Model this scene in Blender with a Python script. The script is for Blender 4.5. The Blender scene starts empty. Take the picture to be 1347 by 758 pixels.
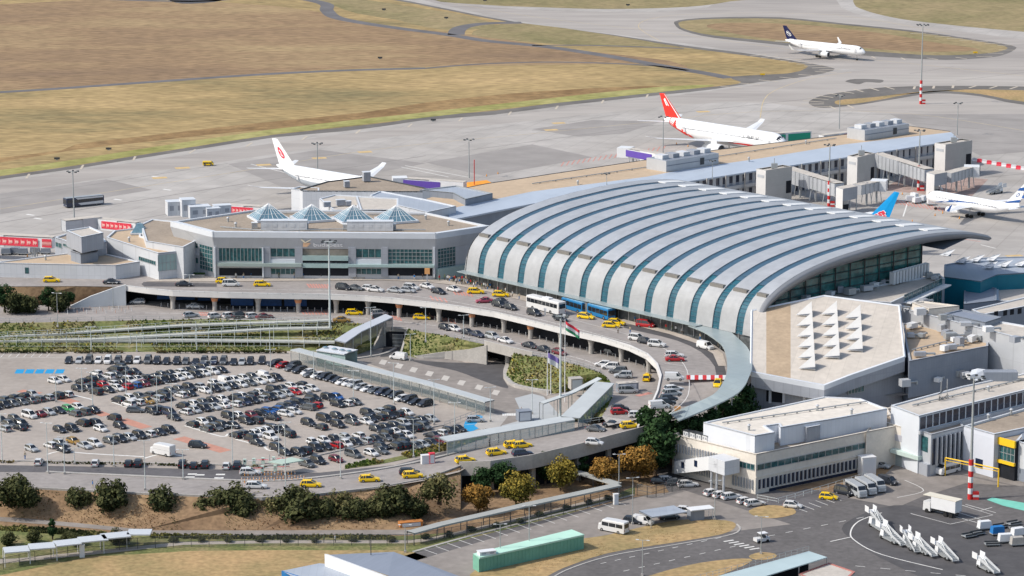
import bpy, math, random
from mathutils import Vector, Matrix
R=random.Random(7)
sc=bpy.context.scene
col=sc.collection
# ------------------------------------------------------------ camera geometry
F=3850.;P=math.atan(809/F);CH=172.;CX=673.5;CY=379.
cp,sp=math.cos(P),math.sin(P)
def G(px,py,z=0.):
    """world point of height z seen at photo position (px,py)"""
    a=(px-CX)/F;b=-(py-CY)/F
    t=(z-CH)/(-sp+b*cp)
    return Vector((a*t,(cp+b*sp)*t,z))
def proj(p):
    z=p[2]-CH;dep=p[1]*cp-z*sp
    return (CX+F*p[0]/dep,CY-F*(p[1]*sp+z*cp)/dep)
ZA,ZD,ZP,ZB=5.,10.,0.,-5.   # apron / upper deck / car park / lower lots
cam=bpy.data.objects.new('camera',bpy.data.cameras.new('camera'));col.objects.link(cam)
cam.location=(0,0,CH);cam.rotation_euler=(math.pi/2-P,0,0)
cam.data.sensor_width=36;cam.data.lens=F/1347*36;cam.data.clip_end=30000;cam.data.clip_start=1
sc.camera=cam
# ------------------------------------------------------------ light
AZ=(1.,.22);EL=math.radians(44)
w=bpy.data.worlds.new("World");sc.world=w;w.use_nodes=True
nt=w.node_tree;bg=nt.nodes['Background'];sky=nt.nodes.new('ShaderNodeTexSky')
sky.sky_type='NISHITA';sky.sun_disc=False;sky.sun_elevation=EL
sky.sun_rotation=math.atan2(-AZ[0],-AZ[1]);sky.dust_density=2.5;sky.air_density=1.2
nt.links.new(sky.outputs[0],bg.inputs[0]);bg.inputs[1].default_value=.158
sl=bpy.data.lights.new('sun','SUN');sl.energy=3.55;sl.angle=math.radians(.6);sl.color=(1,.95,.87)
so=bpy.data.objects.new('sun',sl);col.objects.link(so)
n_=math.hypot(*AZ);dirv=Vector((AZ[0]/n_*math.cos(EL),AZ[1]/n_*math.cos(EL),-math.sin(EL)))
so.rotation_euler=dirv.to_track_quat('-Z','Y').to_euler();so.location=(-200,500,300)
sc.view_settings.view_transform='Standard';sc.view_settings.look='None';sc.view_settings.exposure=0
# ------------------------------------------------------------ materials
MATS={}
def mat(name,c,rough=.8,var=.12,scale=.3,metal=0,c2=None,c3=None,stretch=None,bump=0,detail=6,lines=None,spec=.3,rot=0,fine=None,emit=None):
    """procedural: base colour broken by two scales of noise; lines=(w,h,strength) adds panel joints"""
    if name in MATS: return MATS[name]
    m=bpy.data.materials.new(name);m.use_nodes=True;MATS[name]=m
    N=m.node_tree.nodes;L=m.node_tree.links;b=N['Principled BSDF']
    b.inputs['Roughness'].default_value=rough;b.inputs['Metallic'].default_value=metal
    b.inputs['Specular IOR Level'].default_value=spec
    tc=N.new('ShaderNodeTexCoord');mp=N.new('ShaderNodeMapping');L.new(tc.outputs['Object'],mp.inputs[0])
    if stretch: mp.inputs['Scale'].default_value=stretch
    mp.inputs['Rotation'].default_value=(0,0,rot)
    nz=N.new('ShaderNodeTexNoise');nz.inputs['Scale'].default_value=scale;nz.inputs['Detail'].default_value=detail
    nz.inputs['Roughness'].default_value=.65
    L.new(mp.outputs[0],nz.inputs['Vector'])
    cr=N.new('ShaderNodeValToRGB');L.new(nz.outputs['Fac'],cr.inputs[0])
    e=cr.color_ramp.elements
    if c2 is None:
        lo=[max(0,x*(1-var)) for x in c];hi=[min(1,x*(1+var)) for x in c]
        e[0].position=.3;e[1].position=.7;e[0].color=(*lo,1);e[1].color=(*hi,1)
    else:
        e[0].position=.33;e[1].position=.67;e[0].color=(*c,1);e[1].color=(*c2,1)
        if c3: k=e.new(.5);k.color=(*c3,1)
    out=cr.outputs[0]
    if fine:
        n2=N.new('ShaderNodeTexNoise');n2.inputs['Scale'].default_value=fine[0];n2.inputs['Detail'].default_value=4
        L.new(mp.outputs[0],n2.inputs['Vector'])
        mr=N.new('ShaderNodeMapRange');mr.inputs[1].default_value=.3;mr.inputs[2].default_value=.7
        mr.inputs[3].default_value=1-fine[1];mr.inputs[4].default_value=1+fine[1];L.new(n2.outputs['Fac'],mr.inputs[0])
        mx=N.new('ShaderNodeVectorMath');mx.operation='SCALE';L.new(out,mx.inputs[0]);L.new(mr.outputs[0],mx.inputs['Scale']);out=mx.outputs[0]
    if lines:
        lw,lh,st=lines[:3]
        br=N.new('ShaderNodeTexBrick');br.offset=0;br.inputs['Scale'].default_value=1
        br.inputs['Brick Width'].default_value=lw;br.inputs['Row Height'].default_value=lh
        br.inputs['Mortar Size'].default_value=lines[3] if len(lines)>3 else min(lw,lh)*.03
        br.inputs['Color1'].default_value=(1,1,1,1);v=lines[4] if len(lines)>4 else .94
        br.inputs['Color2'].default_value=(v,v,v,1);br.inputs['Mortar'].default_value=(st,st,st,1)
        mp2=N.new('ShaderNodeMapping');mp2.inputs['Rotation'].default_value=(0,0,rot);L.new(tc.outputs['Object'],mp2.inputs[0])
        if len(lines)>5 and lines[5]=='wall':   # use (x+y, z)
            sx=N.new('ShaderNodeSeparateXYZ');L.new(mp2.outputs[0],sx.inputs[0]);ad=N.new('ShaderNodeMath');L.new(sx.outputs[0],ad.inputs[0]);L.new(sx.outputs[1],ad.inputs[1])
            cx=N.new('ShaderNodeCombineXYZ');L.new(ad.outputs[0],cx.inputs[0]);L.new(sx.outputs[2],cx.inputs[1]);L.new(cx.outputs[0],br.inputs['Vector'])
        else: L.new(mp2.outputs[0],br.inputs['Vector'])
        mx=N.new('ShaderNodeMix');mx.data_type='RGBA';mx.blend_type='MULTIPLY';mx.inputs[0].default_value=1
        L.new(out,mx.inputs[6]);L.new(br.outputs[0],mx.inputs[7]);out=mx.outputs[2]
    L.new(out,b.inputs['Base Color'])
    if bump:
        bp=N.new('ShaderNodeBump');bp.inputs['Strength'].default_value=bump;bp.inputs['Distance'].default_value=.5
        L.new(nz.outputs['Fac'],bp.inputs['Height']);L.new(bp.outputs[0],b.inputs['Normal'])
    return m
W_=lambda a,b,s,t=None:(a,b,s,t or min(a,b)*.03,.94,'wall')
M_apron=mat('apron_concrete',(.33,.305,.28),.9,0,.012,c2=(.44,.415,.39),c3=(.40,.375,.35),fine=(.12,.10),lines=(7.5,7.5,.86,.22,.95),rot=.35,stretch=(1,1,1))
M_taxi=mat('taxiway_concrete',(.31,.285,.265),.9,0,.01,c2=(.40,.37,.34),c3=(.36,.33,.305),fine=(.09,.12),stretch=(.35,1.6,1),rot=.5)
M_shoulder=mat('shoulder_asphalt',(.15,.14,.13),.9,.25,.08)
M_asph=mat('asphalt',(.115,.11,.115),.9,.22,.12,fine=(1.2,.12))
M_asphw=mat('worn_asphalt',(.25,.225,.205),.9,.15,.06,fine=(.5,.12))
M_asphd=mat('fresh_asphalt',(.085,.082,.085),.9,.2,.3)
M_lot=mat('car_park_paving',(.30,.265,.235),.9,0,.03,c2=(.40,.355,.315),c3=(.36,.32,.285),fine=(.6,.08))
M_conc=mat('concrete',(.40,.38,.355),.85,.12,.25,fine=(2,.06))
M_pave=mat('pavement',(.44,.39,.34),.85,.12,.3,fine=(1.5,.08))
M_deck=mat('deck_asphalt',(.30,.275,.26),.9,.14,.08,fine=(.7,.1))
M_dry=mat('dry_grass',(.21,.14,.085),.95,0,.011,c2=(.34,.245,.13),c3=(.27,.18,.10),fine=(.35,.26),stretch=(.55,1.25,1),bump=.15,rot=-.6)
M_dry2=mat('tan_grass',(.20,.165,.08),.95,0,.016,c2=(.42,.30,.145),c3=(.33,.24,.11),fine=(.35,.28),stretch=(.55,1.25,1),rot=-.65)
M_olive=mat('olive_grass',(.19,.17,.075),.95,0,.02,c2=(.31,.24,.13),fine=(.3,.2))
M_lawn=mat('scorched_lawn',(.25,.20,.09),.95,0,.06,c2=(.42,.28,.14),c3=(.35,.25,.12),fine=(.8,.22))
M_bank=mat('green_bank',(.10,.125,.04),.95,0,.15,c2=(.24,.20,.10),c3=(.155,.165,.06),fine=(1.2,.3),bump=.3)
M_earth=mat('embankment_grass',(.19,.12,.07),.95,0,.08,c2=(.33,.225,.125),c3=(.25,.165,.095),fine=(1,.25),bump=.3)
M_white=mat('white_cladding',(.60,.62,.65),.5,.05,.2,lines=W_(1.5,3,.86,.06))
M_wplain=mat('white_paint',(.70,.71,.72),.4,.04,.5)
M_marking=mat('road_paint',(.68,.67,.64),.8,.15,1.5)
M_grey=mat('grey_cladding',(.34,.36,.40),.45,.08,.2,lines=W_(1.2,6,.85,.06))
M_slate=mat('slate_panel',(.24,.27,.32),.5,.08,.2,lines=W_(1.2,6,.88,.06))
M_fascia=mat('fascia_metal',(.50,.52,.55),.45,.06,.3,metal=.2,lines=W_(3,6,.88,.05))
M_fasw=mat('fascia_white',(.62,.65,.69),.4,.04,.3)
M_cream=mat('cream_wall',(.68,.63,.56),.8,.07,.25,fine=(1.5,.05))
M_roofg=mat('gravel_roof',(.32,.265,.21),.95,.14,.12,fine=(1.5,.12))
M_roofl=mat('pale_roof',(.50,.46,.41),.9,.08,.1,fine=(.8,.08))
M_rooft=mat('tan_roof',(.48,.37,.26),.9,.07,.1,fine=(.6,.06))
M_roofm=mat('metal_roof',(.36,.40,.46),.5,.06,.1,lines=(1.5,40,.88,.05))
M_roofb=mat('blue_grey_roof',(.24,.27,.33),.5,.06,.08,lines=(1.1,60,.9,.05),rot=.5)
M_silver=mat('silver_metal',(.37,.38,.39),.62,.07,.15,metal=.08,lines=W_(40,1.4,.93,.03),fine=(.6,.04))
M_court=mat('court_roof_metal',(.38,.40,.43),.5,.08,.12,metal=.12,fine=(.5,.05),lines=(2.4,2.4,.9,.05),rot=.888)
M_glass=mat('teal_glass',(.012,.055,.062),.12,.6,.5,spec=.8,c2=(.03,.12,.13),fine=(1.2,.5))  # colour noise imitates uneven reflections in the panes
M_band=mat('teal_glazing_band',(.015,.075,.11),.3,.2,.4,spec=.35,c2=(.03,.13,.18))
M_bandr=mat('blue_roof_glazing',(.045,.10,.155),.45,.15,.4,spec=.6)
M_skyl=mat('skylight_glass',(.13,.23,.29),.25,.2,1,spec=.6)
M_dark=mat('dark_void',(.012,.014,.02),.8,.3,.5)  # near black, carries the shade of openings, recesses and undersides; also dark glazing
M_navy=mat('navy_glass',(.012,.022,.05),.2,.4,.5,spec=.6)
M_bluep=mat('blue_paint',(.02,.16,.42),.7,.1,1)
M_green=mat('green_paint',(.17,.40,.30),.7,.1,.5)
M_teal=mat('teal_panel',(.01,.17,.24),.4,.08,.4)
M_steel=mat('galvanised_steel',(.42,.44,.45),.45,.08,1,metal=.4)
M_dsteel=mat('dark_steel',(.06,.065,.07),.5,.1,1)
M_rail=mat('rail_grey',(.34,.36,.36),.5,.1,1)
M_red=mat('red_paint',(.55,.03,.03),.55,.1,.8)
M_redp=mat('faded_red_paint',(.52,.25,.21),.85,.15,.8)
M_adred=mat('advert_red',(.70,.05,.08),.5,.05,.8)
M_purple=mat('advert_purple',(.12,.07,.36),.5,.05,.8)
M_orange=mat('orange_panel',(.80,.32,.03),.6,.08,.8)
M_yel=mat('yellow_paint',(.80,.50,.02),.55,.08,.8)
M_gglass=mat('balustrade_glass',(.34,.46,.45),.3,.08,.5,spec=.5)
M_canopy=mat('canopy_glass',(.30,.355,.365),.35,.06,.3,spec=.5,lines=(2.5,2.5,.85,.05),rot=.9)
M_tyre=mat('tyre_rubber',(.02,.02,.02),.85,.1,5)
M_rim=mat('wheel_rim',(.32,.32,.33),.4,.1,5,metal=.5)
M_cglass=mat('car_glass',(.018,.022,.028),.08,.2,2,spec=.8)
M_head=mat('headlight_lens',(.7,.72,.75),.2,.05,5)
M_tail=mat('tail_light_lens',(.35,.01,.01),.3,.05,5)
M_bark=mat('bark',(.10,.07,.05),.9,.2,3)
M_skin=mat('skin',(.5,.32,.24),.6,.05,5)
PAINT={}
for k,c in dict(k=(.020,.025,.036),n=(.03,.04,.075),g=(.10,.11,.12),s=(.38,.40,.42),w=(.64,.64,.64),r=(.42,.015,.02),m=(.15,.02,.03),b=(.02,.10,.32),y=(.85,.56,.0),o=(.33,.20,.05),e=(.07,.33,.12),c=(.36,.52,.55),p=(.35,.06,.10),t=(.18,.17,.155)).items():
    PAINT[k]=mat('car_paint_'+dict(k='black',n='navy',g='grey',s='silver',w='white',r='red',m='maroon',b='blue',y='taxi_yellow',o='ochre',e='green',c='pale_teal',p='crimson',t='taupe')[k],c,.28,.03,3,spec=.6)
CNAME=dict(k='black',n='dark navy',g='dark grey',s='silver',w='white',r='red',m='maroon',b='blue',y='yellow',o='ochre',e='green',c='pale teal',p='crimson',t='taupe')
# ------------------------------------------------------------ mesh builder
OFF={}
class MB:
    def __init__(s): s.v=[];s.f=[];s.mi=[];s.m=0
    def face(s,pts,m=None):
        i=len(s.v);s.v+= [Vector(p) for p in pts];s.f.append(tuple(range(i,i+len(pts))));s.mi.append(s.m if m is None else m)
    def box(s,c,d,rz=0,m=None,top=1.,M=None):
        """box centred at c, dims d, turned rz; top<1 tapers the upper face"""
        cx,cy,cz=c;hx,hy,hz=d[0]/2,d[1]/2,d[2]/2;cs,sn=math.cos(rz),math.sin(rz);i=len(s.v)
        for z,t in ((-hz,1),(hz,top)):
            for x,y in ((-hx,-hy),(hx,-hy),(hx,hy),(-hx,hy)):
                x*=t;y*=t;s.v.append(Vector((cx+x*cs-y*sn,cy+x*sn+y*cs,cz+z)))
        for q in ((3,2,1,0),(4,5,6,7),(0,1,5,4),(1,2,6,5),(2,3,7,6),(3,0,4,7)):
            s.f.append(tuple(i+k for k in q));s.mi.append(s.m if m is None else m)
    def prism(s,pts,z0,z1,m=None,mt=None,cap=True,bottom=False):
        pts=ccw(pts);n=len(pts)
        zs0=z0 if isinstance(z0,(list,tuple)) else [z0]*n;zs1=z1 if isinstance(z1,(list,tuple)) else [z1]*n
        for i in range(n):
            j=(i+1)%n
            s.face([(pts[i][0],pts[i][1],zs0[i]),(pts[j][0],pts[j][1],zs0[j]),(pts[j][0],pts[j][1],zs1[j]),(pts[i][0],pts[i][1],zs1[i])],m)
        if cap: s.face([(p[0],p[1],z) for p,z in zip(pts,zs1)],mt if mt is not None else m)
        if bottom: s.face([(p[0],p[1],z) for p,z in reversed(list(zip(pts,zs0)))],m)
    def tube(s,a,b,r,n=6,r2=None,m=None,caps=True):
        a=Vector(a);b=Vector(b);d=(b-a)
        if d.length<1e-6:return
        q=d.to_track_quat('Z','Y').to_matrix();r2=r if r2 is None else r2;i=len(s.v)
        for k in range(n):
            t=2*math.pi*k/n;u=q@Vector((math.cos(t),math.sin(t),0));s.v.append(a+u*r);s.v.append(b+u*r2)
        for k in range(n):
            j=(k+1)%n;s.f.append((i+2*k,i+2*j,i+2*j+1,i+2*k+1));s.mi.append(s.m if m is None else m)
        if caps:
            s.f.append(tuple(i+2*k+1 for k in range(n)));s.mi.append(s.m if m is None else m)
            s.f.append(tuple(i+2*k for k in reversed(range(n))));s.mi.append(s.m if m is None else m)
    def loft(s,rings,m=None,caps=True,closed=True):
        i=len(s.v);n=len(rings[0])
        for r in rings: s.v+=[Vector(p) for p in r]
        for a in range(len(rings)-1):
            for k in range(n if closed else n-1):
                j=(k+1)%n;s.f.append((i+a*n+k,i+a*n+j,i+(a+1)*n+j,i+(a+1)*n+k));s.mi.append(s.m if m is None else m)
        if caps:
            s.f.append(tuple(i+k for k in reversed(range(n))));s.mi.append(s.m if m is None else m)
            s.f.append(tuple(i+(len(rings)-1)*n+k for k in range(n)));s.mi.append(s.m if m is None else m)
    def sph(s,c,r,n=8,m=None,sz=(1,1,1)):
        rings=[]
        for a in range(1,n//2):
            t=math.pi*a/(n//2);rings.append([(c[0]+r*sz[0]*math.sin(t)*math.cos(2*math.pi*k/n),c[1]+r*sz[1]*math.sin(t)*math.sin(2*math.pi*k/n),c[2]-r*sz[2]*math.cos(t)) for k in range(n)])
        s.loft(rings,m)
    def build(s,name,mats,parent=None,smooth=False,label=None,kind=None):
        me=bpy.data.meshes.new(name);off=Vector((0,0,0))
        if parent is not None: off=OFF.get(parent.name,off)
        me.from_pydata([v-off for v in s.v],[],s.f)
        if not isinstance(mats,(list,tuple)): mats=[mats]
        for m in mats: me.materials.append(m)
        if len(mats)>1: me.polygons.foreach_set('material_index',s.mi)
        if smooth: me.polygons.foreach_set('use_smooth',[True]*len(me.polygons))
        me.update()
        o=bpy.data.objects.new(name,me);col.objects.link(o)
        if parent is not None:
            o.parent=parent
            OFF[o.name]=off
        if label:o['label']=label
        if kind:o['kind']=kind
        return o
def ccw(p):
    a=sum(p[i][0]*p[(i+1)%len(p)][1]-p[(i+1)%len(p)][0]*p[i][1] for i in range(len(p)))
    return list(p) if a>0 else list(reversed(p))
def thing(name,label,cat,loc=(0,0,0),rz=0,group=None,world=True):
    o=bpy.data.objects.new(name,None);col.objects.link(o);o.location=loc;o.rotation_euler=(0,0,rz);o.empty_display_size=.5
    o['label']=label;o['category']=cat
    if group:o['group']=group
    if world:OFF[o.name]=Vector(loc)
    return o
def tag(o,label,cat,group=None):
    o['label']=label;o['category']=cat
    if group:o['group']=group
    return o
def centre(o):
    """move a top-level mesh's origin to its base"""
    me=o.data;xs=[v.co for v in me.vertices]
    c=Vector((sum(v.x for v in xs)/len(xs),sum(v.y for v in xs)/len(xs),min(v.z for v in xs)))
    me.transform(Matrix.Translation(-c));o.location=c;return o
KIDS={}
def kids(o):
    if o.name not in KIDS: KIDS[o.name]=[c for c in bpy.data.objects if c.parent==o]
    return KIDS[o.name]
def dup(o,loc,rz=0,label=None,group=None,scale=1,paint=None,pm=()):
    c=o.copy();col.objects.link(c);c.location=loc;c.rotation_euler=(0,0,rz);c.scale=(scale,)*3 if not isinstance(scale,tuple) else scale
    if label:c['label']=label
    if group:c['group']=group
    def rec(src,dst):
        for k in kids(src):
            d=k.copy();col.objects.link(d);d.parent=dst
            if paint and k.name.split('.')[0] in pm:
                d.material_slots[0].link='OBJECT';d.material_slots[0].material=paint
            rec(k,d)
    rec(o,c);return c
def drop(o):
    for k in list(kids(o)): drop(k)
    bpy.data.objects.remove(o,do_unlink=True)
# ------------------------------------------------------------ ground sheets in world space
def wp(pts,z): return [G(x,y,z) for x,y in pts]
def sheet(name,pts,z,m,lift=0,kind='structure'):
    mb=MB();q=ccw([Vector((p.x,p.y,0)) for p in wp(pts,z)]);mb.face([(p.x,p.y,z+lift) for p in q])
    return mb.build(name,m,kind=kind)
def smooth(pts,n=4,closed=True):
    """Catmull-Rom through photo points so that kerbs and turf edges curve"""
    out=[];L=len(pts)
    rng=range(L) if closed else range(L-1)
    for i in rng:
        p=[pts[(i+k)%L] if closed else pts[min(max(i+k,0),L-1)] for k in (-1,0,1,2)]
        for s in range(n):
            t=s/n
            out.append(tuple(.5*((2*p[1][c])+(-p[0][c]+p[2][c])*t+(2*p[0][c]-5*p[1][c]+4*p[2][c]-p[3][c])*t*t+(-p[0][c]+3*p[1][c]-3*p[2][c]+p[3][c])*t**3) for c in range(len(p[0]))))
    if not closed: out.append(tuple(pts[-1]))
    return out
def ribbon(mb,line,wd,z=None,lift=0,m=None):
    """strip of width wd along world points"""
    L=[Vector(p) for p in line];n=len(L);a=[];b=[]
    for i in range(n):
        d=(L[min(i+1,n-1)]-L[max(i-1,0)]);d.z=0;d.normalize();s=Vector((-d.y,d.x,0))*wd/2
        a.append(L[i]-s);b.append(L[i]+s)
    for i in range(n-1):
        mb.face([q+Vector((0,0,lift)) for q in (a[i],a[i+1],b[i+1],b[i])],m)
def stroke(mb,pts,z,wd,lift=.012,sm=True):
    q=smooth([tuple(p) for p in pts],5,False) if sm and len(pts)>2 else pts
    ribbon(mb,[G(x,y,z) for x,y in q],wd,lift=lift)
class Fac:
    """vertical wall plane from A (left seen from outside) to B"""
    def __init__(s,A,B): s.A=Vector((A[0],A[1],0));s.B=Vector((B[0],B[1],0));s.d=s.B-s.A;s.n=Vector((s.d.y,-s.d.x,0)).normalized()
    def pt(s,u,z,off=0): q=s.A+s.d*u+s.n*off;return Vector((q.x,q.y,z))
    def u(s,px):
        lo,hi=-1.,2.
        for _ in range(40):
            m=(lo+hi)/2
            if proj(s.pt(m,5))[0]<px: lo=m
            else: hi=m
        return lo
    def z(s,px,py):
        u=s.u(px);lo,hi=-30,80
        for _ in range(40):
            m=(lo+hi)/2
            if proj(s.pt(u,m))[1]>py: lo=m
            else: hi=m
        return lo
    def rect(s,mb,u0,u1,z0,z1,dep=.06,back=-.02,m=None):
        p=[s.pt(u0,z0,dep),s.pt(u1,z0,dep),s.pt(u1,z1,dep),s.pt(u0,z1,dep)];q=[s.pt(u0,z0,back),s.pt(u1,z0,back),s.pt(u1,z1,back),s.pt(u0,z1,back)]
        mb.face(p,m)
        for i in range(4):
            j=(i+1)%4;mb.face([p[j],p[i],q[i],q[j]],m)
    def px(s,mb,x0,y0,x1,y1,dep=.06,m=None):
        """rect between photo corners (top-left, bottom-right)"""
        s.rect(mb,s.u(x0),s.u(x1),s.z(x1,y1),s.z(x0,y0),dep,m=m)
    def curtain(s,parent,u0,u1,z0,z1,nx,nz,glass=None,name='window',frame=M_steel,dep=.05,fw=.12):
        g=MB();s.rect(g,u0,u1,z0,z1,dep);w=g.build(name,glass or M_glass,parent)
        f=MB();du=fw/s.d.length
        for i in range(nx+1):
            u=u0+(u1-u0)*i/nx;s.rect(f,u-du/2,u+du/2,z0,z1,dep+.06)
        for i in range(nz+1):
            z=z0+(z1-z0)*i/nz;s.rect(f,u0,u1,z-fw/2,z+fw/2,dep+.075)
        o=f.build('frame',frame,w)
        return w
def inset(pts,d):
    pts=ccw(pts);n=len(pts);out=[]
    for i in range(n):
        a,b,c=Vector(pts[i-1][:2]),Vector(pts[i][:2]),Vector(pts[(i+1)%n][:2])
        e1=(b-a).normalized();e2=(c-b).normalized();n1=Vector((-e1.y,e1.x));n2=Vector((-e2.y,e2.x));k=(n1+n2)
        k=k/max(.3,k.dot(n1)) if k.length>1e-6 else n1
        q=b+k*d;out.append((q.x,q.y))
    return out
def building(name,label,cat,pts,zr,zb,wall,roof,par=.5,cap=None,pz=True,group=None,capw=.5):
    """pts: photo points of the roof outline at height zr. returns (thing, world outline)"""
    wl=[G(x,y,zr) for x,y in pts] if pz else [Vector((p[0],p[1],zr)) for p in pts]
    wl=ccw(wl);c=sum(wl,Vector())/len(wl);t=thing(name,label,cat,(c.x,c.y,zb),group=group)
    mb=MB();mb.prism(wl,zb,zr-.02,cap=False);mb.build('wall',wall,t)
    i=inset(wl,capw);o=MB();n=len(wl)
    for k in range(n):
        j=(k+1)%n;a,b=wl[k],wl[j];d,e=i[j],i[k]
        o.face([(a.x,a.y,zr),(b.x,b.y,zr),(*d,zr),(*e,zr)]);o.face([(*e,zr),(*d,zr),(*d,zr-par),(*e,zr-par)])
        o.face([(a.x,a.y,zr-.3),(b.x,b.y,zr-.3),(b.x,b.y,zr),(a.x,a.y,zr)])
    x=inset(wl,-.03)
    o.build('parapet',cap or wall,t)
    r=MB();r.face([(*p,zr-par) for p in i]);r.build('roof',roof,t)
    return t,wl
# ============================================================ GROUND
mb=MB();mb.face([(-9000,-500,ZB),(9000,-500,ZB),(9000,20000,ZB),(-9000,20000,ZB)]);mb.build('ground',M_earth,kind='structure')
# rim lines (photo points): top of the banks at apron level, foot of the banks at car park level
# car park level sheet
sheet('car_park',[(-420,470),(-420,642),(-60,640),(20,640.5),(191,649),(345,655),(420,650),(500,642),(560,632),(604,621),(640,600),(900,560),(1000,545),(1000,400),(-420,400)],ZP,M_lot)
# apron sheet (z5); south rim follows the bank tops
RIM=[(-420,428),(-100,426),(0,425),(60,424),(180,421.5),(260,420),(340,421),(400,422),(440,424),(480,426),(503,430.5),(520,432),(536,433.5),(570,439),(600,445),(637,453),(670,461.5),(700,468),(735,474),(768,483),(790,491),(801,501),(806,512),(804,527),(792,548),(800,560),(870,545),(960,515),(1000,505),(1060,520),(1200,520),(1420,480),(2600,300)]
pts=[G(x,y,ZA) for x,y in RIM]
far=[Vector((9000,1500,ZA)),Vector((9000,20000,ZA)),Vector((-9000,20000,ZA)),Vector((-9000,pts[0].y,ZA))]
mb=MB();q=ccw([Vector(p) for p in pts+far]);mb.face(q);mb.build('apron',M_apron,kind='structure')
# arrivals road surface on the rim of the apron sheet
L=ZA
sheet('arrivals_road',[(-420,427.5),(0,424.5),(60,423.5),(180,421),(260,419.5),(340,420.5),(440,423.5),(480,425.5),(536,433),(600,444.5),(637,452.5),(700,467.5),(735,473.5),(768,482.5),(790,490.5),(800.5,501),(805.5,512),(803.5,527),(792,547.5),(832,554),(866,520),(868,490),(862,462),(820,440),(700,412),(480,396),(300,380),(-100,384),(-420,384)],L,M_deck,.004)
sheet('verge',[(-420,388),(-420,403),(0,402.5),(60,401),(96,396),(96,380),(-100,380)],L,M_earth,.02)
# ramp road that climbs from the gate by the car park up past the taxis (viaduct)
RA=[(-420,641,625,0),(-60,640,622,0),(20,640.5,621,0),(100,645,622,0),(191,649.5,626,0),(300,654,632,0),(345,655,633,0),(420,650,627,0),(500,641,617,0),(560,630,608,0),(604,612.5,596,.5),(645,611,588,1.2),(700,603,577,2.),(760,589,562,3.),(800,578,555,3.8),(845,566,540,4.6),(880,554,530,5.02)]
mbr=MB();par=MB();skirt=MB()
A_=[G(x,yl,z+.02) for x,yl,yu,z in RA];B_=[G(x,yu,z+.02) for x,yl,yu,z in RA]
for i in range(len(RA)-1):
    mbr.face([A_[i],A_[i+1],B_[i+1],B_[i]])
mbr.build('ramp_road',M_deck,kind='structure')
via=thing('viaduct','concrete viaduct carrying the taxi ramp above the autumn trees','viaduct',(A_[12].x,A_[12].y,ZB))
for i in range(10,len(RA)-1):
    for d0,d1,h0,h1 in ((0,.35,.9,-1.1),):
        a,b=A_[i],A_[i+1];s=Vector((0,-.35,0))
        par.prism([a+s,b+s,b,a],[a.z-2.3,b.z-2.3,b.z-2.3,a.z-2.3],[a.z+h0,b.z+h0,b.z+h0,a.z+h0],bottom=True)
    mid=MB()
par.build('parapet',M_conc,via)
sl_=MB()
for i in range(10,len(RA)-1):
    a,b,c,d=A_[i],A_[i+1],B_[i+1],B_[i]
    for q in ([a,b,c,d],): sl_.face([p-Vector((0,0,1.1)) for p in reversed(q)])
sl_.build('deck_slab',M_conc,via)
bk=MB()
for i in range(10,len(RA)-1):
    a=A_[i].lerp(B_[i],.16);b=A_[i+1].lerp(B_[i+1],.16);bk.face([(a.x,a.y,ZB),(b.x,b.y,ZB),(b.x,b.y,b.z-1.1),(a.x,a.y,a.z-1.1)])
bk.build('dark_backing',M_dark,via)  # added dark backing, shade under the viaduct put in as colour
for i in (11,12,13,14):
    for f_ in (0,):
        a=A_[i].lerp(A_[i+1],f_)+Vector((0,2.2,0));p=MB();p.box((a.x,a.y,(ZB+a.z-1.1)/2),(1,1.4,a.z-1.1-ZB),.5);p.build('pier',M_conc,via)
ab=MB();a=A_[10];b=B_[10];ab.prism([a+Vector((-.6,-.8,0)),a+Vector((.6,-.8,0)),b+Vector((.6,0,0)),b+Vector((-.6,0,0))],ZB,a.z-.1);ab.build('end_wall',M_conc,via)
# embankment below the road: slope z0 -> z-5
mb=MB()
top=[(-420,641,0),(-60,640,0),(20,640.5,0),(191,649.5,0),(345,655,0),(420,650,0),(500,641,0),(560,630,0),(606,613,.5)]
bot=[(-420,682),(-60,678),(20,681),(100,688),(190,697),(345,697),(430,696),(520,696),(606,672)]
tw=[G(x,y,z) for x,y,z in top];bw=[G(x,y,ZB+.02) for x,y in bot]
for i in range(len(top)-1): mb.face([bw[i],bw[i+1],tw[i+1],tw[i]])
mb.build('embankment',M_earth,kind='structure')
mb=MB()
for i in range(8):   # kerb wall along road edge
    a,b=tw[i],tw[i+1];mb.prism([a+Vector((0,-.3,0)),b+Vector((0,-.3,0)),b+Vector((0,.1,0)),a+Vector((0,.1,0))],[a.z-.5,b.z-.5,b.z-.5,a.z-.5],[a.z+.22,b.z+.22,b.z+.22,a.z+.22])
mb.build('kerb',M_conc,kind='structure')
# bank between arrivals road (z5) and car park / inner road (z0)
def bank(name,tops,bots,m=M_bank):
    T=[G(x,y,ZA) for x,y in tops];B=[G(x,y,ZP+.01) for x,y in bots];mb=MB();n=3
    for i in range(len(T)-1):
        for k in range(n):
            f0,f1=k/n,(k+1)/n
            mb.face([B[i].lerp(T[i],f0),B[i+1].lerp(T[i+1],f0),B[i+1].lerp(T[i+1],f1),B[i].lerp(T[i],f1)])
    o=mb.build(name,m,kind='structure');return T,B
b1=bank('green_bank',RIM[:11],[(-420,466),(-100,465),(0,464),(60,463),(180,463),(260,463),(340,462),(400,462),(440,464),(466,468),(490.6,459)])
b2=bank('green_bank',[(536,433.5),(570,439),(600,445),(637,453)],[(526,465),(548,471),(585,471),(600,470)])
b3=bank('green_bank',[(676,463),(700,468),(735,474),(768,483),(790,491),(801,501)],[(664,497),(674,508),(700,514),(730,518),(765,512),(796,505)])
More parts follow.
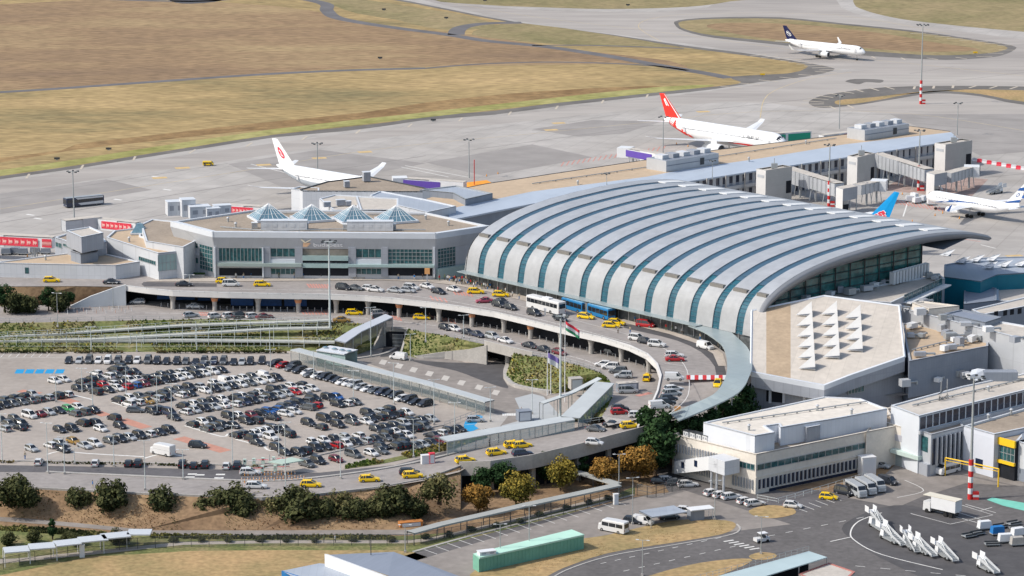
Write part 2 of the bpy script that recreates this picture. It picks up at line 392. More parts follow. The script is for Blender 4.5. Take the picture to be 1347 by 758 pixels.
b4=bank('green_bank',[(801,501),(806,512),(804,527),(792,548)],[(790,507),(742,553),(745,556),(760,553)])
# inner road surfaces
sheet('inner_road',[(436,462),(520,455),(534,455),(600,472),(665,500),(720,522),(716,556),(660,564),(640,535)],ZP,M_asphw,.006)
sheet('sunken_road',smooth([(543,474),(590,477),(640,478),(655,484),(663,500),(668,511),(640,503),(600,488),(560,480)],3),ZP,M_asphd,.012)
sheet('sunken_road',[(505,456),(534,440),(540,466),(500,470)],ZP,M_asphd,.011)
sheet('sunken_road',[(640,482),(672,462),(695,470),(664,498)],ZP,M_asphd,.009)
# retaining walls
def wall(name,label,pts,m=M_conc,th=.5,cat='wall'):
    """pts: (px,py_base,zbase,ztop)"""
    t=None;mb=MB();W=[G(x,y,zb) for x,y,zb,zt in pts]
    for i in range(len(W)-1):
        a,b=W[i],W[i+1];d=(b-a);d.z=0;s=Vector((-d.y,d.x,0)).normalized()*th
        mb.prism([(a.x,a.y),(b.x,b.y),(b.x+s.x,b.y+s.y),(a.x+s.x,a.y+s.y)],min(pts[i][2],pts[i+1][2])-.3,0,cap=False) if 0 else None
        za,zb2=pts[i][3],pts[i+1][3];z0a,z0b=pts[i][2],pts[i+1][2]
        lo=[Vector((a.x,a.y,z0a)),Vector((b.x,b.y,z0b)),Vector((b.x+s.x,b.y+s.y,z0b)),Vector((a.x+s.x,a.y+s.y,z0a))]
        hi=[Vector((a.x,a.y,za)),Vector((b.x,b.y,zb2)),Vector((b.x+s.x,b.y+s.y,zb2)),Vector((a.x+s.x,a.y+s.y,za))]
        for k in range(4):
            j=(k+1)%4;mb.face([lo[k],lo[j],hi[j],hi[k]])
        mb.face(hi)
    return centre(tag(mb.build(name,m),label,cat))
wall('retaining_wall','curved concrete wing wall between the green bank and the sunken road',[(548,471,0,.5),(585,472,0,1.8),(615,476,0,3.2),(640,480,0,5.1)])
wall('retaining_wall','sloping concrete wing wall left of the small underpass',[(490.6,460,0,.4),(498,458,0,2.6),(504,456,0,5.3)])
wall('retaining_wall','sloping concrete wing wall right of the small underpass',[(535,457,0,5.3),(531,461,0,2.8),(526,466,0,.4)])
t=thing('underpass','small concrete underpass mouth with a metal gate under the arrivals road','underpass',G(520,453,0))
a,b=G(504,455.5,0),G(535,456.5,0);F1=Fac(a,b)
o=MB();F1.rect(o,0,1,4.1,5.3,.3);F1.rect(o,0,.12,0,4.1,.2);F1.rect(o,.9,1,0,4.1,.2);o.build('portal_frame',M_conc,t)
o=MB();F1.rect(o,.12,.9,0,4.1,.05);o.build('opening',M_dark,t)  # flat dark sheet standing for the shaded passage
o=MB()
for i in range(9): F1.rect(o,.42+.05*i,.425+.05*i+.01,0,3.3,.15)
for z in (.2,1.2,2.2,3.2): F1.rect(o,.4,.9,z,z+.12,.16)
o.build('gate',M_steel,t)
t=thing('underpass','wide concrete bridge carrying parked cars over the sunken road','bridge',G(665,470,0))
o=MB();T=[(637,453),(655,457.5),(670,461.5),(685,465),(700,468)]
W=[G(x,y,ZA) for x,y in T]
for i in range(4):
    a,b=W[i],W[i+1];a=a+Vector((0,-.5,0));b=b+Vector((0,-.5,0))
    o.prism([a,b,b+Vector((0,.5,0)),a+Vector((0,.5,0))],3.6,6.1,bottom=True)
o.build('parapet',M_conc,t)
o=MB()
a,b=W[0],W[-1];o.face([(a.x,a.y+9,0),(b.x,b.y+9,0),(b.x,b.y+9,5),(a.x,a.y+9,5)]);o.build('abutment',M_dark,t)  # far wall blackened to carry the shade under the bridge
for px,py in ((668,480),(690,488)):
    g=G(px,py,0);o=MB();o.tube(g,g+Vector((0,0,4.9)),.7,10);o.build('pier',M_conc,t)
# kerb ring round the green island and edge of bank
def kerbline(pts,z,wd=.5,h=.3,m=M_conc,closed=False,name='kerb'):
    mb=MB();q=[G(x,y,z) for x,y in smooth(pts,4,closed)]
    for i in range(len(q)-1):
        a,b=q[i],q[i+1];d=(b-a);s=Vector((-d.y,d.x,0)).normalized()*wd
        mb.prism([(a.x,a.y),(b.x,b.y),(b.x+s.x,b.y+s.y),(a.x+s.x,a.y+s.y)],z-.1,z+h)
    return mb.build(name,m,kind='structure')
kerbline([(676,463),(666,480),(662,495),(672,508),(700,515),(722,518)],ZP,1.2,.7)
kerbline([(536,461),(548,471),(585,472)],ZP,1,.4)
kerbline([(430,478),(500,468),(522,459)],ZP,.8,.3)
# footpaths and plaza
sheet('pavement',[(436,462),(455,468),(560,505),(642,535),(640,541),(555,512),(440,472),(375,464),(376,460)],ZP,M_pave,.02)
sheet('pavement',[(677,524),(700,518),(715,522),(741,552),(700,560),(660,566),(660,560),(690,552)],ZP,mat('grey_paving',(.40,.42,.43),.85,.06,.2),.03)
sheet('pavement',[(640,541),(668,548),(652,568),(640,570),(624,560),(636,548)],ZP,M_conc,.016)
# ------------------------------------------------------------ fields beyond the apron
FLD=[(-600,110),(-600,300),(-60,245),(0,236),(100,222),(180,209),(270,195),(360,181),(450,173),(520,164),(560,158),(650,151),(750,138),(870,125),(935,118),(1000,108),(1060,101),(1096,93),(1090,88),(1044,80),(1000,73),(957,67),(900,60),(800,45),(684,30),(600,14),(540,2),(470,-12),(300,-60),(-600,-120)]
sheet('asphalt_shoulder',smooth(FLD,2),ZA,M_shoulder,.01)
def off_in(pts,dy,dx=0): return pts
F2_=[(-600,110),(-600,296),(-60,241),(0,232),(100,218),(180,205),(270,191),(360,177.5),(450,168),(520,160),(560,153),(650,146),(750,133),(870,119.5),(900,118),(960,112),(975,108),(960,101),(1035,97),(1060,90),(1056,84),(1000,76),(957,70),(900,62.5),(800,47),(684,32),(600,16),(540,4),(470,-10),(300,-58),(-600,-118)]
sheet('grass_field',smooth(F2_,2),ZA,M_dry2,.02)
sheet('grass_field',smooth([(-600,60),(-600,140),(0,119),(130,112),(300,101),(420,92),(560,88),(700,86),(850,84),(905,92),(880,80),(760,66),(620,46),(560,40),(470,30),(440,20),(360,8),(200,0),(0,6)],2),ZA,M_dry,.03)
sheet('grass_field',smooth([(-600,238),(-100,222),(0,214),(100,197),(200,186),(330,172),(450,165),(560,148),(700,138),(860,120),(860,113),(700,121),(560,135),(480,148),(330,163),(200,178),(100,190),(0,208)],2),ZA,mat('brown_grass',(.20,.12,.05),.95,0,.03,c2=(.33,.22,.10),fine=(.3,.25)),.028)
sheet('grass_field',smooth([(-200,250),(0,231.5),(180,204.5),(360,177),(540,157),(700,139),(900,118),(940,112),(860,115),(700,132),(540,150),(360,170),(180,197),(0,224),(-200,240)],2),ZA,mat('green_verge',(.22,.22,.06),.95,0,.04,c2=(.36,.33,.13),fine=(.25,.2)),.033)
sheet('grass_field',smooth([(467,-2),(560,12),(600,18),(640,28),(650,36),(600,40),(560,36),(520,26),(470,18),(440,8),(410,-5)],2),ZA,M_olive,.031)
sheet('grass_field',smooth([(640,36),(690,31),(800,46),(880,60),(860,62),(760,60),(680,54),(620,46)],2),ZA,M_olive,.034)
for p in (smooth([(560,-3),(637,6.5),(720,10),(800,12),(900,9.5),(960,2),(1000,-10),(800,-60),(560,-40)],3),
          smooth([(1124,6),(1136,13),(1160,20),(1198,27),(1270,35),(1347,42),(1500,56),(1500,-60),(1200,-50),(1130,-10)],3)):
    sheet('grass_field',p,ZA,M_olive,.02)
ISL=[(888,33),(892,27),(940,23),(1027,23),(1110,31),(1198,40),(1270,50),(1331,60),(1334,66),(1318,73),(1298,76),(1244,79),(1164,75),(1097,70),(1041,61),(940,50),(900,41)]
sheet('asphalt_shoulder',smooth(ISL,3),ZA,M_shoulder,.02)
sheet('grass_field',smooth([(893,33),(898,28),(940,25),(1027,25),(1110,33),(1198,42),(1270,52),(1322,61),(1318,67),(1290,71),(1230,73),(1164,69),(1097,64),(1041,57),(940,47),(902,39)],3),ZA,M_olive,.03)
sheet('grass_field',smooth([(930,36),(960,30),(1060,33),(1160,44),(1230,56),(1290,66),(1200,68),(1100,60),(1000,50)],3),ZA,M_dry,.036)
IS2=[(1064,134),(1075,128),(1097,123),(1164,115),(1265,113),(1347,114),(1460,116),(1460,142),(1347,138),(1290,127),(1231,123),(1180,130),(1131,138),(1084,142),(1068,139)]
sheet('asphalt_shoulder',smooth(IS2,3),ZA,M_shoulder,.02)
sheet('grass_field',smooth([(1098,134),(1110,131),(1150,128),(1200,122),(1270,118),(1347,119),(1460,121),(1460,139),(1347,134),(1290,124),(1225,120),(1160,131),(1130,136),(1104,138)],3),ZA,M_lawn,.03)
sheet('asphalt_shoulder',smooth([(1112,107),(1125,104),(1160,105),(1158,109),(1140,108),(1130,111),(1118,109)],3),ZA,M_shoulder,.02)
# taxiways read slightly different from the stands
sheet('taxiway',smooth([(1096,96),(1000,111),(870,128),(650,154),(450,177),(200,210),(0,240),(-300,285),(-300,300),(0,254),(300,212),(500,182),(760,152),(960,134),(1064,142),(1180,150),(1500,170),(1500,100),(1200,92)],2),ZA,M_taxi,.006)
sheet('taxiway',smooth([(470,-20),(560,1),(684,28),(900,57),(1041,78),(1096,90),(1200,95),(1500,110),(1500,62),(1347,52),(1200,32),(1124,18),(1100,0),(1100,-40),(1000,-30),(930,10),(800,16),(637,9),(540,-20)],2),ZA,M_taxi,.007)
# perimeter tracks
mb=MB()
for pts,wd in (([(-500,150),(0,121.5),(130,113),(330,99),(450,93),(560,90)],5.5),([(560,90),(640,84),(740,82),(850,86),(905,93)],3),([(350,-10),(424,4),(430,14),(445,24),(500,34),(590,46),(640,54),(720,62),(800,74),(860,85),(930,97),(960,103)],7),([(600,46),(602,40),(612,35),(640,31),(686,30)],8),([(700,60),(780,60),(900,64)],3),([(0,-6),(250,2),(330,-6)],6)):
    stroke(mb,pts,ZA,wd,.05)
mb.build('service_track',mat('old_asphalt',(.14,.135,.14),.9,.2,.1),kind='structure')
sheet('service_track',smooth([(222,-2),(240,5),(280,3),(300,-4),(260,-14)],3),ZA,M_asphd,.05)
# dark patches and joints on the stands
mb=MB()
for q in (((300,216),(420,197),(560,215),(380,250)),((560,214),(700,190),(780,207),(640,232)),((700,170),(760,180),(820,176),(870,160),(780,158)),((0,255),(140,236),(200,250),(0,282)),((1170,150),(1347,150),(1347,200),(1290,205))): mb.face([G(x,y,ZA)+Vector((0,0,.014)) for x,y in q])
mb.build('apron_patch',mat('apron_patch_concrete',(.30,.28,.265),.9,.08,.03,fine=(.1,.1)),kind='structure')
mb=MB()
for a,b,wd in (((0,293),(250,253),.5),((250,253),(560,205),.5),((-50,330),(330,262),.4),((880,150),(1140,122),.5),((960,170),(1347,190),.6),((1000,145),(1347,158),.4),((600,200),(860,165),.4),((700,172),(1000,160),.4),((1180,160),(1347,175),.4),((0,262),(300,215),.35)):
    stroke(mb,[a,b],ZA,wd,.016,False)
for k in range(60):
    x=R.uniform(-50,1380);y=R.uniform(130,300) if R.random()<.6 else R.uniform(75,180)
    if y<236-.125*x+8 and x<1090: continue
    l=R.uniform(30,140);sl_=R.choice((-.12,-.1,-.16,.03,-.02));stroke(mb,[(x,y),(x+l,y+sl_*l)],ZA,R.uniform(.15,.5),.015,False)
mb.build('expansion_joint',mat('joint_sealant',(.2,.19,.18),.9,.1,.2),kind='structure')
# paint on the airfield
mb=MB()
for pts in ([(1347,172),(1200,150),(1050,146),(950,150),(860,160),(700,176),(500,196),(300,228),(0,275)],[(1347,100),(1200,84),(1100,74),(1000,60),(850,40),(700,22),(560,-2)],[(1000,155),(1010,125),(1060,105),(1120,95)],[(870,55),(840,36),(860,24),(930,18),(1100,20),(1250,45)]):
    stroke(mb,pts,ZA,.35,.02)
mb.build('taxi_line',mat('worn_yellow_paint',(.52,.42,.26),.9,.2,.2),kind='structure')
mb=MB()
def dashes(line,z,n,ln,wd,ang,lift=.04):
    q=[G(x,y,z) for x,y in line];seg=[(q[i+1]-q[i]).length for i in range(len(q)-1)];T=sum(seg)
    for k in range(n):
        d=T*(k+.5)/n;i=0
        while d>seg[i] and i<len(seg)-1: d-=seg[i];i+=1
        p=q[i].lerp(q[i+1],d/seg[i]);t_=(q[i+1]-q[i]).normalized();a=math.atan2(t_.y,t_.x)+ang
        mb.box((p.x,p.y,z+lift),(ln,wd,.01),a)
dashes([(1097,93),(1070,86),(1035,78),(990,72)],ZA,9,10,.9,1.5)
dashes([(1097,93),(1060,100),(1000,108),(950,117)],ZA,6,10,.9,-1.4)
dashes([(1131,140),(1084,142.5),(1066,136),(1080,128),(1120,120),(1180,115)],ZA,12,9,.9,1.4)
dashes([(1190,116),(1265,114),(1347,116)],ZA,6,8,1,1.2)
dashes([(1200,43),(1331,61)],ZA,8,8,.8,1.2)
dashes([(1331,64),(1290,76),(1200,78),(1130,75)],ZA,7,7,.8,-1.1)
dashes([(880,123),(650,152),(450,176),(180,208),(0,238)],ZA,13,9,.8,.75)
mb.build('shoulder_marking',mat('pale_marking',(.50,.44,.36),.9,.1,.5),kind='structure')
mb=MB()
for x,y in ((35,282),(45,287),(95,269),(215,249),(200,232),(150,262)): stroke(mb,[(x,y),(x+10,y+1.5)],ZA,1.2,.02,False)
for a,b in (((533,218),(620,234)),((528,220),(590,233)),((410,236),(330,216)),((1190,180),(1240,250)),((1196,260),(1188,285)),((1290,322),(1310,327))): stroke(mb,[a,b],ZA,.45,.02,False)
mb.build('stand_marking',M_marking,kind='structure')
mb=MB()
for x,y in ((240,221),(210,234),(347,217),(420,208),(590,146),(480,200),(735,162),(725,171),(925,147),(1050,300),(1335,337)): mb.box((*G(x,y,ZA+.02)[:2],ZA+.02),(5,3.5,.01),.3)
mb.build('stand_marking',mat('ochre_marking',(.55,.40,.20),.9,.2,.6),kind='structure')
mb=MB()
for x0,y0,n in ((1170,262,16),(1150,285,18)):
    for k in range(n):
        stroke(mb,[(x0+k*5,y0+k*.8),(x0+k*5+6,y0+k*.8+6)],ZA,.5,.022,False)
stroke(mb,[(1165,300),(1290,318)],ZA,.5,.02,False)
for k in range(20): stroke(mb,[(738+k*7,219-k*1.1),(742+k*7,213-k*1.1)],ZA,.4,.02,False)
mb.build('hatched_marking',M_redp,kind='structure')
sheet('stand_marking',[(1195,228),(1300,236),(1275,262),(1160,250)],ZA,mat('reddish_stand',(.34,.25,.22),.9,.1,.1,fine=(.4,.2)),.018)
# ------------------------------------------------------------ car park markings
mb=MB()
q=[(17,485),(88,484),(84,491),(19,492)]
for k in range(5):
    x=18+k*13.2;mb.face([G(*p,ZP)+Vector((0,0,.012)) for p in ((x+1,491.5),(x+12,491.5),(x+14.5,486),(x+4,486))])
mb.face([G(*p,ZP)+Vector((0,0,.013)) for p in smooth([(610,561),(616,549),(626,546),(636,548),(640,553),(632,562),(618,568)],3)])
mb.build('disabled_bay',mat('bay_blue_paint',(.02,.28,.55),.8,.1,.4),kind='structure')
mp_=MB()
mb=MB()
for a in range(4): stroke(mb,[(612+a,559-a*3.6),(637,557-a*3.0)],ZP,.15,.02,False)
for k in range(16): stroke(mb,[(84+k*4.4,485),(84+k*4.4,485)],ZP,.1,.02,False) if 0 else None
stroke(mb,[(0,471),(350,468)],ZP,.15,.02,False)
for k in range(8): stroke(mb,[(k*10-4,465),(k*10-9,470)],ZP,.15,.02,False)
for pts in ([(340,572),(352,592),(372,590)],[(62,598),(80,594),(120,597),(190,601)],[(190,603),(215,597),(240,600)],[(93,519),(110,523),(122,526)],[(147,529),(180,540),(200,545)],[(243,560),(290,574),(300,571)],[(310,578),(340,586)]): stroke(mb,pts,ZP,.6,.02)
for k in range(8): mb.box((*G(662+k*3,545.5,ZP)[:2],ZP+.02),(.5,2.2,.01),0)
for i,(x,y) in enumerate(((504,476),(525,481),(544,486),(565,491),(586,497),(607,503),(630,509),(652,516))):
    if i<8: mp_.face([G(*p,ZP)+Vector((0,0,.025)) for p in ((x-6,y+2.5),(x+2,y+4.5),(x+6,y-1.5),(x-2,y-3))])
mp_.build('lane_marking',mat('pale_box_marking',(.50,.47,.43),.85,.1,.5),kind='structure')
for x,y in ((253,624),(263,625),(290,624.5),(250,628),(288,629)): mb.box((*G(x,y,ZP)[:2],ZP+.04),(2,1,.01),0)
for k in range(7): stroke(mb,[(735+k*9,574-k*3.2),(742+k*9,580-k*3.2)],3.2,.16,.05,False) if 0 else None
mb.build('lane_marking',M_marking,kind='structure')
mb=MB()
for a,b,wd in (((26,514),(52,518),2.5),((80,524),(99,530),3),((124,541),(140,547),3),((160,552),(193,563),3.2),((235,576),(297,594),3.4),((395,515),(390,505),.01)): stroke(mb,[a,b],ZP,wd,.014,False)
mb.build('pedestrian_marking',mat('brick_red_marking',(.48,.24,.18),.9,.12,.6),kind='structure')
# lower service road and path south of the car park
sheet('access_road',[(-420,610),(0,612),(120,614),(300,618),(420,622),(520,612),(600,590),(604,596),(560,608),(500,617),(420,627),(345,633),(191,626),(100,622),(20,621),(-420,622)],ZP,M_asph,.022)
kerbline([(60,622),(191,628),(345,634),(430,628),(520,615),(600,597)],ZP,.8,.25)
kerbline([(-100,607),(0,607.5),(120,609),(300,613),(350,614),(380,611)],ZP,.4,.3)
kerbline([(378,606),(400,604),(480,586),(560,565),(585,560)],ZP,.4,.25)
sheet('verge',[(450,618),(470,613),(540,597),(585,583),(640,566),(640,574),(600,590),(540,603),(500,611)],ZP,M_bank,.05)
# bottom lot
sheet('footpath',[(-420,660),(0,678),(60,683),(120,689),(200,698),(345,698),(540,697),(540,704),(345,705),(190,704),(150,698),(60,690),(0,686),(-420,670)],ZB,M_asphw,.03)
sheet('meadow',[(-420,800),(-100,770),(0,757),(120,733),(250,725),(360,724),(520,724),(545,727),(640,760),(700,900),(-420,900)],ZB,M_lawn,.03)
sheet('verge',[(-420,690),(0,692),(150,702),(345,706),(540,705),(600,700),(700,680),(800,655),(835,640),(835,650),(700,690),(545,728),(345,724),(120,732),(0,757),(-420,800)],ZB,M_bank,.025)
sheet('footpath',[(-100,740),(20,735),(150,722),(240,713),(345,711),(530,711),(560,709),(700,677),(810,650),(812,653),(700,681),(560,713),(530,715),(345,715),(240,717),(150,727),(20,740),(-100,750)],ZB,M_pave,.035)
sheet('service_yard',[(520,735),(560,723),(700,688),(830,655),(880,648),(850,600),(960,640),(1140,655),(1347,520),(2000,500),(2000,1000),(900,1000),(640,1000),(600,770)],ZB,mat('yard_asphalt',(.125,.117,.115),.9,.15,.1,fine=(.8,.12)),.03)
sheet('service_yard',[(790,668),(850,652),(900,645),(930,655),(1040,690),(960,700),(930,690),(860,690),(800,706),(720,728),(590,768),(540,740),(700,693)],ZB,M_asphw,.045)
sheet('service_yard',smooth([(1110,690),(1160,668),(1210,668),(1300,700),(1347,720),(1500,800),(1300,790),(1180,745),(1120,710)],3),ZB,M_asphd,.05)
sheet('service_yard',[(980,667),(1060,643),(1128,652),(1060,672),(1000,680)],ZB,M_asph,.045)
sheet('service_yard',[(1115,655),(1160,628),(1190,600),(1347,560),(1347,640),(1270,636),(1210,655),(1180,668)],ZB,M_asphw,.045)
sheet('verge',smooth([(620,762),(640,742),(700,723),(760,710),(800,704),(860,690),(900,684),(955,685),(968,692),(950,703),(880,715),(800,728),(740,748),(700,765)],3),ZB,M_lawn,.06)
sheet('verge',smooth([(985,672),(1010,665),(1040,668),(1046,676),(1020,682),(995,680)],3),ZB,M_lawn,.07)
sheet('verge',smooth([(985,732),(1000,727),(1020,729),(1018,735),(995,737)],3),ZB,M_lawn,.07)
sheet('verge',smooth([(840,765),(900,745),(960,736),(990,738),(940,760),(880,780)],3),ZB,M_lawn,.065)
kerbline([(968,690),(972,697),(955,705),(880,718),(800,732),(740,752),(715,770)],ZB,.4,.12)
kerbline([(545,727),(620,706),(700,686),(780,666),(835,652)],ZB,.7,.15)
mb=MB()
for k in range(17):
    x=560+k*15.5;y=722-k*4.05;stroke(mb,[(x-3,y+1),(x+15,y+7.5)],ZB,.17,.08,False)
for k in range(6):
    x=952+k*5.6;y=713+k*2.1;stroke(mb,[(x,y),(x+14,y-3.2)],ZB,.0,.08,False) if 0 else stroke(mb,[(x+k*1.2,y),(x+13+k*1.2,y+4-6)],ZB,.55,.08,False)
for x0,y0,x1,y1,n in ((790,742,960,705,9),(820,752,980,716,8),(1010,706,1150,678,6),(1125,745,1290,760,5)):
    for k in range(n):
        a=k/n;b=a+.4/n;stroke(mb,[(x0+(x1-x0)*a,y0+(y1-y0)*a),(x0+(x1-x0)*b,y0+(y1-y0)*b)],ZB,.2,.08,False)
stroke(mb,[(1092,713),(1119,707)],ZB,.3,.08,False)
stroke(mb,[(1160,675),(1130,686),(1119,700),(1125,712),(1160,730),(1240,750)],ZB,.3,.08)
for p in ([(1198,676),(1250,690),(1306,678),(1262,664)],[(1228,672),(1285,688)],[(1240,668),(1290,684)],[(1270,664),(1310,675)],[(1290,672),(1305,668)]): stroke(mb,p,ZB,.22,.08,False)
for k in range(6): stroke(mb,[(1046+k*9,668-k*3),(1062+k*9,674-k*3)],ZB,.17,.08,False)
stroke(mb,[(1180,655),(1215,646),(1190,632)],ZB,.2,.08)
mb.build('lane_marking',M_marking,kind='structure')
sheet('painted_walkway',[(1305,655),(1347,662),(1400,672),(1380,680),(1320,666),(1298,658)],ZB,mat('mint_marking',(.18,.52,.42),.8,.12,.4),.08)
# ============================================================ UPPER DECK
DK=[((-420,378,10),(-420,361,10)),((0,377,10),(0,361,10)),((100,376.5,10),(100,361,10)),((165,377.5,10),(180,361,10)),((195,381.5,10),(230,361,10)),((227,384.5,10),(285,361,10)),((300,387,10),(330,361,10)),((360,388,10),(400,361,10)),((434,389,10),(450,361,10)),((480,391,10),(500,361,10)),((517,394,10),(540,361,10)),((562,399,10),(575,361,10)),((600,404,10),(612,366,10)),((650,412,10),(680,383,10)),((692,422,10),(730,396,10)),((736,433,10),(780,408,10)),((790,445,10),(850,425,10)),((827,456,10),(900,441,10)),((850,467,10),(940,454,10)),((863,480,10),(962,470,10)),((868,495,9.8),(990,500,10)),((864,515,8),(972,525,7.5)),((853,540,6.2),(925,548,5.6)),((838,562,5.1),(880,554,5.2))]
fr=[G(*a) for a,b in DK];bkk=[G(*b) for a,b in DK]
mb=MB()
for i in range(len(DK)-1):
    mb.face([fr[i],fr[i+1],bkk[i+1],bkk[i]])
mb.build('departures_road',M_deck,kind='structure')
t=thing('road_deck','long curved concrete road deck on columns in front of the two terminals','bridge',fr[8])
mb=MB();ins=MB()
for i in range(3,len(DK)-1):
    a,b=fr[i],fr[i+1];d=(b-a);d.z=0;s=Vector((-d.y,d.x,0)).normalized()*.45
    mb.prism([a,b,b+s,a+s],[a.z-1.1,b.z-1.1,b.z-1.1,a.z-1.1],[a.z+.4,b.z+.4,b.z+.4,a.z+.4],bottom=True)
mb.build('parapet',mat('pale_concrete',(.62,.61,.60),.8,.06,.3),t)
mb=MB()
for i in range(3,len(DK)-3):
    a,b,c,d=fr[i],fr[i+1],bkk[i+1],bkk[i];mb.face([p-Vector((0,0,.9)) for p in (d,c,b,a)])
mb.build('deck_soffit',M_dark,t)  # underside coloured near black, shade put into the colour
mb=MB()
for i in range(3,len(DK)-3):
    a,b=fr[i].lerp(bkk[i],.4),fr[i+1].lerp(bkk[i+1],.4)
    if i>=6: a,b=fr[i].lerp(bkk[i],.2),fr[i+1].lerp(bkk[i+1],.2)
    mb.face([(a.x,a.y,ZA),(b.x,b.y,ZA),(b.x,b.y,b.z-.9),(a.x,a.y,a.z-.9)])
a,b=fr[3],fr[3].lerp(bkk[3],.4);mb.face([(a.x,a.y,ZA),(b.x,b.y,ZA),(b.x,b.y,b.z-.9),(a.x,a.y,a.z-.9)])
mb.build('undercroft_wall',M_dark,t)  # wall set close and blackened to stand for the deep undercroft shade
mb=MB()
for i,(u,c) in enumerate(((4.3,0),(4.8,0),(5.4,0),(6.2,0),(6.8,0),(7.3,0))):
    k=int(u);f_=u-k;a=fr[k].lerp(fr[k+1],f_).lerp(bkk[k].lerp(bkk[k+1],f_),.385 if k<6 else .19);mb=MB();mb.box((a.x,a.y-.15,ZA+1.9),(6,.1,2.0));mb.build('blue_panel',mat('blue_backlit_panel',(.01,.06,.2),.4,.4,.5),t)
def edge_at(px,z=10):
    for i in range(3,len(DK)-1):
        x0,x1=DK[i][0][0],DK[i+1][0][0]
        if x0<=px<=x1: return fr[i].lerp(fr[i+1],(px-x0)/(x1-x0)),(fr[i+1]-fr[i])
    return fr[-1],fr[-1]-fr[-2]
for i,px in enumerate((223,280,338,391,440,481,521,573,616,657,692,732,772,811,846)):
    p,d=edge_at(px);d.z=0;d.normalize();n=Vector((-d.y,d.x,0));q=p+n*1.6
    c=MB();c.tube((q.x,q.y,ZA),(q.x,q.y,7.2),.62,10);c.tube((q.x,q.y,7.2),(q.x,q.y,8.8),.62,10,1.0)
    o=c.build('column',M_conc,t)
    if i in (1,3,6,8,10):
        c=MB();c.tube((q.x,q.y,7.6),(q.x,q.y,8.5),.8,10,1.02);c.build('collar',mat('orange_band',(.62,.28,.14),.7,.1,1),o)
# berm and wall at the left end
mb=MB();T=[G(x,y,10) for x,y in ((-420,378.5),(0,377.5),(100,377),(160,378))];B=[G(x,y,5.02) for x,y in ((-420,404),(0,403),(70,400),(150,401))]
for i in range(3): mb.face([B[i],B[i+1],T[i+1],T[i]])
mb.build('embankment',M_earth,kind='structure')
wall('retaining_wall','white tapering retaining wall at the left end of the road deck',[(93,405.5,5,5.6),(120,404,5,8),(150,402.5,5,9.9),(166,402,5,10.7)],mat('white_render',(.66,.68,.69),.8,.06,.3),.5)
# parapet / guard rails on the deck road left part
def fence(name,label,line,h,posts=None,cat='fence',m=M_rail,rails=(1,.5),r=.05,sp=4,panel=None,sm=False,group=None,postr=None):
    """line: (px,py,z). one thing: rails mesh, every post a part, optional mesh panel"""
    q=[G(*p) for p in line];c=q[len(q)//2];t=thing(name,label,cat,c,group=group)
    seg=[(q[i+1]-q[i]).length for i in range(len(q)-1)];T=sum(seg);n=max(2,min(95,int(T/sp)));P_=[]
    for k in range(n+1):
        d=T*k/n;i=0
        while d>seg[i]+1e-6 and i<len(seg)-1: d-=seg[i];i+=1
        P_.append(q[i].lerp(q[i+1],min(1,d/seg[i])))
    mb=MB()
    for f_ in rails:
        for i in range(len(q)-1): mb.tube(q[i]+Vector((0,0,h*f_)),q[i+1]+Vector((0,0,h*f_)),r,4)
    mb.build('rail',m,t)
    pr=postr or r*1.3
    pm=MB();pm.tube((0,0,0),(0,0,h),pr,5);base=pm.build('post',m,None);KIDS[base.name]=[]
    for k,p in enumerate(P_):
        o=base if k==0 else base.copy()
        if k: col.objects.link(o)
        o.parent=t;o.location=p-c
    if panel:
        mb=MB()
        for i in range(len(q)-1): mb.face([q[i]+Vector((0,0,.1)),q[i+1]+Vector((0,0,.1)),q[i+1]+Vector((0,0,h)),q[i]+Vector((0,0,h))])
        mb.build('mesh_panel',panel,t)
    return t
def alpha_mat(name,c,a):
    m=mat(name,c,.6,.1,1);b=m.node_tree.nodes['Principled BSDF'];b.inputs['Alpha'].default_value=a;return m
M_mesh=alpha_mat('wire_mesh',(.10,.11,.11),.28)
M_glz=alpha_mat('clear_glazing',(.35,.47,.50),.55)
# ============================================================ TERMINAL 2A (flat roofed)
t,wl=building('flat_roof_terminal','low terminal with brown flat roof, four glass pyramids and dark glazed bays','terminal',[(229,291),(282,304.5),(572,306.5),(641,296.5),(561,279.5),(470,277),(334,276)],23,ZA,M_fascia,M_roofg,.5,M_fasw,capw=.7)
Av=G(282,304.5,23);Bv=G(572,306.5,23);FA=Fac(Av,Bv);Lv=G(229,291,23);Rv=G(641,296.5,23)
FL=Fac(Lv,Av);FR=Fac(Bv,Rv)
# projecting fascia crown
for F_,nm in ((FA,0),(FL,1),(FR,2)):
    mb=MB();mb.face([F_.pt(-.002,21.6,.9),F_.pt(1.002,21.6,.9),F_.pt(1.002,23,.9),F_.pt(-.002,23,.9)]);mb.face([F_.pt(0,23.01,.9),F_.pt(1,23.01,.9),F_.pt(1,23.01,-.1),F_.pt(0,23.01,-.1)])
    mb.face([F_.pt(0,18.6,.1),F_.pt(1,18.6,.1),F_.pt(1,21.6,.9),F_.pt(0,21.6,.9)]);mb.build('fascia',M_grey if nm==2 else M_fasw,t) if 0 else None
    e=.55/F_.d.length;a=MB();a.face([F_.pt(-e,21.5,.9),F_.pt(1+e,21.5,.9),F_.pt(1+e,23.02,.9),F_.pt(-e,23.02,.9)]);a.face([F_.pt(-e,23.02,.9),F_.pt(1+e,23.02,.9),F_.pt(1,23.02,-.1),F_.pt(0,23.02,-.1)]);a.build('crown_band',M_fasw,t)
    a=MB();a.face([F_.pt(-e*.1,18.4,.12),F_.pt(1+e*.1,18.4,.12),F_.pt(1+e,21.5,.9),F_.pt(-e,21.5,.9)]);a.build('sloping_fascia',M_fascia,t)
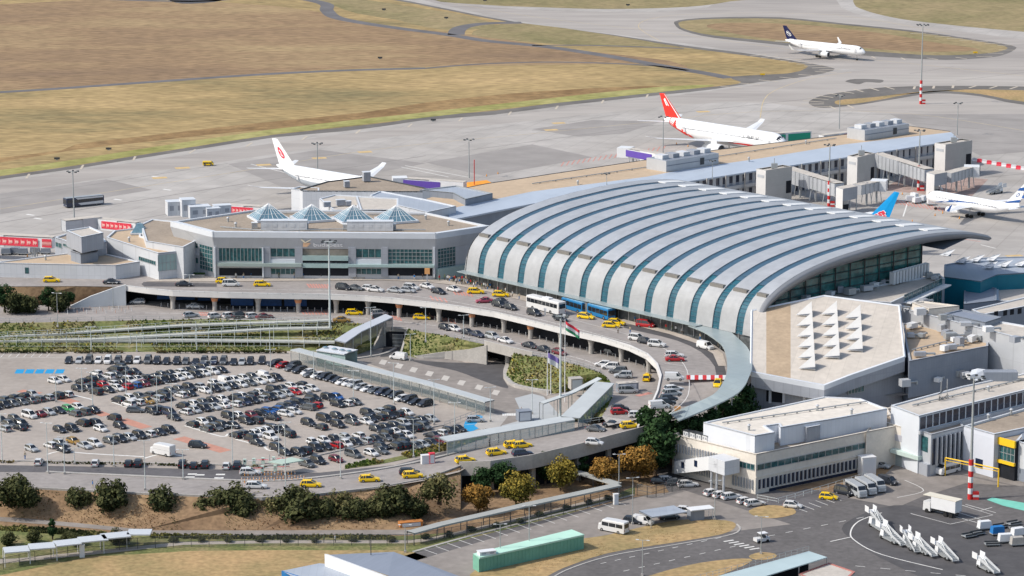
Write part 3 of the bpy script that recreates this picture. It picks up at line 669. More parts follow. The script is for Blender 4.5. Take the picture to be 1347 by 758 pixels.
def win(F_,x0,y0,x1,y1,nx,nz,par,gl=M_glass,dep=.05,fr_=M_steel,fw=.12): 
    return F_.curtain(par,F_.u(x0),F_.u(x1),F_.z(x1,y1),F_.z(x0,y0),nx,nz,gl,'window',fr_,dep,fw)
win(FA,289,325.5,346,344,12,1,t);win(FA,357,325.5,389,338,4,1,t);win(FA,469,326,502,339,4,1,t);win(FA,511,327,569,352,11,5,t)
win(FA,357,353,389,361,5,1,t);win(FA,469,353,502,361,5,1,t)
for x0,x1 in ((289,346),(399,459),(511,569)):
    mb=MB();FA.px(mb,x0,352.5,x1,363,.04);mb.build('shopfront',M_dark,t)
mb=MB();FA.px(mb,399,326,459,338,.04);mb.build('balcony_recess',mat('brown_recess',(.23,.21,.18),.8,.3,.3),t)
mb=MB();FA.px(mb,399,343,459,346,.04);mb.build('balcony_recess',M_dark,t)
for y0,y1 in ((336,342.5),(346,352)):
    mb=MB();FA.px(mb,399,y0,459,y1,.9);mb.build('balustrade',M_gglass,t)
mb=MB();FA.px(mb,288,345,398,350,1.4);mb.build('canopy',mat('pale_green_glass',(.33,.40,.38),.3,.06,.3),t)
mb=MB();FA.px(mb,459,347,572,351,1.4);mb.build('canopy',M_gglass,t)
for x0,x1 in ((346,357),(389,399),(459,469),(502,511)):
    mb=MB();FA.px(mb,x0,325,x1,364,.5);mb.build('pilaster',M_grey,t)
for x0,x1 in ((357,389),(469,502)):
    mb=MB();FA.px(mb,x0,341,x1,350,.35);mb.build('spandrel_panel',M_fasw,t)
for x in (283,346,570.5):
    mb=MB();FA.px(mb,x,325,x+2,364,.9);mb.build('column',M_fasw,t)
win(FL,241,313,262,327,6,2,t);win(FL,241,334,262,347,6,1,t);win(FL,264,320,281,358,5,6,t)
mb=MB();FL.px(mb,230,327,263,334,.3);mb.build('spandrel_panel',M_white,t)
win(FR,576,326,599,352,6,6,t)
mb=MB();FR.px(mb,574,353,640,357,1.2);mb.build('canopy',M_gglass,t)
# emblem and weathered lettering above the balcony
def text(s,name,F_,px0,py0,px1,py1,m,parent,off=1.0,sx=1):
    cu=bpy.data.curves.new(name,'FONT');cu.body=s;cu.extrude=.03;cu.align_x='LEFT'
    o=bpy.data.objects.new(name,cu);col.objects.link(o);bpy.context.view_layer.update()
    dg=bpy.context.evaluated_depsgraph_get();me=bpy.data.meshes.new_from_object(o.evaluated_get(dg));bpy.data.objects.remove(o)
    if len(me.vertices)==0:return None
    xs=[v.co.x for v in me.vertices];ys=[v.co.y for v in me.vertices];x0,x1,y0,y1=min(xs),max(xs),min(ys),max(ys)
    u0,u1=F_.u(px0),F_.u(px1);z0,z1=F_.z(px0,py1),F_.z(px0,py0);o_=OFF.get(parent.name,Vector())
    for v in me.vertices:
        a=(v.co.x-x0)/(x1-x0);b=(v.co.y-y0)/(y1-y0);v.co=F_.pt(u0+(u1-u0)*a,z0+(z1-z0)*b,off+v.co.z)-o_
    me.materials.clear();me.materials.append(m);ob=bpy.data.objects.new(name,me);col.objects.link(ob);ob.parent=parent;return ob
g=MB();z0=FA.z(397,324);z1=FA.z(397,314.5);u0,u1=FA.u(397),FA.u(411);zz=lambda f_:z0+(z1-z0)*f_;uu=lambda f_:u0+(u1-u0)*f_
g.face([FA.pt(uu(.25),zz(.6),1),FA.pt(uu(.2),zz(0),1),FA.pt(uu(.6),zz(0),1),FA.pt(uu(.95),zz(.55),1)]);g.build('emblem',mat('faded_orange',(.62,.40,.25),.7,.1,1),t)
g=MB();g.face([FA.pt(uu(0),zz(1),1.05),FA.pt(uu(.35),zz(.6),1.05),FA.pt(uu(.4),zz(.78),1.05),FA.pt(uu(.1),zz(1.05),1.05)]);g.face([FA.pt(uu(.35),zz(.6),1.05),FA.pt(uu(1),zz(1.1),1.05),FA.pt(uu(.9),zz(.9),1.05),FA.pt(uu(.4),zz(.5),1.05)]);g.build('emblem',mat('pale_gold',(.8,.72,.55),.6,.08,1),t)
text('budapest','lettering',FA,414,319,452,325,M_wplain,t,1.0)
# glass pyramids and plant boxes on its roof
for i,(x,y,w_) in enumerate(((350.5,288,8.8),(407.5,289,9.),(462,290,8.8),(518.5,290.5,8.8))):
    c=G(x+3,y,22.6);p=thing('glass_pyramid','glazed pyramid rooflight, %s from the left on the brown terminal roof'%('first','second','third','fourth')[i],'skylight',c,group='glass pyramids on the terminal roof',world=False)
    a=.38;mb=MB();mb.box((0,0,.3),(w_+1.0,w_+1.0,.6),a);mb.build('base',M_fasw,p)
    pts=[Vector((w_/2*sx,w_/2*sy,.6)) for sx,sy in ((-1,-1),(1,-1),(1,1),(-1,1))];pts=[Matrix.Rotation(a,3,'Z')@q for q in pts];ap=Vector((0,0,4.4))
    mb=MB();[mb.face([pts[k],pts[(k+1)%4],ap]) for k in range(4)];gl=mb.build('glazing',M_skyl,p)
    mb=MB()
    for k in range(4):
        mb.tube(pts[k],ap,.09,4)
        for f_ in range(1,6): mb.tube(pts[k].lerp(pts[(k+1)%4],f_/6),ap,.06,4)
        for h_ in (.33,.66): mb.tube(pts[k].lerp(ap,h_),pts[(k+1)%4].lerp(ap,h_),.05,4)
    mb.build('glazing_bar',M_wplain,p)
def boxthing(name,label,cat,px,py,z,dims,rz,m,cap=None,group=None,extra=None,gm=None):
    """small rooftop unit: body, lid and grille"""
    t=thing(name,label,cat,G(px,py,z),rz,group=group,world=False);L,W,H_=dims
    mb=MB();mb.box((0,0,H_/2),(L,W,H_));mb.build('body',m,t)
    mb=MB();mb.box((0,0,H_+.05),(L+.2,W+.2,.1));mb.build('lid',cap or m,t)
    mb=MB()
    n=max(2,int(L/2.2))
    for i in range(n): mb.box((-L/2+L*(i+.5)/n,-W/2-.03,H_*.55),(L/n*.5,.05,H_*.35))
    mb.build('grille',gm or M_grey,t);return t
boxthing('plant_box','white plant housing in front of the two left glass pyramids','plant unit',374,302,22.6,(12.6,2.6,2.6),0,M_white,M_fasw,gm=M_white)
boxthing('plant_box','white plant housing in front of the two right glass pyramids','plant unit',487,303,22.6,(12.6,2.6,2.6),0,M_white,M_fasw,gm=M_white)
for i,(x,y) in enumerate(((335,300),(402,301),(455,302),(517,302))):
    boxthing('fan_unit','small grey fan unit beside the white plant housing, %s along the brown roof'%('first','second','third','fourth')[i],'fan unit',x,y,22.6,(1.6,1.4,1.5),.1,M_steel,M_wplain,'fan units on the brown roof')
# blocks behind and around it (roof outline, roof height)
def bwin(wl_or_F,specs,t,gl=M_glass):
    for x0,y0,x1,y1,nx,nz in specs: win(wl_or_F,x0,y0,x1,y1,nx,nz,t,gl)
t,_=building('pier_block','white boarded pier block with brown hipped roof below the white tail fin','building',[(394,249),(430,238.5),(485,231.5),(560,247),(560,252),(398,251)],17,ZA,M_white,M_roofg,.3,M_dsteel)
t,_=building('pier_block','tall white end block left of the brown hipped pier roof','building',[(383,248),(398,250.5),(420,252),(420,247),(394,245)],16.8,ZA,M_white,M_roofg,.3,M_fasw)
t,_=building('roof_block','low white roof block with small units between the pyramids and the pier','building',[(420,261),(438,276),(470,277),(475,258),(440,256)],21,ZA,M_white,M_roofl,.3,M_fasw)
t,_=building('roof_block','boarded white roof block with a grey shadowed side behind the third pyramid','building',[(468,258),(474,276),(524,276),(524,261)],22,ZA,M_grey,M_roofl,.3,M_fasw)
t,_=building('link_corridor','white link corridor with a glazed gallery running right from the pier block','building',[(486,257),(524,270),(562,279),(600,271),(560,262),(500,251)],17,ZA,M_white,M_roofm,.3,M_fasw)
t,_=building('gallery_block','dark glazed gallery block on stilts next to the long tan pier roof','building',[(552,249.5),(596,253.5),(612,262),(648,254),(600,244)],17.5,9,M_slate,M_roofm,.3,M_steel)
for k in range(8):
    g=G(575+k*5,266-k*.3,9);mb=MB();mb.tube((g.x,g.y,ZA),(g.x,g.y,9.2),.18,5);mb.build('stilt',M_steel,t)
t,_=building('left_wing','white wing with tan flat roof and a row of dark windows by the café terrace','building',[(140,312),(208,333),(237,330),(222,322),(185,310),(186,299),(150,303)],17.5,ZA,M_white,M_rooft,.4,M_fasw)
FLw=Fac(G(140,312,17.5),G(208,333,17.5));win(FLw,184,337,206,349,8,1,t)
FRw=Fac(G(208,333,17.5),G(237,330,17.5));win(FRw,209,336,236,354,5,2,t,M_gglass)
t,_=building('side_block','white stepped block with skylight beside the brown roof','building',[(185,295),(192,317),(241,325),(282,304),(229,291),(200,288)],19,ZA,M_white,M_roofg,.3,M_fasw)
t,_=building('stair_tower','grey and white boxy stair tower on the far left wing','building',[(72,312),(106,323),(140,318),(132,307),(100,303)],17.5,ZA,M_grey,M_roofg,.4,M_fasw)
Fs=Fac(G(72,312,17.5),G(106,323,17.5));bwin(Fs,((75,318,83,327,2,1),(85,320,104,330,5,1)),t)
t,_=building('roof_block','grey boarded plant cube on top of the far left stair tower','building',[(87,303),(107,312),(136,306),(118,298)],21.5,17,M_grey,M_roofl,.3,M_fasw)
t,_=building('roof_block','ribbed white and grey curved screen below the left stair tower','building',[(93,330),(106,334),(128,331),(130,322),(110,320)],16.5,ZA,M_slate,M_dsteel,.3,M_grey)
t,_=building('long_wing','long white boarded wing with tan roof at the left edge of the picture','building',[(-200,347),(0,346),(152,349),(184,344),(140,334),(88,333),(0,344),(-200,346)],14,ZA,M_white,M_rooft,.3,M_fasw)
mb=MB();Fw=Fac(G(0,346,14),G(152,349,14));Fw.px(mb,34,352,39,360);mb.build('window',M_glass,t)
t=thing('glass_pyramid','small glazed lean-to rooflight on the tan roofed left wing','skylight',G(184,307,17.3),world=False)
mb=MB();mb.box((0,0,.2),(5,4,.4));mb.build('base',M_fasw,t);mb=MB();mb.box((0,0,1.6),(4.4,3.4,2.4),0,top=.35);mb.build('glazing',M_skyl,t)
for i,(x,y,z,d) in enumerate(((235,282,18,(7,4,4)),(247,284,18,(4,4,5)),(262,286,18,(6,4,3.4)),(280,287,18,(4,3,3)),(292,283,18,(5,3,3)),(430,272,21,(2,1.5,1.4)),(448,270,21,(2.5,1.5,1.6)),(458,270,21,(1.6,1.5,1.2)),(456,246,17,(1.6,1.6,1.8)),(482,238,17,(2.2,2.2,2.8)))):
    boxthing('roof_unit','pale box-shaped roof unit, number %s from the left among those behind the flat terminal roof'%('one two three four five six seven eight nine ten'.split()[i]),'roof unit',x,y,z,d,.3,M_white if i<5 else M_grey,M_fasw,'roof units behind the flat roofed terminal')
# ============================================================ CURVED HALL
A0=G(632,360.5,13.5);ang=math.radians(-48.4);EX=Vector((math.cos(ang),math.sin(ang),0));EY=Vector((-EX.y,EX.x,0))
def S(al,bk_,z): q=A0+EX*al+EY*bk_;return Vector((q.x,q.y,z))
PR=[(0,13.3),(.25,15.2),(.7,17.5),(1.5,19.5),(2.8,21.2),(4.6,22.7),(8,24.5),(12,26),(17,27.4),(24,28.7),(31,29.6),(40,30.3),(50,30.8),(60,30.9),(68,30.6),(76,29.9),(82,28.9),(88,27.4)]
PRS=[tuple(p) for p in smooth(PR,3,False)]
t=thing('vaulted_terminal','great curved silver terminal hall striped with teal glazing bands','terminal',S(50,0,ZA))
def shell(a0,a1,i0,i1,lift,m,name,parent,d=.0,lab=None):
    mb=MB();rings=[]
    for i in range(i0*3,i1*3+1):
        b,z=PRS[i]
        j0,j1=max(i-1,0),min(i+1,len(PRS)-1);n=Vector((PRS[j0][1]-PRS[j1][1],PRS[j1][0]-PRS[j0][0]));n.normalize()  # (back,z) normal
        b+=n.x*lift;z+=n.y*lift
        rings.append([S(a0,b,z),S(a1,b,z),S(a1,b-n.x*.35,z-n.y*.35),S(a0,b-n.x*.35,z-n.y*.35)])
    mb.loft(rings);o=mb.build(name,m,parent);return o
bw_=2.45;NB=13;stp=8.05;low=5
edges=[-6.]+[k*stp+s for k in range(NB) for s in (-bw_/2,bw_/2)]+[102.]
for k in range(0,len(edges)-1):
    a0,a1=edges[k],edges[k+1]
    if k%2==0:
        shell(a0,a1,0,low,0,M_silver,'facade_panel',t);shell(a0+.0,a1,low,len(PR)-1,.1,M_court,'roof_panel',t)
        shell(a0+.6,a1-.6,low,low+1,.16,mat('brown_gutter',(.17,.16,.15),.7,.1,.5),'gutter',t) if 0 else None
        mb=MB();b,z=PR[low];mb.box((0,0,0),(1,1,1)) if 0 else None
        mb.prism([S(a0+.5,b-.3,0),S(a1-.5,b-.3,0),S(a1-.5,b+1.2,0),S(a0+.5,b+1.2,0)],z-.5,[z+.05,z+.05,z+.85,z+.85] if 0 else z+.62);mb.build('gutter',mat('brown_gutter',(.20,.19,.175),.7,.1,.5),t)
        mb=MB();b,z=PR[-2];mb.box((0,0,0),(0,0,0)) if 0 else None
    else:
        shell(a0,a1,0,low+1,-.28,M_band,'glazing_band',t);shell(a0,a1,low+1,len(PR)-3,-.15,M_bandr,'roof_light',t)
        shell(a0-.2,a1+.4,len(PR)-4,len(PR)-3,.3,M_wplain,'end_highlight',t)  # short white strips added for the highlights at the band ends
        shell(a0,a1,len(PR)-3,len(PR)-1,.1,M_court,'roof_panel',t)
for k in range(NB):
    mb=MB()
    for j in range(0,low*2+4):
        i=min(j//2,low+1);f_=(j%2)/2;b=PR[i][0]*(1-f_)+PR[i+1][0]*f_;z=PR[i][1]*(1-f_)+PR[i+1][1]*f_
        mb.tube(S(k*stp-bw_/2,b-.02,z),S(k*stp+bw_/2,b-.02,z),.05,4,caps=False)
    mb.build('glazing_bar',M_bandr,t)
# rims, soffit and glazed gable on the right
mb=MB();rings=[]
for i_,(b,z) in enumerate(PRS):
    i=i_/3;th=min(1.7,.7+i*.22)
    if i>12: th=max(.5,1.7-(i-12)*.22)
    rings.append([S(101.8,b,z+.12),S(102.7,b+.2,z-.3),S(102.9,b+.4,z-.7),S(101.6,b+.8,z-th-.9),S(95,b+1.6,z-th-.4)])
mb.loft(rings,closed=False,caps=False);mb.build('rim',mat('rim_metal',(.29,.30,.32),.55,.05,.2,metal=.1),t,smooth=True)
mb=MB();rings=[[S(-6.3,b,z+.05),S(-7.2,b+.4,z-1),S(-5,b+1,z-1.8)] for b,z in PR];mb.loft(rings,closed=False,caps=False);mb.build('rim',M_silver,t)
mb=MB();mb.face([S(-6,82,28.2),S(102,82,28.2),S(102,70,26),S(-6,70,26)]);mb.face([S(-6,88,27.2),S(102,88,27.2),S(102,82,28.1),S(-6,82,28.1)]);mb.build('soffit',M_slate,t)
gp=[S(97.5,b+1.5,z-1.5) for b,z in PR[3:14]]+[S(97.5,66.5,29)]
mb=MB();mb.face([S(97.5,1,ZA)]+gp+[S(97.5,66.5,ZA)]);mb.build('gable_glazing',mat('gable_glass',(.015,.075,.08),.15,.5,.3,spec=.7,c2=(.05,.19,.18),fine=(.5,.5)),t)  # mottled like the teal glass, reflections put into the colour
mb=MB()
for k in range(12):
    b=6+k*5.5;z=31
    for i in range(len(PR)-1):
        if PR[i][0]<=b<=PR[i+1][0]: z=PR[i][1]
    mb.tube(S(97.8,b,ZA),S(97.8,b,z-1.6),.16,4)
for z in range(12,30,2):
    b0=3
    for i in range(len(PR)-1):
        if PR[i][1]-2.2<=z: b0=PR[i+1][0]
    if z<27.5: mb.tube(S(97.85,max(3,b0),z),S(97.85,66.5,z),.09,4)
mb.build('mullion',M_dsteel,t)
mb=MB();mb.face([S(-6,67,ZA),S(97.5,67,ZA),S(97.5,67,30),S(-6,67,30)]);mb.build('rear_wall',M_slate,t)
mb=MB();mb.face([S(-5.5,1,ZA),S(-5.5,66,ZA)]+[S(-5.5,b+.5,z-.6) for b,z in reversed(PR[2:14])]);mb.build('end_wall',M_grey,t)
# storefront below the panels, canopy
mb=MB();mb.face([S(-6,.5,ZA),S(101,.5,ZA),S(101,.5,13.6),S(-6,.5,13.6)]);mb.build('shopfront',mat('lobby_front',(.10,.11,.115),.5,.5,.35,fine=(.6,.5)),t)
mb=MB()
for k in range(28): q=S(-5+k*3.9,.3,0);mb.tube((q.x,q.y,10),(q.x,q.y,13.5),.12,4)
mb.build('mullion',M_steel,t)
mb=MB();mb.prism([S(-7,.2,0),S(84,.2,0),S(84,-2.4,0),S(-7,-2.4,0)],13.3,[13.5]*4,bottom=True);mb.build('canopy',M_canopy,t)
t=thing('glass_canopy','broad curved pale green glass canopy sweeping round the right end of the upper road','canopy',G(968,500,10))
inn=[(905,428),(925,436),(942,447),(951,456),(955.6,470),(956.5,485),(955,494),(950,505),(938,519),(909,532.5),(881,544)]
out=[(930,422),(955,432),(972,446),(984,458),(989,472),(989,485),(985,496),(979,508),(964.6,521),(925,540),(893,553)]
mb=MB();cz=[13.2]*7+[12.4,11,9,7.6];I=[G(x,y,z) for x,y,z in smooth([(*p,z) for p,z in zip(inn,cz)],3,False)];O=[G(x,y,z) for x,y,z in smooth([(*p,z+.05) for p,z in zip(out,cz)],3,False)]
for i in range(len(I)-1):
    mb.face([I[i],I[i+1],O[i+1],O[i]]);mb.face([p-Vector((0,0,.25)) for p in (I[i],O[i],O[i+1],I[i+1])]);mb.face([I[i],I[i]-Vector((0,0,.3)),I[i+1]-Vector((0,0,.3)),I[i+1]]);mb.face([O[i],O[i]-Vector((0,0,.3)),O[i+1]-Vector((0,0,.3)),O[i+1]])
mb.build('roof',M_canopy,t)
for i in range(1,len(I)-2,3):
    mb=MB();q=I[i].lerp(O[i],.55);mb.tube((q.x,q.y,q.z-4),(q.x,q.y,q.z),.18,6);mb.build('post',M_steel,t)
# pavement and kerbs on the deck
def dsheet(name,pts,m,z=10,lift=.02): return sheet(name,pts,z,m,lift)
dsheet('pavement',[(230,363.5),(285,363.5),(575,364.5),(612,370),(700,391),(790,413),(850,428),(905,443),(935,455),(951,466),(956,482),(945,482),(938,466),(915,452),(880,440),(820,425),(760,412),(700,399),(640,384),(600,376),(560,371),(500,369),(285,371),(190,371)],M_pave,lift=.12)
dsheet('lane',smooth([(820,431),(850,438),(890,448),(922,463),(940,482),(943,497),(955,497),(953,482),(948,468),(930,455),(905,446),(870,435),(830,427)],2),M_asphd,lift=.016)
dsheet('lane',[(189,371),(285,373),(285,377.5),(190,377),(186,374)],M_asph,lift=.015)
mb=MB()
for k in range(10):
    x=903+k*5.3
    mb.m=k%2;z=10.03;mb.face([G(*p,z) for p in ((x,493.5),(x+5.3,493.5),(x+5.3,499.5),(x,499.5))])
mb.build('crossing_marking',[M_red,M_wplain],kind='structure')
mb=MB()
def hatch(x0,y0,x1,y1,n,z,wd=.5,sl=4):
    for k in range(n): x=x0+(x1-x0)*k/n;y=y0+(y1-y0)*k/n;stroke(mb,[(x,y-2.5),(x+sl,y+3)],z,wd,.03,False)
for a in ((404,376,434,377,8,10),(596,385,622,388,6,10),(566,392,590,396,4,10),(396,411,434,411,9,5),(500,415,528,420,7,5),(566,416,600,424,7,5),(262,413,280,414,5,5),(840,506,852,513,0,5)): hatch(*a)
stroke(mb,[(838,521),(856,517)],5,1.6,.03,False)
mb.build('hatched_marking',M_redp,kind='structure')
mb=MB()
for line,z,n in (([(240,380),(400,382),(500,384),(590,396),(680,413),(760,433),(830,452)],10,45),([(190,412),(400,414),(500,420),(600,432),(700,456),(770,474),(815,492)],5,45)):
    dashes(line,z,n,3,.2,0,.035)
for p in ([(560,383),(640,392),(700,407),(800,433),(860,452),(900,480),(905,520),(880,545)],): stroke(mb,p,10,.15,.03)
for k in range(8): stroke(mb,[(872+k*2.2,470+k*8),(900,474+k*7.5)],10,.15,.03,False)
for k in range(7): stroke(mb,[(727+k*7,577-k*1.2),(721+k*8,573-k*1.6)],3,.2,.1,False) if 0 else None
mb.build('lane_marking',M_marking,kind='structure')
# ============================================================ PIER, TOWERS, JET BRIDGES
t=thing('pier_building','long narrow pier with a tan flat roof and blue grey sloping eaves','pier',G(1000,215,ZA))
ZR=15.5
Nn=[(590,275),(700,252),(851,232.5),(897,223.5),(1000,208.5),(1111,190),(1251,174)]
Fn=[(560,262),(590,252),(640,242),(841,212),(947,197),(1114,177),(1178,163.7),(1250,173.2)]
mb=MB();mb.face([p for p in ccw([G(x,y,ZR) for x,y in Nn+Fn[::-1]])]);mb.build('roof',M_rooft,t)
mb=MB()
for L in (Fn,):
    for i in range(1,len(L)-1):
        a,b=G(*L[i],ZR),G(*L[i+1],ZR);mb.tube(a,b,.18,4)
mb.build('roof_edge',M_dsteel,t)
ea=[G(x,y,ZR) for x,y in Nn];eb=[G(x,y,14.2) for x,y in ((590,290),(700,268),(860,247),(903,239),(1008,222.5),(1120,206),(1262,184))]
mb=MB()
for i in range(len(ea)-1): mb.face([eb[i],eb[i+1],ea[i+1],ea[i]]);mb.face([eb[i]-Vector((0,0,.5)),eb[i+1]-Vector((0,0,.5)),eb[i+1],eb[i]])
mb.build('sloping_eaves',mat('pale_blue_metal',(.46,.52,.60),.5,.06,.1,lines=(6,60,.9,.08),rot=.6),t)
wb=[p+Vector((.3,1.6,0)) for p in eb]
mb=MB()
for i in range(len(wb)-1):
    a,b=wb[i],wb[i+1];mb.face([(a.x,a.y,ZA),(b.x,b.y,ZA),(b.x,b.y,14),(a.x,a.y,14)])
mb.face([(wb[-1].x,wb[-1].y,ZA),(G(1250,173.2,ZR).x,G(1250,173.2,ZR).y,ZA),G(1250,173.2,ZR),(wb[-1].x,wb[-1].y,14)])
fa=[G(*p,ZR) for p in Fn]
for i in range(len(fa)-1):
    a,b=fa[i],fa[i+1];mb.face([(a.x,a.y,ZA),(b.x,b.y,ZA),b,a])
mb.build('wall',M_slate,t)
mb=MB();mc=MB()
for i in range(2,len(wb)-1):
    a,b=wb[i],wb[i+1];d=b-a;n=int(d.length/3)
    F_=Fac(a,b)
    F_.rect(mb,0,1,11.2,13.5,.08);F_.rect(mb,0,1,5.2,8.6,.08)
    F_.rect(mc,0,1,9.3,10.4,1.2)
    for k in range(n): F_.rect(mc,k/n-.02,k/n+.02,5,13.8,.14)
mb.build('window_band',M_navy,t);mc.build('ledge',M_fascia,t)
for k,px in enumerate((1136,1143,1100,1060,1080)):
    g=G(px,232-.0*k,ZA)
mb=MB()
for k in range(14): 
    x=905+k*25;q=G(x,239-(x-903)*.153,14.3);mb.tube((q.x,q.y,ZA),(q.x,q.y,14.3),.25,5)
mb.build('column',M_conc,t)
def penthouse(px,py,L,W,H_,rz,lab):
    t=thing('roof_plant','%s'%lab,'plant housing',G(px,py,ZR),rz,world=False)
    mb=MB();mb.box((0,0,H_/2),(L,W,H_));mb.build('wall',M_fascia,t)
    mb=MB();mb.box((0,0,H_+.02),(L-.8,W-.8,.05));mb.build('roof',M_slate,t)
    mb=MB();mb.box((0,-W/2-.06,H_*.55),(L*.98,.1,.25));mb.build('louvre_band',M_slate,t)
    mb=MB();mb.box((L*.18,-W/2-.1,H_*.5),(1.8,.1,2.2));mb.build('door',M_dsteel,t)
    for k in range(5):
        mb=MB();mb.box((-L/2+L*(k+.5)/5,0,H_+.7),(L*.12,W*.4,1.3));mb.build('unit',M_grey if k%2 else M_white,t)
    return t
angp=math.atan2((G(1111,190,ZR)-G(897,223.5,ZR)).y,(G(1111,190,ZR)-G(897,223.5,ZR)).x)
penthouse(898,219,24,9,3.6,angp,'grey plant housing on the tan pier roof in front of the red tailed airliner')
penthouse(1155,179,23,8,3.6,angp,'grey plant housing at the far end of the tan pier roof')
def gate_tower(lab,c0,c1,c2,zr,zb=ZA):
    a,b,c=(G(*p,zr) for p in (c0,c1,c2));d=a+(c-b)
    t=thing('gate_tower',lab,'gate tower',(b.x,b.y,zb),group='concrete gate towers along the pier')
    mb=MB();mb.prism([a,b,c,d],zb,zr,cap=False);mb.build('wall',mat('tower_concrete',(.46,.45,.43),.85,.07,.2,lines=W_(4,3,.92,.05)),t)
    mb=MB();i=inset([a,b,c,d],.5);mb.face([(*p,zr-.4) for p in i]);mb.build('roof',M_roofl,t)
    mb=MB();q=ccw([a,b,c,d])
    for k in range(4):
        j=(k+1)%4;mb.face([(q[k].x,q[k].y,zr),(q[j].x,q[j].y,zr),(*i[j],zr),(*i[k],zr)])
    mb.build('coping',M_conc,t)
    F_=Fac(a,b);mb=MB();F_.rect(mb,.0,1,zb+.1,zr-.1,.05);mb.build('sun_face_paint',mat('pale_concrete',(.62,.61,.60),.8,.06,.3),t)  # sunward face in paler concrete, sunlight put into the colour
    mb=MB();F_.rect(mb,.15,.85,zr-2.6,zr-1.7,.1);mb.build('louvre',M_fascia,t)
    F_=Fac(b,c);mb=MB();F_.rect(mb,.78,.97,zb+3,zb+7,.05);mb.build('opening',M_dark,t)
    mb=MB();e=(a+c)/2;mb.tube((e.x,e.y,zr-.4),(e.x,e.y,zr+3),.12,5);mb.box((e.x,e.y,zr+.6),(2,1.5,1.6));mb.build('vent',M_steel,t)
    return a,b,c
gate_tower('tall concrete gate tower nearest the curved hall roof',(995,222),(1007.5,224.3),(1042,219),16.5)
gate_tower('tall concrete gate tower in the middle of the pier side',(1115,205),(1128,207.3),(1151,201.5),16.5)
gate_tower('tall concrete gate tower at the far end of the pier',(1230,188),(1244,190.3),(1279,184.5),16.5)
def tunnel(name,lab,a,b,w,h,m,cat='jet bridge',ribs=True,legs=(),cab=None,ad=None,adm=None,group=None,adtext=None,mroof=None):
    """boxy telescopic passage between two world points (floor level)"""
    a=Vector(a);b=Vector(b);t=thing(name,lab,cat,(a.x,a.y,a.z-4),group=group);d=b-a;s=Vector((-d.y,d.x,0)).normalized()*w/2;up=Vector((0,0,h))
    def seg(mb,p,q,k=1.):
        s_=s*k;u_=up*k;e=Vector((0,0,(h-h*k)/2))
        P_=[p-s_+e,q-s_+e,q+s_+e,p+s_+e];Q=[x+u_ for x in P_]
        for f_ in ([P_[3],P_[2],P_[1],P_[0]],Q,[P_[0],P_[1],Q[1],Q[0]],[P_[2],P_[3],Q[3],Q[2]],[P_[0],Q[0],Q[3],P_[3]],[P_[1],P_[2],Q[2],Q[1]]): mb.face(f_)
    mid=a.lerp(b,.52)
    mb=MB();seg(mb,a,mid,1);mb.build('fixed_section',m,t)
    mb=MB();seg(mb,mid,b,.88);mb.build('sliding_section',m,t)
    mb=MB();P_=[a-s*1.04+up*1.01,b-s*.95+up*1.0,b+s*.95+up*1.0,a+s*1.04+up*1.01];mb.face(P_);mb.build('roof',mroof or M_roofl,t)
    if ribs:
        mb=MB();n=int(d.length/2.2)
        for k in range(n+1):
            p=a+d*(k/n);mb.tube(p-s*1.03,p-s*1.03+up,.09,4)
        mb.build('rib',M_steel,t)
    for f_ in legs:
        p=a+d*f_;mb=MB();mb.tube((p.x-.0,p.y,ZA),(p.x,p.y,p.z),.35,6)
        mb.tube(p-s*.9,(p.x-s.x*1.2,p.y-s.y*1.2,ZA+.5),.15,4);mb.tube(p+s*.9,(p.x+s.x*1.2,p.y+s.y*1.2,ZA+.5),.15,4);mb.build('leg',M_steel,t)
    if cab:
        p=b;mb=MB();mb.box((p.x,p.y,p.z+h/2),(w*1.5,w*1.5,h*1.05),math.atan2(d.y,d.x)+.5);o=mb.build('cab',M_wplain,t)
        mb=MB();q=p+d.normalized()*w*.78;mb.box((q.x,q.y,q.z+h*.5),(.4,w*.9,h*.8),math.atan2(d.y,d.x)+.5);mb.build('bellows',M_dsteel,o)
    if ad:
        for i,(f0,f1) in enumerate(ad):
            s_=s if s.y<0 else -s;p,q=a+d*f0+s_*1.06,a+d*f1+s_*1.06;p,q=(p,q) if p.x<q.x else (q,p);mb=MB();mb.face([p+up*.16,q+up*.16,q+up*.86,p+up*.86]);o=mb.build('advert_panel',adm,t)
            if adtext:
                F_=Fac(p,q);mb=MB()
                # pale marks spaced like the unreadable lettering on the banner
                for k in range(adtext):
                    u=(k+.5)/adtext;zb_=p.z+(q.z-p.z)*u
                    for j,(x0,x1,y0,y1) in enumerate(((-.3,-.2,.3,.7),(-.2,.0,.42,.6),(.02,.1,.3,.62),(.12,.3,.4,.6))):
                        F_.rect(mb,u+x0/adtext,u+x1/adtext,zb_+h*y0,zb_+h*y1,.05)
                mb.build('lettering',mat('pink_lettering',(.85,.5,.45),.6,.05,1),o)
    return t
def gz(x,y,z): return G(x,y,z)
tunnel('link_bridge','long sloping grey link bridge from the nearest gate tower to its gate room',gz(1036,238,9.5),gz(1104,259,8.6),4,4.5,M_fascia,'link bridge',legs=(.25,.55,.8),mroof=M_roofl)
tunnel('link_bridge','long sloping grey link bridge from the middle gate tower to its gate room',gz(1152,218,9.5),gz(1222,240,8.6),4,4.5,M_fascia,'link bridge',legs=(.25,.55,.8),mroof=M_roofl)
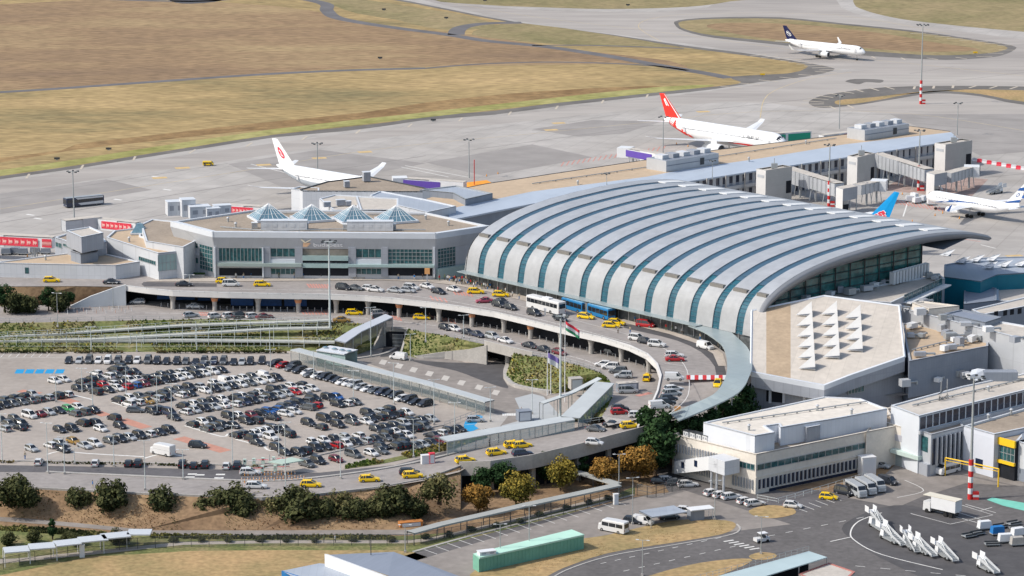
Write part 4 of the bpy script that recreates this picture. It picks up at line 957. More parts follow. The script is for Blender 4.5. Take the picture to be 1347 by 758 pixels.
def room(lab,c0,c1,c2,zr,zb):
    a,b,c=(G(*p,zr) for p in (c0,c1,c2));d=a+(c-b);t=thing('gate_room',lab,'gate room',(b.x,b.y,zb),group='gate rooms where the jet bridges start')
    mb=MB();mb.prism([a,b,c,d],9,zr,mt=1);mb.build('wall',[M_grey,M_roofl],t)
    mb=MB();mb.prism([a.lerp(c,.02),b.lerp(d,.08),b.lerp(c,.35),a.lerp(d,.4)],zb,9.05);mb.build('base',M_conc,t)
    F_=Fac(a,b);mb=MB();F_.rect(mb,0,1,zb,zr-.2,.06);mb.build('sun_face_paint',mat('pale_concrete',(.62,.61,.60),.8,.06,.3),t)  # left face painted paler to carry the sunlight on it
    F_=Fac(b,c);mb=MB();F_.rect(mb,.05,.4,zb,zb+2.8,.1);mb.build('door',M_dark,t)
    for k in (.5,.95):
        p=b.lerp(c,k);mb=MB();mb.tube((p.x,p.y,zb),(p.x,p.y,9.1),.2,5);mb.build('leg',M_steel,t)
room('gate room box in front of the red and white striped mast by the curved roof',(1100,246),(1109,248.5),(1128,245),13,ZA)
room('gate room box beside the nose of the white and blue airliner',(1219,226.5),(1229.5,229.5),(1246,226.5),13,ZA)
tunnel('jet_bridge','grey jet bridge with a white cab reaching towards the blue tail fin',gz(1127,256,9.0),gz(1156,250,9.0),3.4,3.2,M_fascia,legs=(.45,.9),cab=1)
tunnel('jet_bridge','grey jet bridge with a white cab above the white and blue airliner',gz(1245,240,9.),gz(1278,231,9.),3.4,3.2,M_fascia,legs=(.4,.9),cab=1)
tunnel('jet_bridge','long jet bridge with a red advert at the left edge of the picture',gz(-60,320,9),gz(72,327,9),3.4,3.5,M_wplain,ad=((.02,.86),(.9,.995)),adm=M_adred,legs=(.8,),ribs=False,adtext=14)
tunnel('jet_bridge','ribbed grey jet bridge with an open end behind the left lamp mast',gz(131,300,9),gz(84,305,9),3.6,3.6,M_fascia,legs=(.4,))
tunnel('jet_bridge','jet bridge with a red advert right of the ribbed grey bridge',gz(133,301,9),gz(182,306,9),3.2,3.2,M_wplain,ad=((.1,.9),),adm=M_adred,ribs=False,adtext=7)
tunnel('jet_bridge','small jet bridge with a red advert behind the brown terminal roof',gz(300,281,9.5),gz(345,284,9.5),3.2,3.,M_wplain,ad=((.08,.8),),adm=M_adred,ribs=False,adtext=7)
tunnel('jet_bridge','jet bridge with a purple advert behind the brown hipped pier roof',gz(612,252,9),gz(526,246,9),3.2,3.2,M_wplain,ad=((.35,.95),),adm=M_purple,legs=(.8,),ribs=False,cab=1)
tunnel('jet_bridge','jet bridge with a purple advert beside the red tailed airliner',gz(872,215,9),gz(823,206,9),3.2,3.2,M_wplain,ad=((.2,.9),),adm=M_purple,legs=(.8,),ribs=False,cab=1)
tunnel('jet_bridge','jet bridge with a green advert beyond the pier roof, right of the white airliner',gz(1064,184,9),gz(996,189.5,9),3.2,3.4,M_wplain,ad=((.02,.45),(.5,.97)),adm=mat('advert_green',(.02,.32,.20),.5,.05,.8),ribs=False)
tunnel('jet_bridge','short jet bridge with a red advert left of the far roof plant housing',gz(1120,182,8),gz(1080,187,8),3,2.6,M_wplain,ad=((.1,.35),),adm=M_adred,ribs=False)
t=thing('orange_shelter','orange covered stair beside the purple jet bridge','shelter',G(634,247,9));mb=MB();a=G(634,243,13)
mb.prism([G(614,240,13),G(622,246,13),G(652,243,13),G(640,237,13)],9,[13,13,13,13]);mb.build('body',M_orange,t);mb=MB();mb.tube(G(624,243,13),G(624,243,13)+Vector((0,0,8)),.15,5);mb.build('pole',M_red,t)
t=thing('orange_shelter','orange covered stair beside the red tailed airliner','shelter',G(872,208,9));mb=MB()
mb.prism([G(868,204,12),G(872,208,12),G(884,206,12),G(880,202,12)],9,12);mb.build('body',M_orange,t);mb=MB();mb.box((*G(876,208,9)[:2],9),(1.5,1,3));mb.build('post',M_steel,t)
# plastic barrier row
for k in range(12):
    x=1282+k*6.4;g=G(x,212.5+k*1.15,ZA);t=thing('barrier','%s water filled barrier, %s from the left in the barrier row'%('white' if k%2==0 else 'red',['first','second','third','fourth','fifth','sixth','seventh','eighth','ninth','tenth','eleventh','twelfth'][k]),'barrier',g,-.35,group='red and white barriers on the apron',world=False)
    mb=MB();mb.loft([[(-.75*1.1,y_,z) ,(.75*1.1,y_,z),(.75*1.1,-y_,z),(-.75*1.1,-y_,z)] for y_,z in ((-.45,0),(-.45,.25),(-.2,.6),(-.16,1.2))]);mb.build('body',M_wplain if k%2==0 else M_adred,t)
    mb=MB();mb.box((0,0,1.25),(1.2,.2,.12));mb.build('cap',M_wplain if k%2==0 else M_adred,t)
# ============================================================ HALL WITH SAWTOOTH ROOF
t=thing('sawtooth_hall','hall with a broad pale sloping roof carrying rows of triangular skylights','terminal',G(1090,500,ZA))
zr_=lambda x,y:20-(y-405)*.093
XC=[(989,409,490),(1008,405.5,494),(1040,398.3,500),(1084,389.6,508),(1117,394,495),(1183,403,472.5),(1190,440,470)]
M_saw=mat('pale_board_roof',(.56,.51,.45),.9,.06,.1,lines=(3,90,.9,.1),rot=.25,fine=(.7,.07));mb=MB();m2=MB()
for k in range(len(XC)-1):
    a,b=XC[k],XC[k+1];q=[G(x,y,zr_(x,y)) for x,y in ((a[0],a[2]),(b[0],b[2]),(b[0],b[1]),(a[0],a[1]))];(m2 if k==1 else mb).face(q)
mb.build('roof',M_saw,t);m2.build('roof_strip',mat('brown_roof_strip',(.42,.32,.22),.9,.1,.2,fine=(1,.1)),t)
rp=[G(x,y,zr_(x,y)) for x,y in ((989,409),(1084,389.6),(1183,403),(1190,470),(1117,495),(1084,508),(1040,500),(988,490))]
ed=[(x,y,zr_(x,y)) for x,y in ((988,490),(1040,500),(1084,508),(1117,495),(1190,470))]
mb=MB();m2=MB();ms=MB()
P_=[G(x,y,z) for x,y,z in ed]
for i in range(4):
    a,b=P_[i],P_[i+1];o=Vector((0,-.4,0));mb.face([a+o-Vector((0,0,.9)),b+o-Vector((0,0,.9)),b+o+Vector((0,0,.25)),a+o+Vector((0,0,.25))]);mb.face([a+o+Vector((0,0,.25)),b+o+Vector((0,0,.25)),b+Vector((0,.8,.25)),a+Vector((0,.8,.25))])
    q=Vector((0,1.5,0));m2.face([a+o*1-Vector((0,0,3.4)),b-Vector((0,0,3.4))+o,b+o-Vector((0,0,.9)),a+o-Vector((0,0,.9))])
    ms.face([Vector((a.x,a.y+2,-5)),Vector((b.x,b.y+2,-5)),Vector((b.x,b.y+2,b.z-2)),Vector((a.x,a.y+2,a.z-2))])
    m2.face([a+o-Vector((0,0,3.4)),b+o-Vector((0,0,3.4)),b+Vector((0,2,-3.4)),a+Vector((0,2,-3.4))])
mb.build('eaves_edge',M_fasw,t);m2.build('fascia',M_grey,t);ms.build('wall',M_grey,t)
mb=MB()
for i,j in ((4,5),(5,6),(6,7),(7,0),(0,1),(1,2),(2,3)):
    pass
mb=MB()
for a,b in ((rp[0],rp[1]),(rp[1],rp[2]),(rp[2],rp[3]),(rp[7],rp[0])): mb.face([(a.x,a.y,ZA),(b.x,b.y,ZA),b,a]);mb.tube(a,b,.3,4)
mb.build('side_wall',M_fasw,t)
Fh=Fac(P_[0]+Vector((0,2,0)),P_[2]+Vector((0,2,0)));Fh2=Fac(P_[2]+Vector((0,2,0)),P_[4]+Vector((0,2,0)))
win(Fh,1033,509,1056,526,5,1,t);win(Fh,1058,511,1082,526,4,1,t)
for x in (1012,1030,1057): mb=MB();Fh.px(mb,x,505,x+3,530,.6);mb.build('pillar',M_fasw,t)
mb=MB();Fh.px(mb,1008,506,1030,530,.1);mb.build('loading_recess',M_dark,t)
win(Fh2,1115,500,1136,515,5,1,t)
for col_,x0,y0,n in ((0,1058,409,6),(1,1091,408,5),(2,1122,414,4)):
    for k in range(n):
        x=x0+k*.7;y=y0+k*14.0-(0 if col_<2 else 1)
        zr=zr_(x,y)+.35
        g=G(x,y,zr);s=thing('sawtooth_skylight','white wedge skylight, %s from the back in the %s row'%(['first','second','third','fourth','fifth','sixth'][k],['left','middle','right'][col_]),'skylight',g,0,group='wedge skylights on the pale roof',world=False);s.rotation_euler=(.3,0,0)
        lx,hy,hz=8.0,3.4,3.0
        mb=MB();A=Vector((-5.5,-2.5,-.3));B=Vector((3.6,-5.5,-.3));C=Vector((3.6,3,-.3));D=Vector((3.6,-1.2,hz))
        A=Vector((-2.2,-1.4,-.4));B=Vector((1.8,-1.9,-.4));C=Vector((1.8,2.0,-.4));D=Vector((1.8,1.0,2.1))
        mb.face([A,B,D]);mb.face([A,D,C]);mb.face([B,C,D]);mb.face([A,C,B]);mb.build('hood',mat('pale_hood',(.72,.71,.69),.7,.06,.5),s)
        mb=MB();mb.face([B+Vector((.04,.9,.35)),C+Vector((.04,-.3,.35)),D+Vector((.04,-.3,-.2))]);mb.build('glazing',M_cglass,s)
        mb=MB();mb.face([A+Vector((0,-.06,.1)),B+Vector((0,-.06,.1)),B+Vector((.02,-.03,.75))]);mb.build('louvre',M_slate,s)  # added dark sliver, shading of the hood's lower edge as colour
# neighbours of the sawtooth hall
t,_=building('annex','annex with tan gravel roof crowded with ducts right of the sawtooth roof','building',[(1186,425),(1196,475),(1300,455),(1300,444),(1240,425)],14,ZA,M_slate,M_rooft,.4,M_grey)
t,_=building('annex_wing','low slate wing below the tan roofed annex','building',[(1183,497),(1196,503),(1260,490),(1347,468),(1347,459),(1240,480)],8,-2,M_slate,M_roofg,.4,M_grey)
t,_=building('long_pale_roof','long pale roofed block running behind the annex to the right edge','building',[(1181,404),(1347,446),(1420,465),(1420,440),(1300,420),(1230,398),(1200,396)],17,ZA,M_fascia,M_roofl,.4,M_fasw)
t,_=building('pale_box','small block with cream roof below the glazed gable','building',[(1200,398),(1222,406),(1262,402),(1215,396)],18.5,ZA,M_cream,M_roofl,.3,M_cream)
t,_=building('grey_shed','low grey roofed shed right of the cream block','building',[(1242,412),(1296,424),(1318,417),(1265,407)],18,ZA,M_slate,M_roofb,.3,M_slate)
t,_=building('entrance_block','grey block with white awning and a white plant screen in front of the glazed gable','building',[(1095,392),(1172,398),(1243,366),(1236,361),(1170,372),(1090,384)],19,ZA,M_grey,M_roofl,.4,M_fasw)
Fe=Fac(G(1172,398,19),G(1243,366,19));win(Fe,1187,388,1237,398,9,1,t)
mb=MB();a,b=Fe.pt(Fe.u(1186),17.6,0),Fe.pt(Fe.u(1239),17.6,0);n=Fe.n*2.2;mb.prism([a,b,b+n,a+n],17.4,17.7,bottom=True);mb.build('awning',M_wplain,t)
a,b=G(1174,374,19),G(1218,362,19);mb=MB();N=12
for k in range(N):
    p=a.lerp(b,k/(N-1));mb.box((p.x,p.y,20.6),(.8,1.4,3.2),math.atan2(b.y-a.y,b.x-a.x))
mb.build('plant_screen',M_wplain,t);mb=MB();mb.tube(a+Vector((0,0,3.1)),b+Vector((0,0,3.1)),.3,4);mb.build('screen_rail',M_wplain,t)
t,_=building('teal_hangar','large teal and grey shed with pale blue roof at the right edge','building',[(1242,348),(1242,364),(1290,370),(1312,361),(1420,355),(1420,335),(1290,339)],17,ZA,M_teal,M_roofm,.3,M_roofm)
t2,_=building('dark_block','dark slate block with small square windows under the teal shed','building',[(1268,371),(1268,400),(1311,395),(1311,379)],14,ZA,M_slate,M_roofb,.2,M_slate)
Fd=Fac(G(1268,371,14),G(1311,379,14))
for x in (1281,1293,1302): mb=MB();Fd.px(mb,x,383,x+4,387,.06);mb.build('window',M_dark,t2)
t,_=building('pale_annex','pale grey block with cream roof beyond the grey shed','building',[(1311,379),(1311,395),(1400,400),(1400,378),(1330,378)],13,ZA,M_grey,M_roofl,.3,M_fasw)
t,_=building('window_block','grey block with small windows and pale roof rising to the right edge','building',[(1278,407),(1292,414),(1347,403),(1420,388),(1420,378),(1347,391)],15,ZA,M_slate,M_roofl,.3,M_fasw)
Fd=Fac(G(1292,414,15),G(1347,403,15))
for x in (1306,1318,1327,1337): mb=MB();Fd.px(mb,x,406+(1340-x)*.12,x+5,412+(1340-x)*.12,.06);mb.build('window',M_dark,t)
for i,(x,y) in enumerate(((1246,337),(1266,346),(1285,344),(1306,343),(1302,353),(1322,351),(1343,350))):
    s=thing('roof_vent','white winged roof vent on the blue grey shed roof, %s from the left'%('first second third fourth fifth sixth seventh'.split()[i]),'roof vent',G(x,y,17),group='white vents on the shed roof',world=False)
    mb=MB();mb.face([(-2.2,0,.3),(0,-1,.2),(2.4,1.4,1.6),(.4,1,1.4)]);mb.face([(-2.2,0,.3),(.4,1,1.4),(2.4,1.4,1.6),(0,2,.2)]);mb.build('hood',M_wplain,s);mb=MB();mb.box((0,.5,.3),(2,1.5,.6));mb.build('upstand',M_fascia,s)
def cluster(pts,z,lab,n0=0):
    names='first second third fourth fifth sixth seventh eighth ninth tenth eleventh twelfth thirteenth fourteenth fifteenth sixteenth'.split()
    for i,(x,y) in enumerate(sorted(pts)):
        r=R.random();L,W,H_=(1.4+r*1.6,1.2+R.random()*.8,.8+R.random()*.9)
        t=thing('duct_unit','%s duct unit from the left %s'%(names[i],lab),'roof unit',G(x,y,z),R.random(),group='roof units '+lab,world=False)
        mb=MB();mb.box((0,0,H_/2),(L,W,H_));mb.build('body',[M_fascia,M_wplain,M_grey,M_steel][i%4],t)
        mb=MB();mb.tube((L/2,0,H_*.5),(L/2+2.2,.3,H_*.5),.25,6);mb.tube((L/2+2.2,.3,H_*.5),(L/2+2.2,.3,.1),.25,6);mb.build('duct',M_steel,t)
cluster([(1200,431),(1212,443),(1238,436),(1244,441),(1250,446),(1258,449),(1268,440),(1278,449),(1285,438),(1290,447),(1242,461),(1252,459),(1210,468),(1262,452),(1274,444),(1198,443)],14,'on the tan roofed annex')
cluster([(1060,394),(1092,388),(1105,385),(1118,387),(1140,382),(1150,377),(1160,372),(1222,365),(1230,367)],19,'in front of the glazed gable')
cluster([(1215,400),(1180,408),(1210,414),(1240,421),(1270,428),(1300,436),(1335,450)],17,'on the long pale roof')
cluster([(1255,493),(1262,494),(1270,497),(1277,498),(1283,492),(1234,502),(1190,508)],8.0,'on the slate wing')
t=thing('vent_cowl','curved silver duct cowl on the low roof behind the long windowed block','duct',G(1290,500,8))
mb=MB();a=G(1282,494,9.3);a2=G(1290,492,9.6)
mb.loft([[(p.x+dx,p.y+dy,p.z+dz) for dx,dy,dz in ((-1.2,-1,-1),(1.2,-1,-1),(1.2,1,-1),(1.2,1,.9),(-.6,1,1.1),(-1.2,-1,.3))] for p in (a,a2)]);mb.build('hood',M_fasw,t);mb=MB();mb.box((a.x+6,a.y,9.2),(8,3,2.4));mb.build('duct',M_slate,t)
# long windowed block, bud sign
t,_=building('long_windowed_block','long low white block with a strip of dark windows running to the right edge','building',[(1172,533),(1209,547),(1347,513),(1440,490),(1440,468),(1347,491),(1265,508)],8.5,-5,M_fasw,M_roofl,.3,M_fasw)
Fb=Fac(G(1209,547,8.5),G(1347,513,8.5))
mb=MB();Fb.rect(mb,Fb.u(1210),1.6,5.2,8.0,.05);w_=mb.build('window_band',M_navy,t)
mb=MB()
n=26
for k in range(n): u=k/n*1.6;Fb.rect(mb,u,u+.008,5.2,8.0,.12)
mb.build('mullion',M_fasw,w_)
mb=MB();Fb.rect(mb,0,1.6,4.2,5.0,.5);mb.build('ledge',M_fascia,t)
s=thing('roof_sign','dark lettering reading bud: on the edge of the long pale roof','sign',G(1240,526,8.5));FS=Fac(G(1232,527,8.5),G(1250,522.5,8.5))
text('bud:','lettering',FS,1234,520.5,1247,527,M_dsteel,s,.1)
mb=MB();z=FS.z(1240,519)
for a_,b_ in (((1233,519),(1236,517)),((1236,517),(1244,511))): mb.tube(FS.pt(FS.u(a_[0]),FS.z(*a_)),FS.pt(FS.u(b_[0]),FS.z(*b_)),.13,4)
mb.build('emblem',M_dsteel,s);mb=MB();mb.tube(FS.pt(.3,8.3),FS.pt(.3,13),.08,4);mb.tube(FS.pt(.75,8.3),FS.pt(.75,13),.08,4);mb.build('frame',M_steel,s)
# roofs between
t,_=building('flat_block','flat brown roofed block between the office building and the windowed block','building',[(1118,553),(1155,553),(1225,569),(1270,556),(1347,536),(1440,512),(1440,500),(1209,548),(1172,535)],3.6,-5,M_cream,M_roofg,.4,M_cream)
# office building
t,wl=building('office_building','cream three storey office building with rows of narrow windows and a white penthouse','office',[(885,571),(994.6,597.5),(1139.5,568),(1180,560),(1167,536),(1083,520),(925,556)],4.2,-5,M_cream,M_roofg,.5,M_cream)
A_o,B_o,C_o=G(885,571,4.2),G(994.6,597.5,4.2),G(1139.5,568,4.2)
O1=Fac(A_o,B_o);O2=Fac(B_o,C_o)
def strip(F_,u0,u1,z0,z1,n,par,fins=True,gl=M_navy):
    for k in range(n):
        a=u0+(u1-u0)*(k+.12)/n;b=u0+(u1-u0)*(k+.62)/n;mb=MB();F_.rect(mb,a,b,z0,z1,.04);w=mb.build('window',gl,par)
        if fins:
            mb=MB();c_=b+(u1-u0)*.1/n;F_.rect(mb,b,c_,z0-.15,z1+.15,.4);mb.build('fin',M_fascia,w)
strip(O1,.02,.75,.4,2.1,22,t);strip(O1,.02,.5,-3.6,-1.5,16,t);strip(O1,.72,.98,-3.9,-1.9,8,t)
O1.curtain(t,.76,.985,.4,1.75,5,1,M_glass)
O2.curtain(t,.01,.99,.4,1.75,16,1,M_glass)
strip(O2,.02,.99,-3.9,-1.8,26,t);
mb=MB();O2.rect(mb,.12,.99,-4.95,-4.3,.05);mb.build('basement_window',M_navy,t)
mb=MB();O2.rect(mb,.0,1,-1.2,-1.0,.2);mb.build('string_course',M_cream,t)
# penthouse
t,_=building('penthouse','long white panelled penthouse on the roof of the office building','penthouse',[(925.3,555.5),(993,573),(1019,568.5),(1007,560),(1024,557.5),(1027,562),(1062,556),(1104,549.5),(1167,537.5),(1132,524),(1084,521.5)],8.,3.7,mat('pale_blue_cladding',(.68,.71,.76),.5,.05,.2,lines=W_(1.5,4,.88,.05)),mat('cream_membrane',(.66,.61,.54),.9,.07,.1,fine=(.8,.07)),.25,M_fasw)
for x0,lab in ((1062,'left'),):
    t,_=building('lift_box','grey louvred box standing against the penthouse wall','plant unit',[(1057,560),(1061,562.5),(1079,559),(1076,557)],7.2,3.7,M_grey,M_fasw,.1,M_fasw)
cluster([(1030,577),(1036,579),(1042,574),(1048,576),(1028,572)],3.8,'in the yard of the white penthouse')
for i,(x,y) in enumerate(((905,574),(914,576),(922,578),(930,580))):
    boxthing('cooling_unit','white cooling unit on the office roof edge, %s from the left'%('first second third fourth'.split()[i]),'cooling unit',x,y,3.7,(1.6,1.5,1.3),-.9,M_wplain,M_dsteel,'cooling units on the office roof')
# covered stair on the left facade
t=thing('covered_stair','white covered stair climbing the left face of the office building','stair',G(960,650,-5))
sA,sB=G(897,618,-1.8),G(968,642,-5)
F3=Fac(G(897,626,-5),G(960,648,-5));n=F3.n
def quadbox(mb,p0,p1,zl0,zl1,h,off0,off1):
    a0,a1=F3.pt(p0,zl0,off0),F3.pt(p1,zl1,off0);b0,b1=F3.pt(p0,zl0,off1),F3.pt(p1,zl1,off1);U=Vector((0,0,h))
    for f_ in ([b0,b1,b1+U,b0+U],[a1,a0,a0+U,a1+U],[a0,b0,b0+U,a0+U],[b1,a1,a1+U,b1+U],[a0+U,b0+U,b1+U,a1+U],[a0,a1,b1,b0]): mb.face(f_)
mb=MB();quadbox(mb,0,.72,-4.2,-.6,3.0,-1,2.2);mb.build('flight',M_wplain,t)
mb=MB();quadbox(mb,.72,1.05,-.6,-.6,3.2,-2,2.3);mb.build('landing',M_white,t)
for u,z in ((.18,-2.2),(.45,-.8),(.86,.5)): mb=MB();F3.rect(mb,u-.03,u+.03,z,z+1.4,2.3,2.1);mb.build('window',M_navy,t)
for u in (.75,.86,1.0): mb=MB();a=F3.pt(u,-5,1.8);mb.tube(a,a+Vector((0,0,4.6)),.25,6);mb.build('leg',M_fascia,t)
# stair/step wing right of office
t,_=building('step_wing','cream wing with grey panel and roller shutter between the office and finned block','building',[(1139.5,568),(1155,553),(1217,570),(1226,560),(1180,543),(1150,548)],4.4,-5,M_cream,M_roofg,.4,M_cream)
F4=Fac(G(1155,553,4.4),G(1217,570,4.4));F5=Fac(G(1139.5,568,4.4),G(1155,553,4.4))
mb=MB();F4.rect(mb,.0,.97,.8,2.3,.08);mb.build('grey_band',mat('grey_render',(.42,.42,.46),.8,.05,.3),t)
mb=MB();F4.rect(mb,.0,.3,-3.6,-1.,.08);mb.build('grey_panel',mat('grey_render2',(.36,.33,.31),.8,.05,.3),t)
mb=MB();F4.rect(mb,.4,.95,-5,-1.9,.12);mb.build('roller_shutter',mat('shutter',(.33,.38,.38),.6,.08,.3,lines=W_(20,.4,.8,.06)),t)
mb=MB();F4.rect(mb,.38,.97,-1.8,-.9,1.6);mb.build('awning',mat('pale_green_metal',(.50,.60,.56),.6,.06,.3),t)
t,_=building('finned_block','grey block with tall vertical fins and dark glass between','building',[(1210,566),(1225,571.5),(1268,560.5),(1262,551),(1225,560)],4.8,-5,M_fascia,M_roofg,.4,M_fascia)
F6=Fac(G(1225,571.5,4.8),G(1268,560.5,4.8))
for k in range(7):
    mb=MB();F6.rect(mb,.05+k*.135,.05+k*.135+.085,-2.5,3.6,.05);w=mb.build('window',M_navy,t);mb=MB();F6.rect(mb,.05+k*.135+.085,.05+k*.135+.12,-2.6,3.8,.6);mb.build('fin',M_fascia,w)
F7=Fac(G(1210,566,4.8),G(1225,571.5,4.8));mb=MB();F7.rect(mb,.15,.75,.3,3.8,.05);mb.build('window',M_glass,t)
mb=MB();F7.rect(mb,.0,1,-5,-2.2,.8);mb.build('porch',M_grey,t)
t,_=building('white_workshop','tall white workshop with brown flat roof and a yellow framed balcony bay','workshop',[(1268,560),(1308,571),(1420,548),(1420,505),(1347,537)],5.2,-5,mat('blue_white_cladding',(.62,.65,.72),.5,.04,.3,lines=W_(2,9,.92,.04)),M_roofg,.5,M_fasw)
F8=Fac(G(1268,560,5.2),G(1308,571,5.2));mb=MB();F8.rect(mb,.42,.66,-3.6,-1.5,.06);mb.build('window',M_navy,t)
t,_=building('yellow_bay','recessed bay with bright yellow frame and dark glazing','workshop',[(1306,573),(1336,581),(1347,578),(1347,560),(1325,566)],4.2,-5,M_dark,M_roofg,.3,M_slate)
F9=Fac(G(1306,573,4.2),G(1336,581,4.2))
for z0,z1,dp in ((2.7,4.3,.5),(-1.5,-.8,.5)): mb=MB();F9.rect(mb,-.02,1.02,z0,z1,dp);mb.build('yellow_beam',M_yel,t)
F9.curtain(t,.02,.98,-.8,2.7,6,2,M_glass)
t,_=building('right_workshop','pale blue white workshop wall at the right edge beside the yellow bay','workshop',[(1336,580),(1420,602),(1500,590),(1500,560),(1347,567)],4.0,-5,M_white,M_roofg,.3,M_fasw)
Fz=Fac(G(1336,580,4),G(1420,602,4));mb=MB();Fz.rect(mb,.08,.3,-4.9,-2,.05);mb.build('door',M_slate,t)
# foreground roofs
t=thing('grey_shed','big shed with grey standing seam roof and white gable at the bottom edge','shed',G(500,770,-5))
Q=[(427,729),(518,726),(612,762),(660,800),(560,830),(470,770)];
a=[G(428,730,2.2),G(518,726,2.6),G(615,762,1.2),G(690,800,.5),G(640,830,1.0),G(510,757,2.2)]
mb=MB();mb.face(ccw(a));mb.build('roof',M_roofb,t)
mb=MB();a0,a1=G(427,729,2.3),G(520,762,2.3);mb.prism([a0,G(540,771,2.3),G(545,771,2.3),G(431,729,2.3)],-5,[2.35,2.35,2.3,2.3]);mb.build('gable_wall',M_wplain,t)
mb=MB();mb.prism([G(519,726,2.3),G(615,762,1),G(690,800,0),G(560,830,0)],-5,.3,cap=False);mb.build('wall',M_slate,t)
mb=MB();p=G(488,730,2.5);mb.tube(p,p+Vector((0,0,3.2)),.1,5);mb.build('flue',M_dsteel,t)
t=thing('blue_shed','low lean-to with pale grey roof and bright blue fascia against the big shed','shed',G(410,770,-5))
mb=MB();mb.face(ccw([G(371,751,-.6),G(420,741,-.2),G(455,745,.2),G(520,775,0),G(420,780,-1)]));mb.build('roof',M_roofm,t)
mb=MB();F_=Fac(G(371,751,-.6),G(425,768,-.6));F_.rect(mb,0,1,-5,-.55,.15);mb.build('fascia',M_bluep,t)
t=thing('canopy_shed','long carport with a pale blue roof and dark open side at the bottom edge','shed',G(1020,760,-5))
a=[G(900,770,-.8),G(1064,725,-.8),G(1088,733,-.8),G(935,780,-.8)]
mb=MB();mb.prism(a,-1,-.8,bottom=True);mb.build('roof',mat('pale_teal_roof',(.42,.52,.54),.6,.05,.2),t)
mb=MB();b=[p-Vector((0,0,0)) for p in (G(905,771,-.8),G(1064,727,-.8))];mb.face([(b[0].x,b[0].y,-5),(b[1].x,b[1].y,-5),(b[1].x,b[1].y,-1),(b[0].x,b[0].y,-1)]);mb.build('rear_wall',M_dark,t)
for k in range(5): p=a[3].lerp(a[2],k/4);mb=MB();mb.tube((p.x,p.y,-5),(p.x,p.y,-1),.12,5);mb.build('post',M_steel,t)
t,_=building('pale_roof_hut','hut with a pale roof and red edge at the bottom of the picture','hut',[(1050,755),(1090,740),(1125,752),(1100,775)],-2.2,-5,M_cream,M_roofl,.1,mat('dull_red_edge',(.45,.18,.15),.7,.1,1))
t=thing('green_container','long mint green container shed beside the lined parking bays','container',G(695,742,-5))
a=[G(622,729,-1.9),G(630,734,-1.9),G(768,703.5,-1.9),G(752,697,-1.9)]
mb=MB();mb.prism(a,-5,-1.95,cap=False);mb.build('wall',M_green,t);mb=MB();i=[p+Vector((0,0,.1)) for p in ccw(a)];mb.face(i);mb.face(list(reversed([p-Vector((0,0,.2)) for p in i])));mb.build('roof',mat('mint_roof',(.45,.70,.58),.6,.06,.3),t)
F_=Fac(G(630,734,-1.9),G(768,703.5,-1.9));mb=MB()
for k in range(30): F_.rect(mb,k/30+.005,k/30+.015,-5,-2.1,.06)
mb.build('rib',M_green,t);mb=MB();F_.rect(mb,0,1,-2.15,-1.8,.2);mb.build('eaves',mat('mint_roof',(.45,.70,.58)),t)
boxthing('roof_unit','small white box on the end of the green container shed','roof unit',640,729,-1.8,(3.5,1.6,.7),.4,M_wplain)
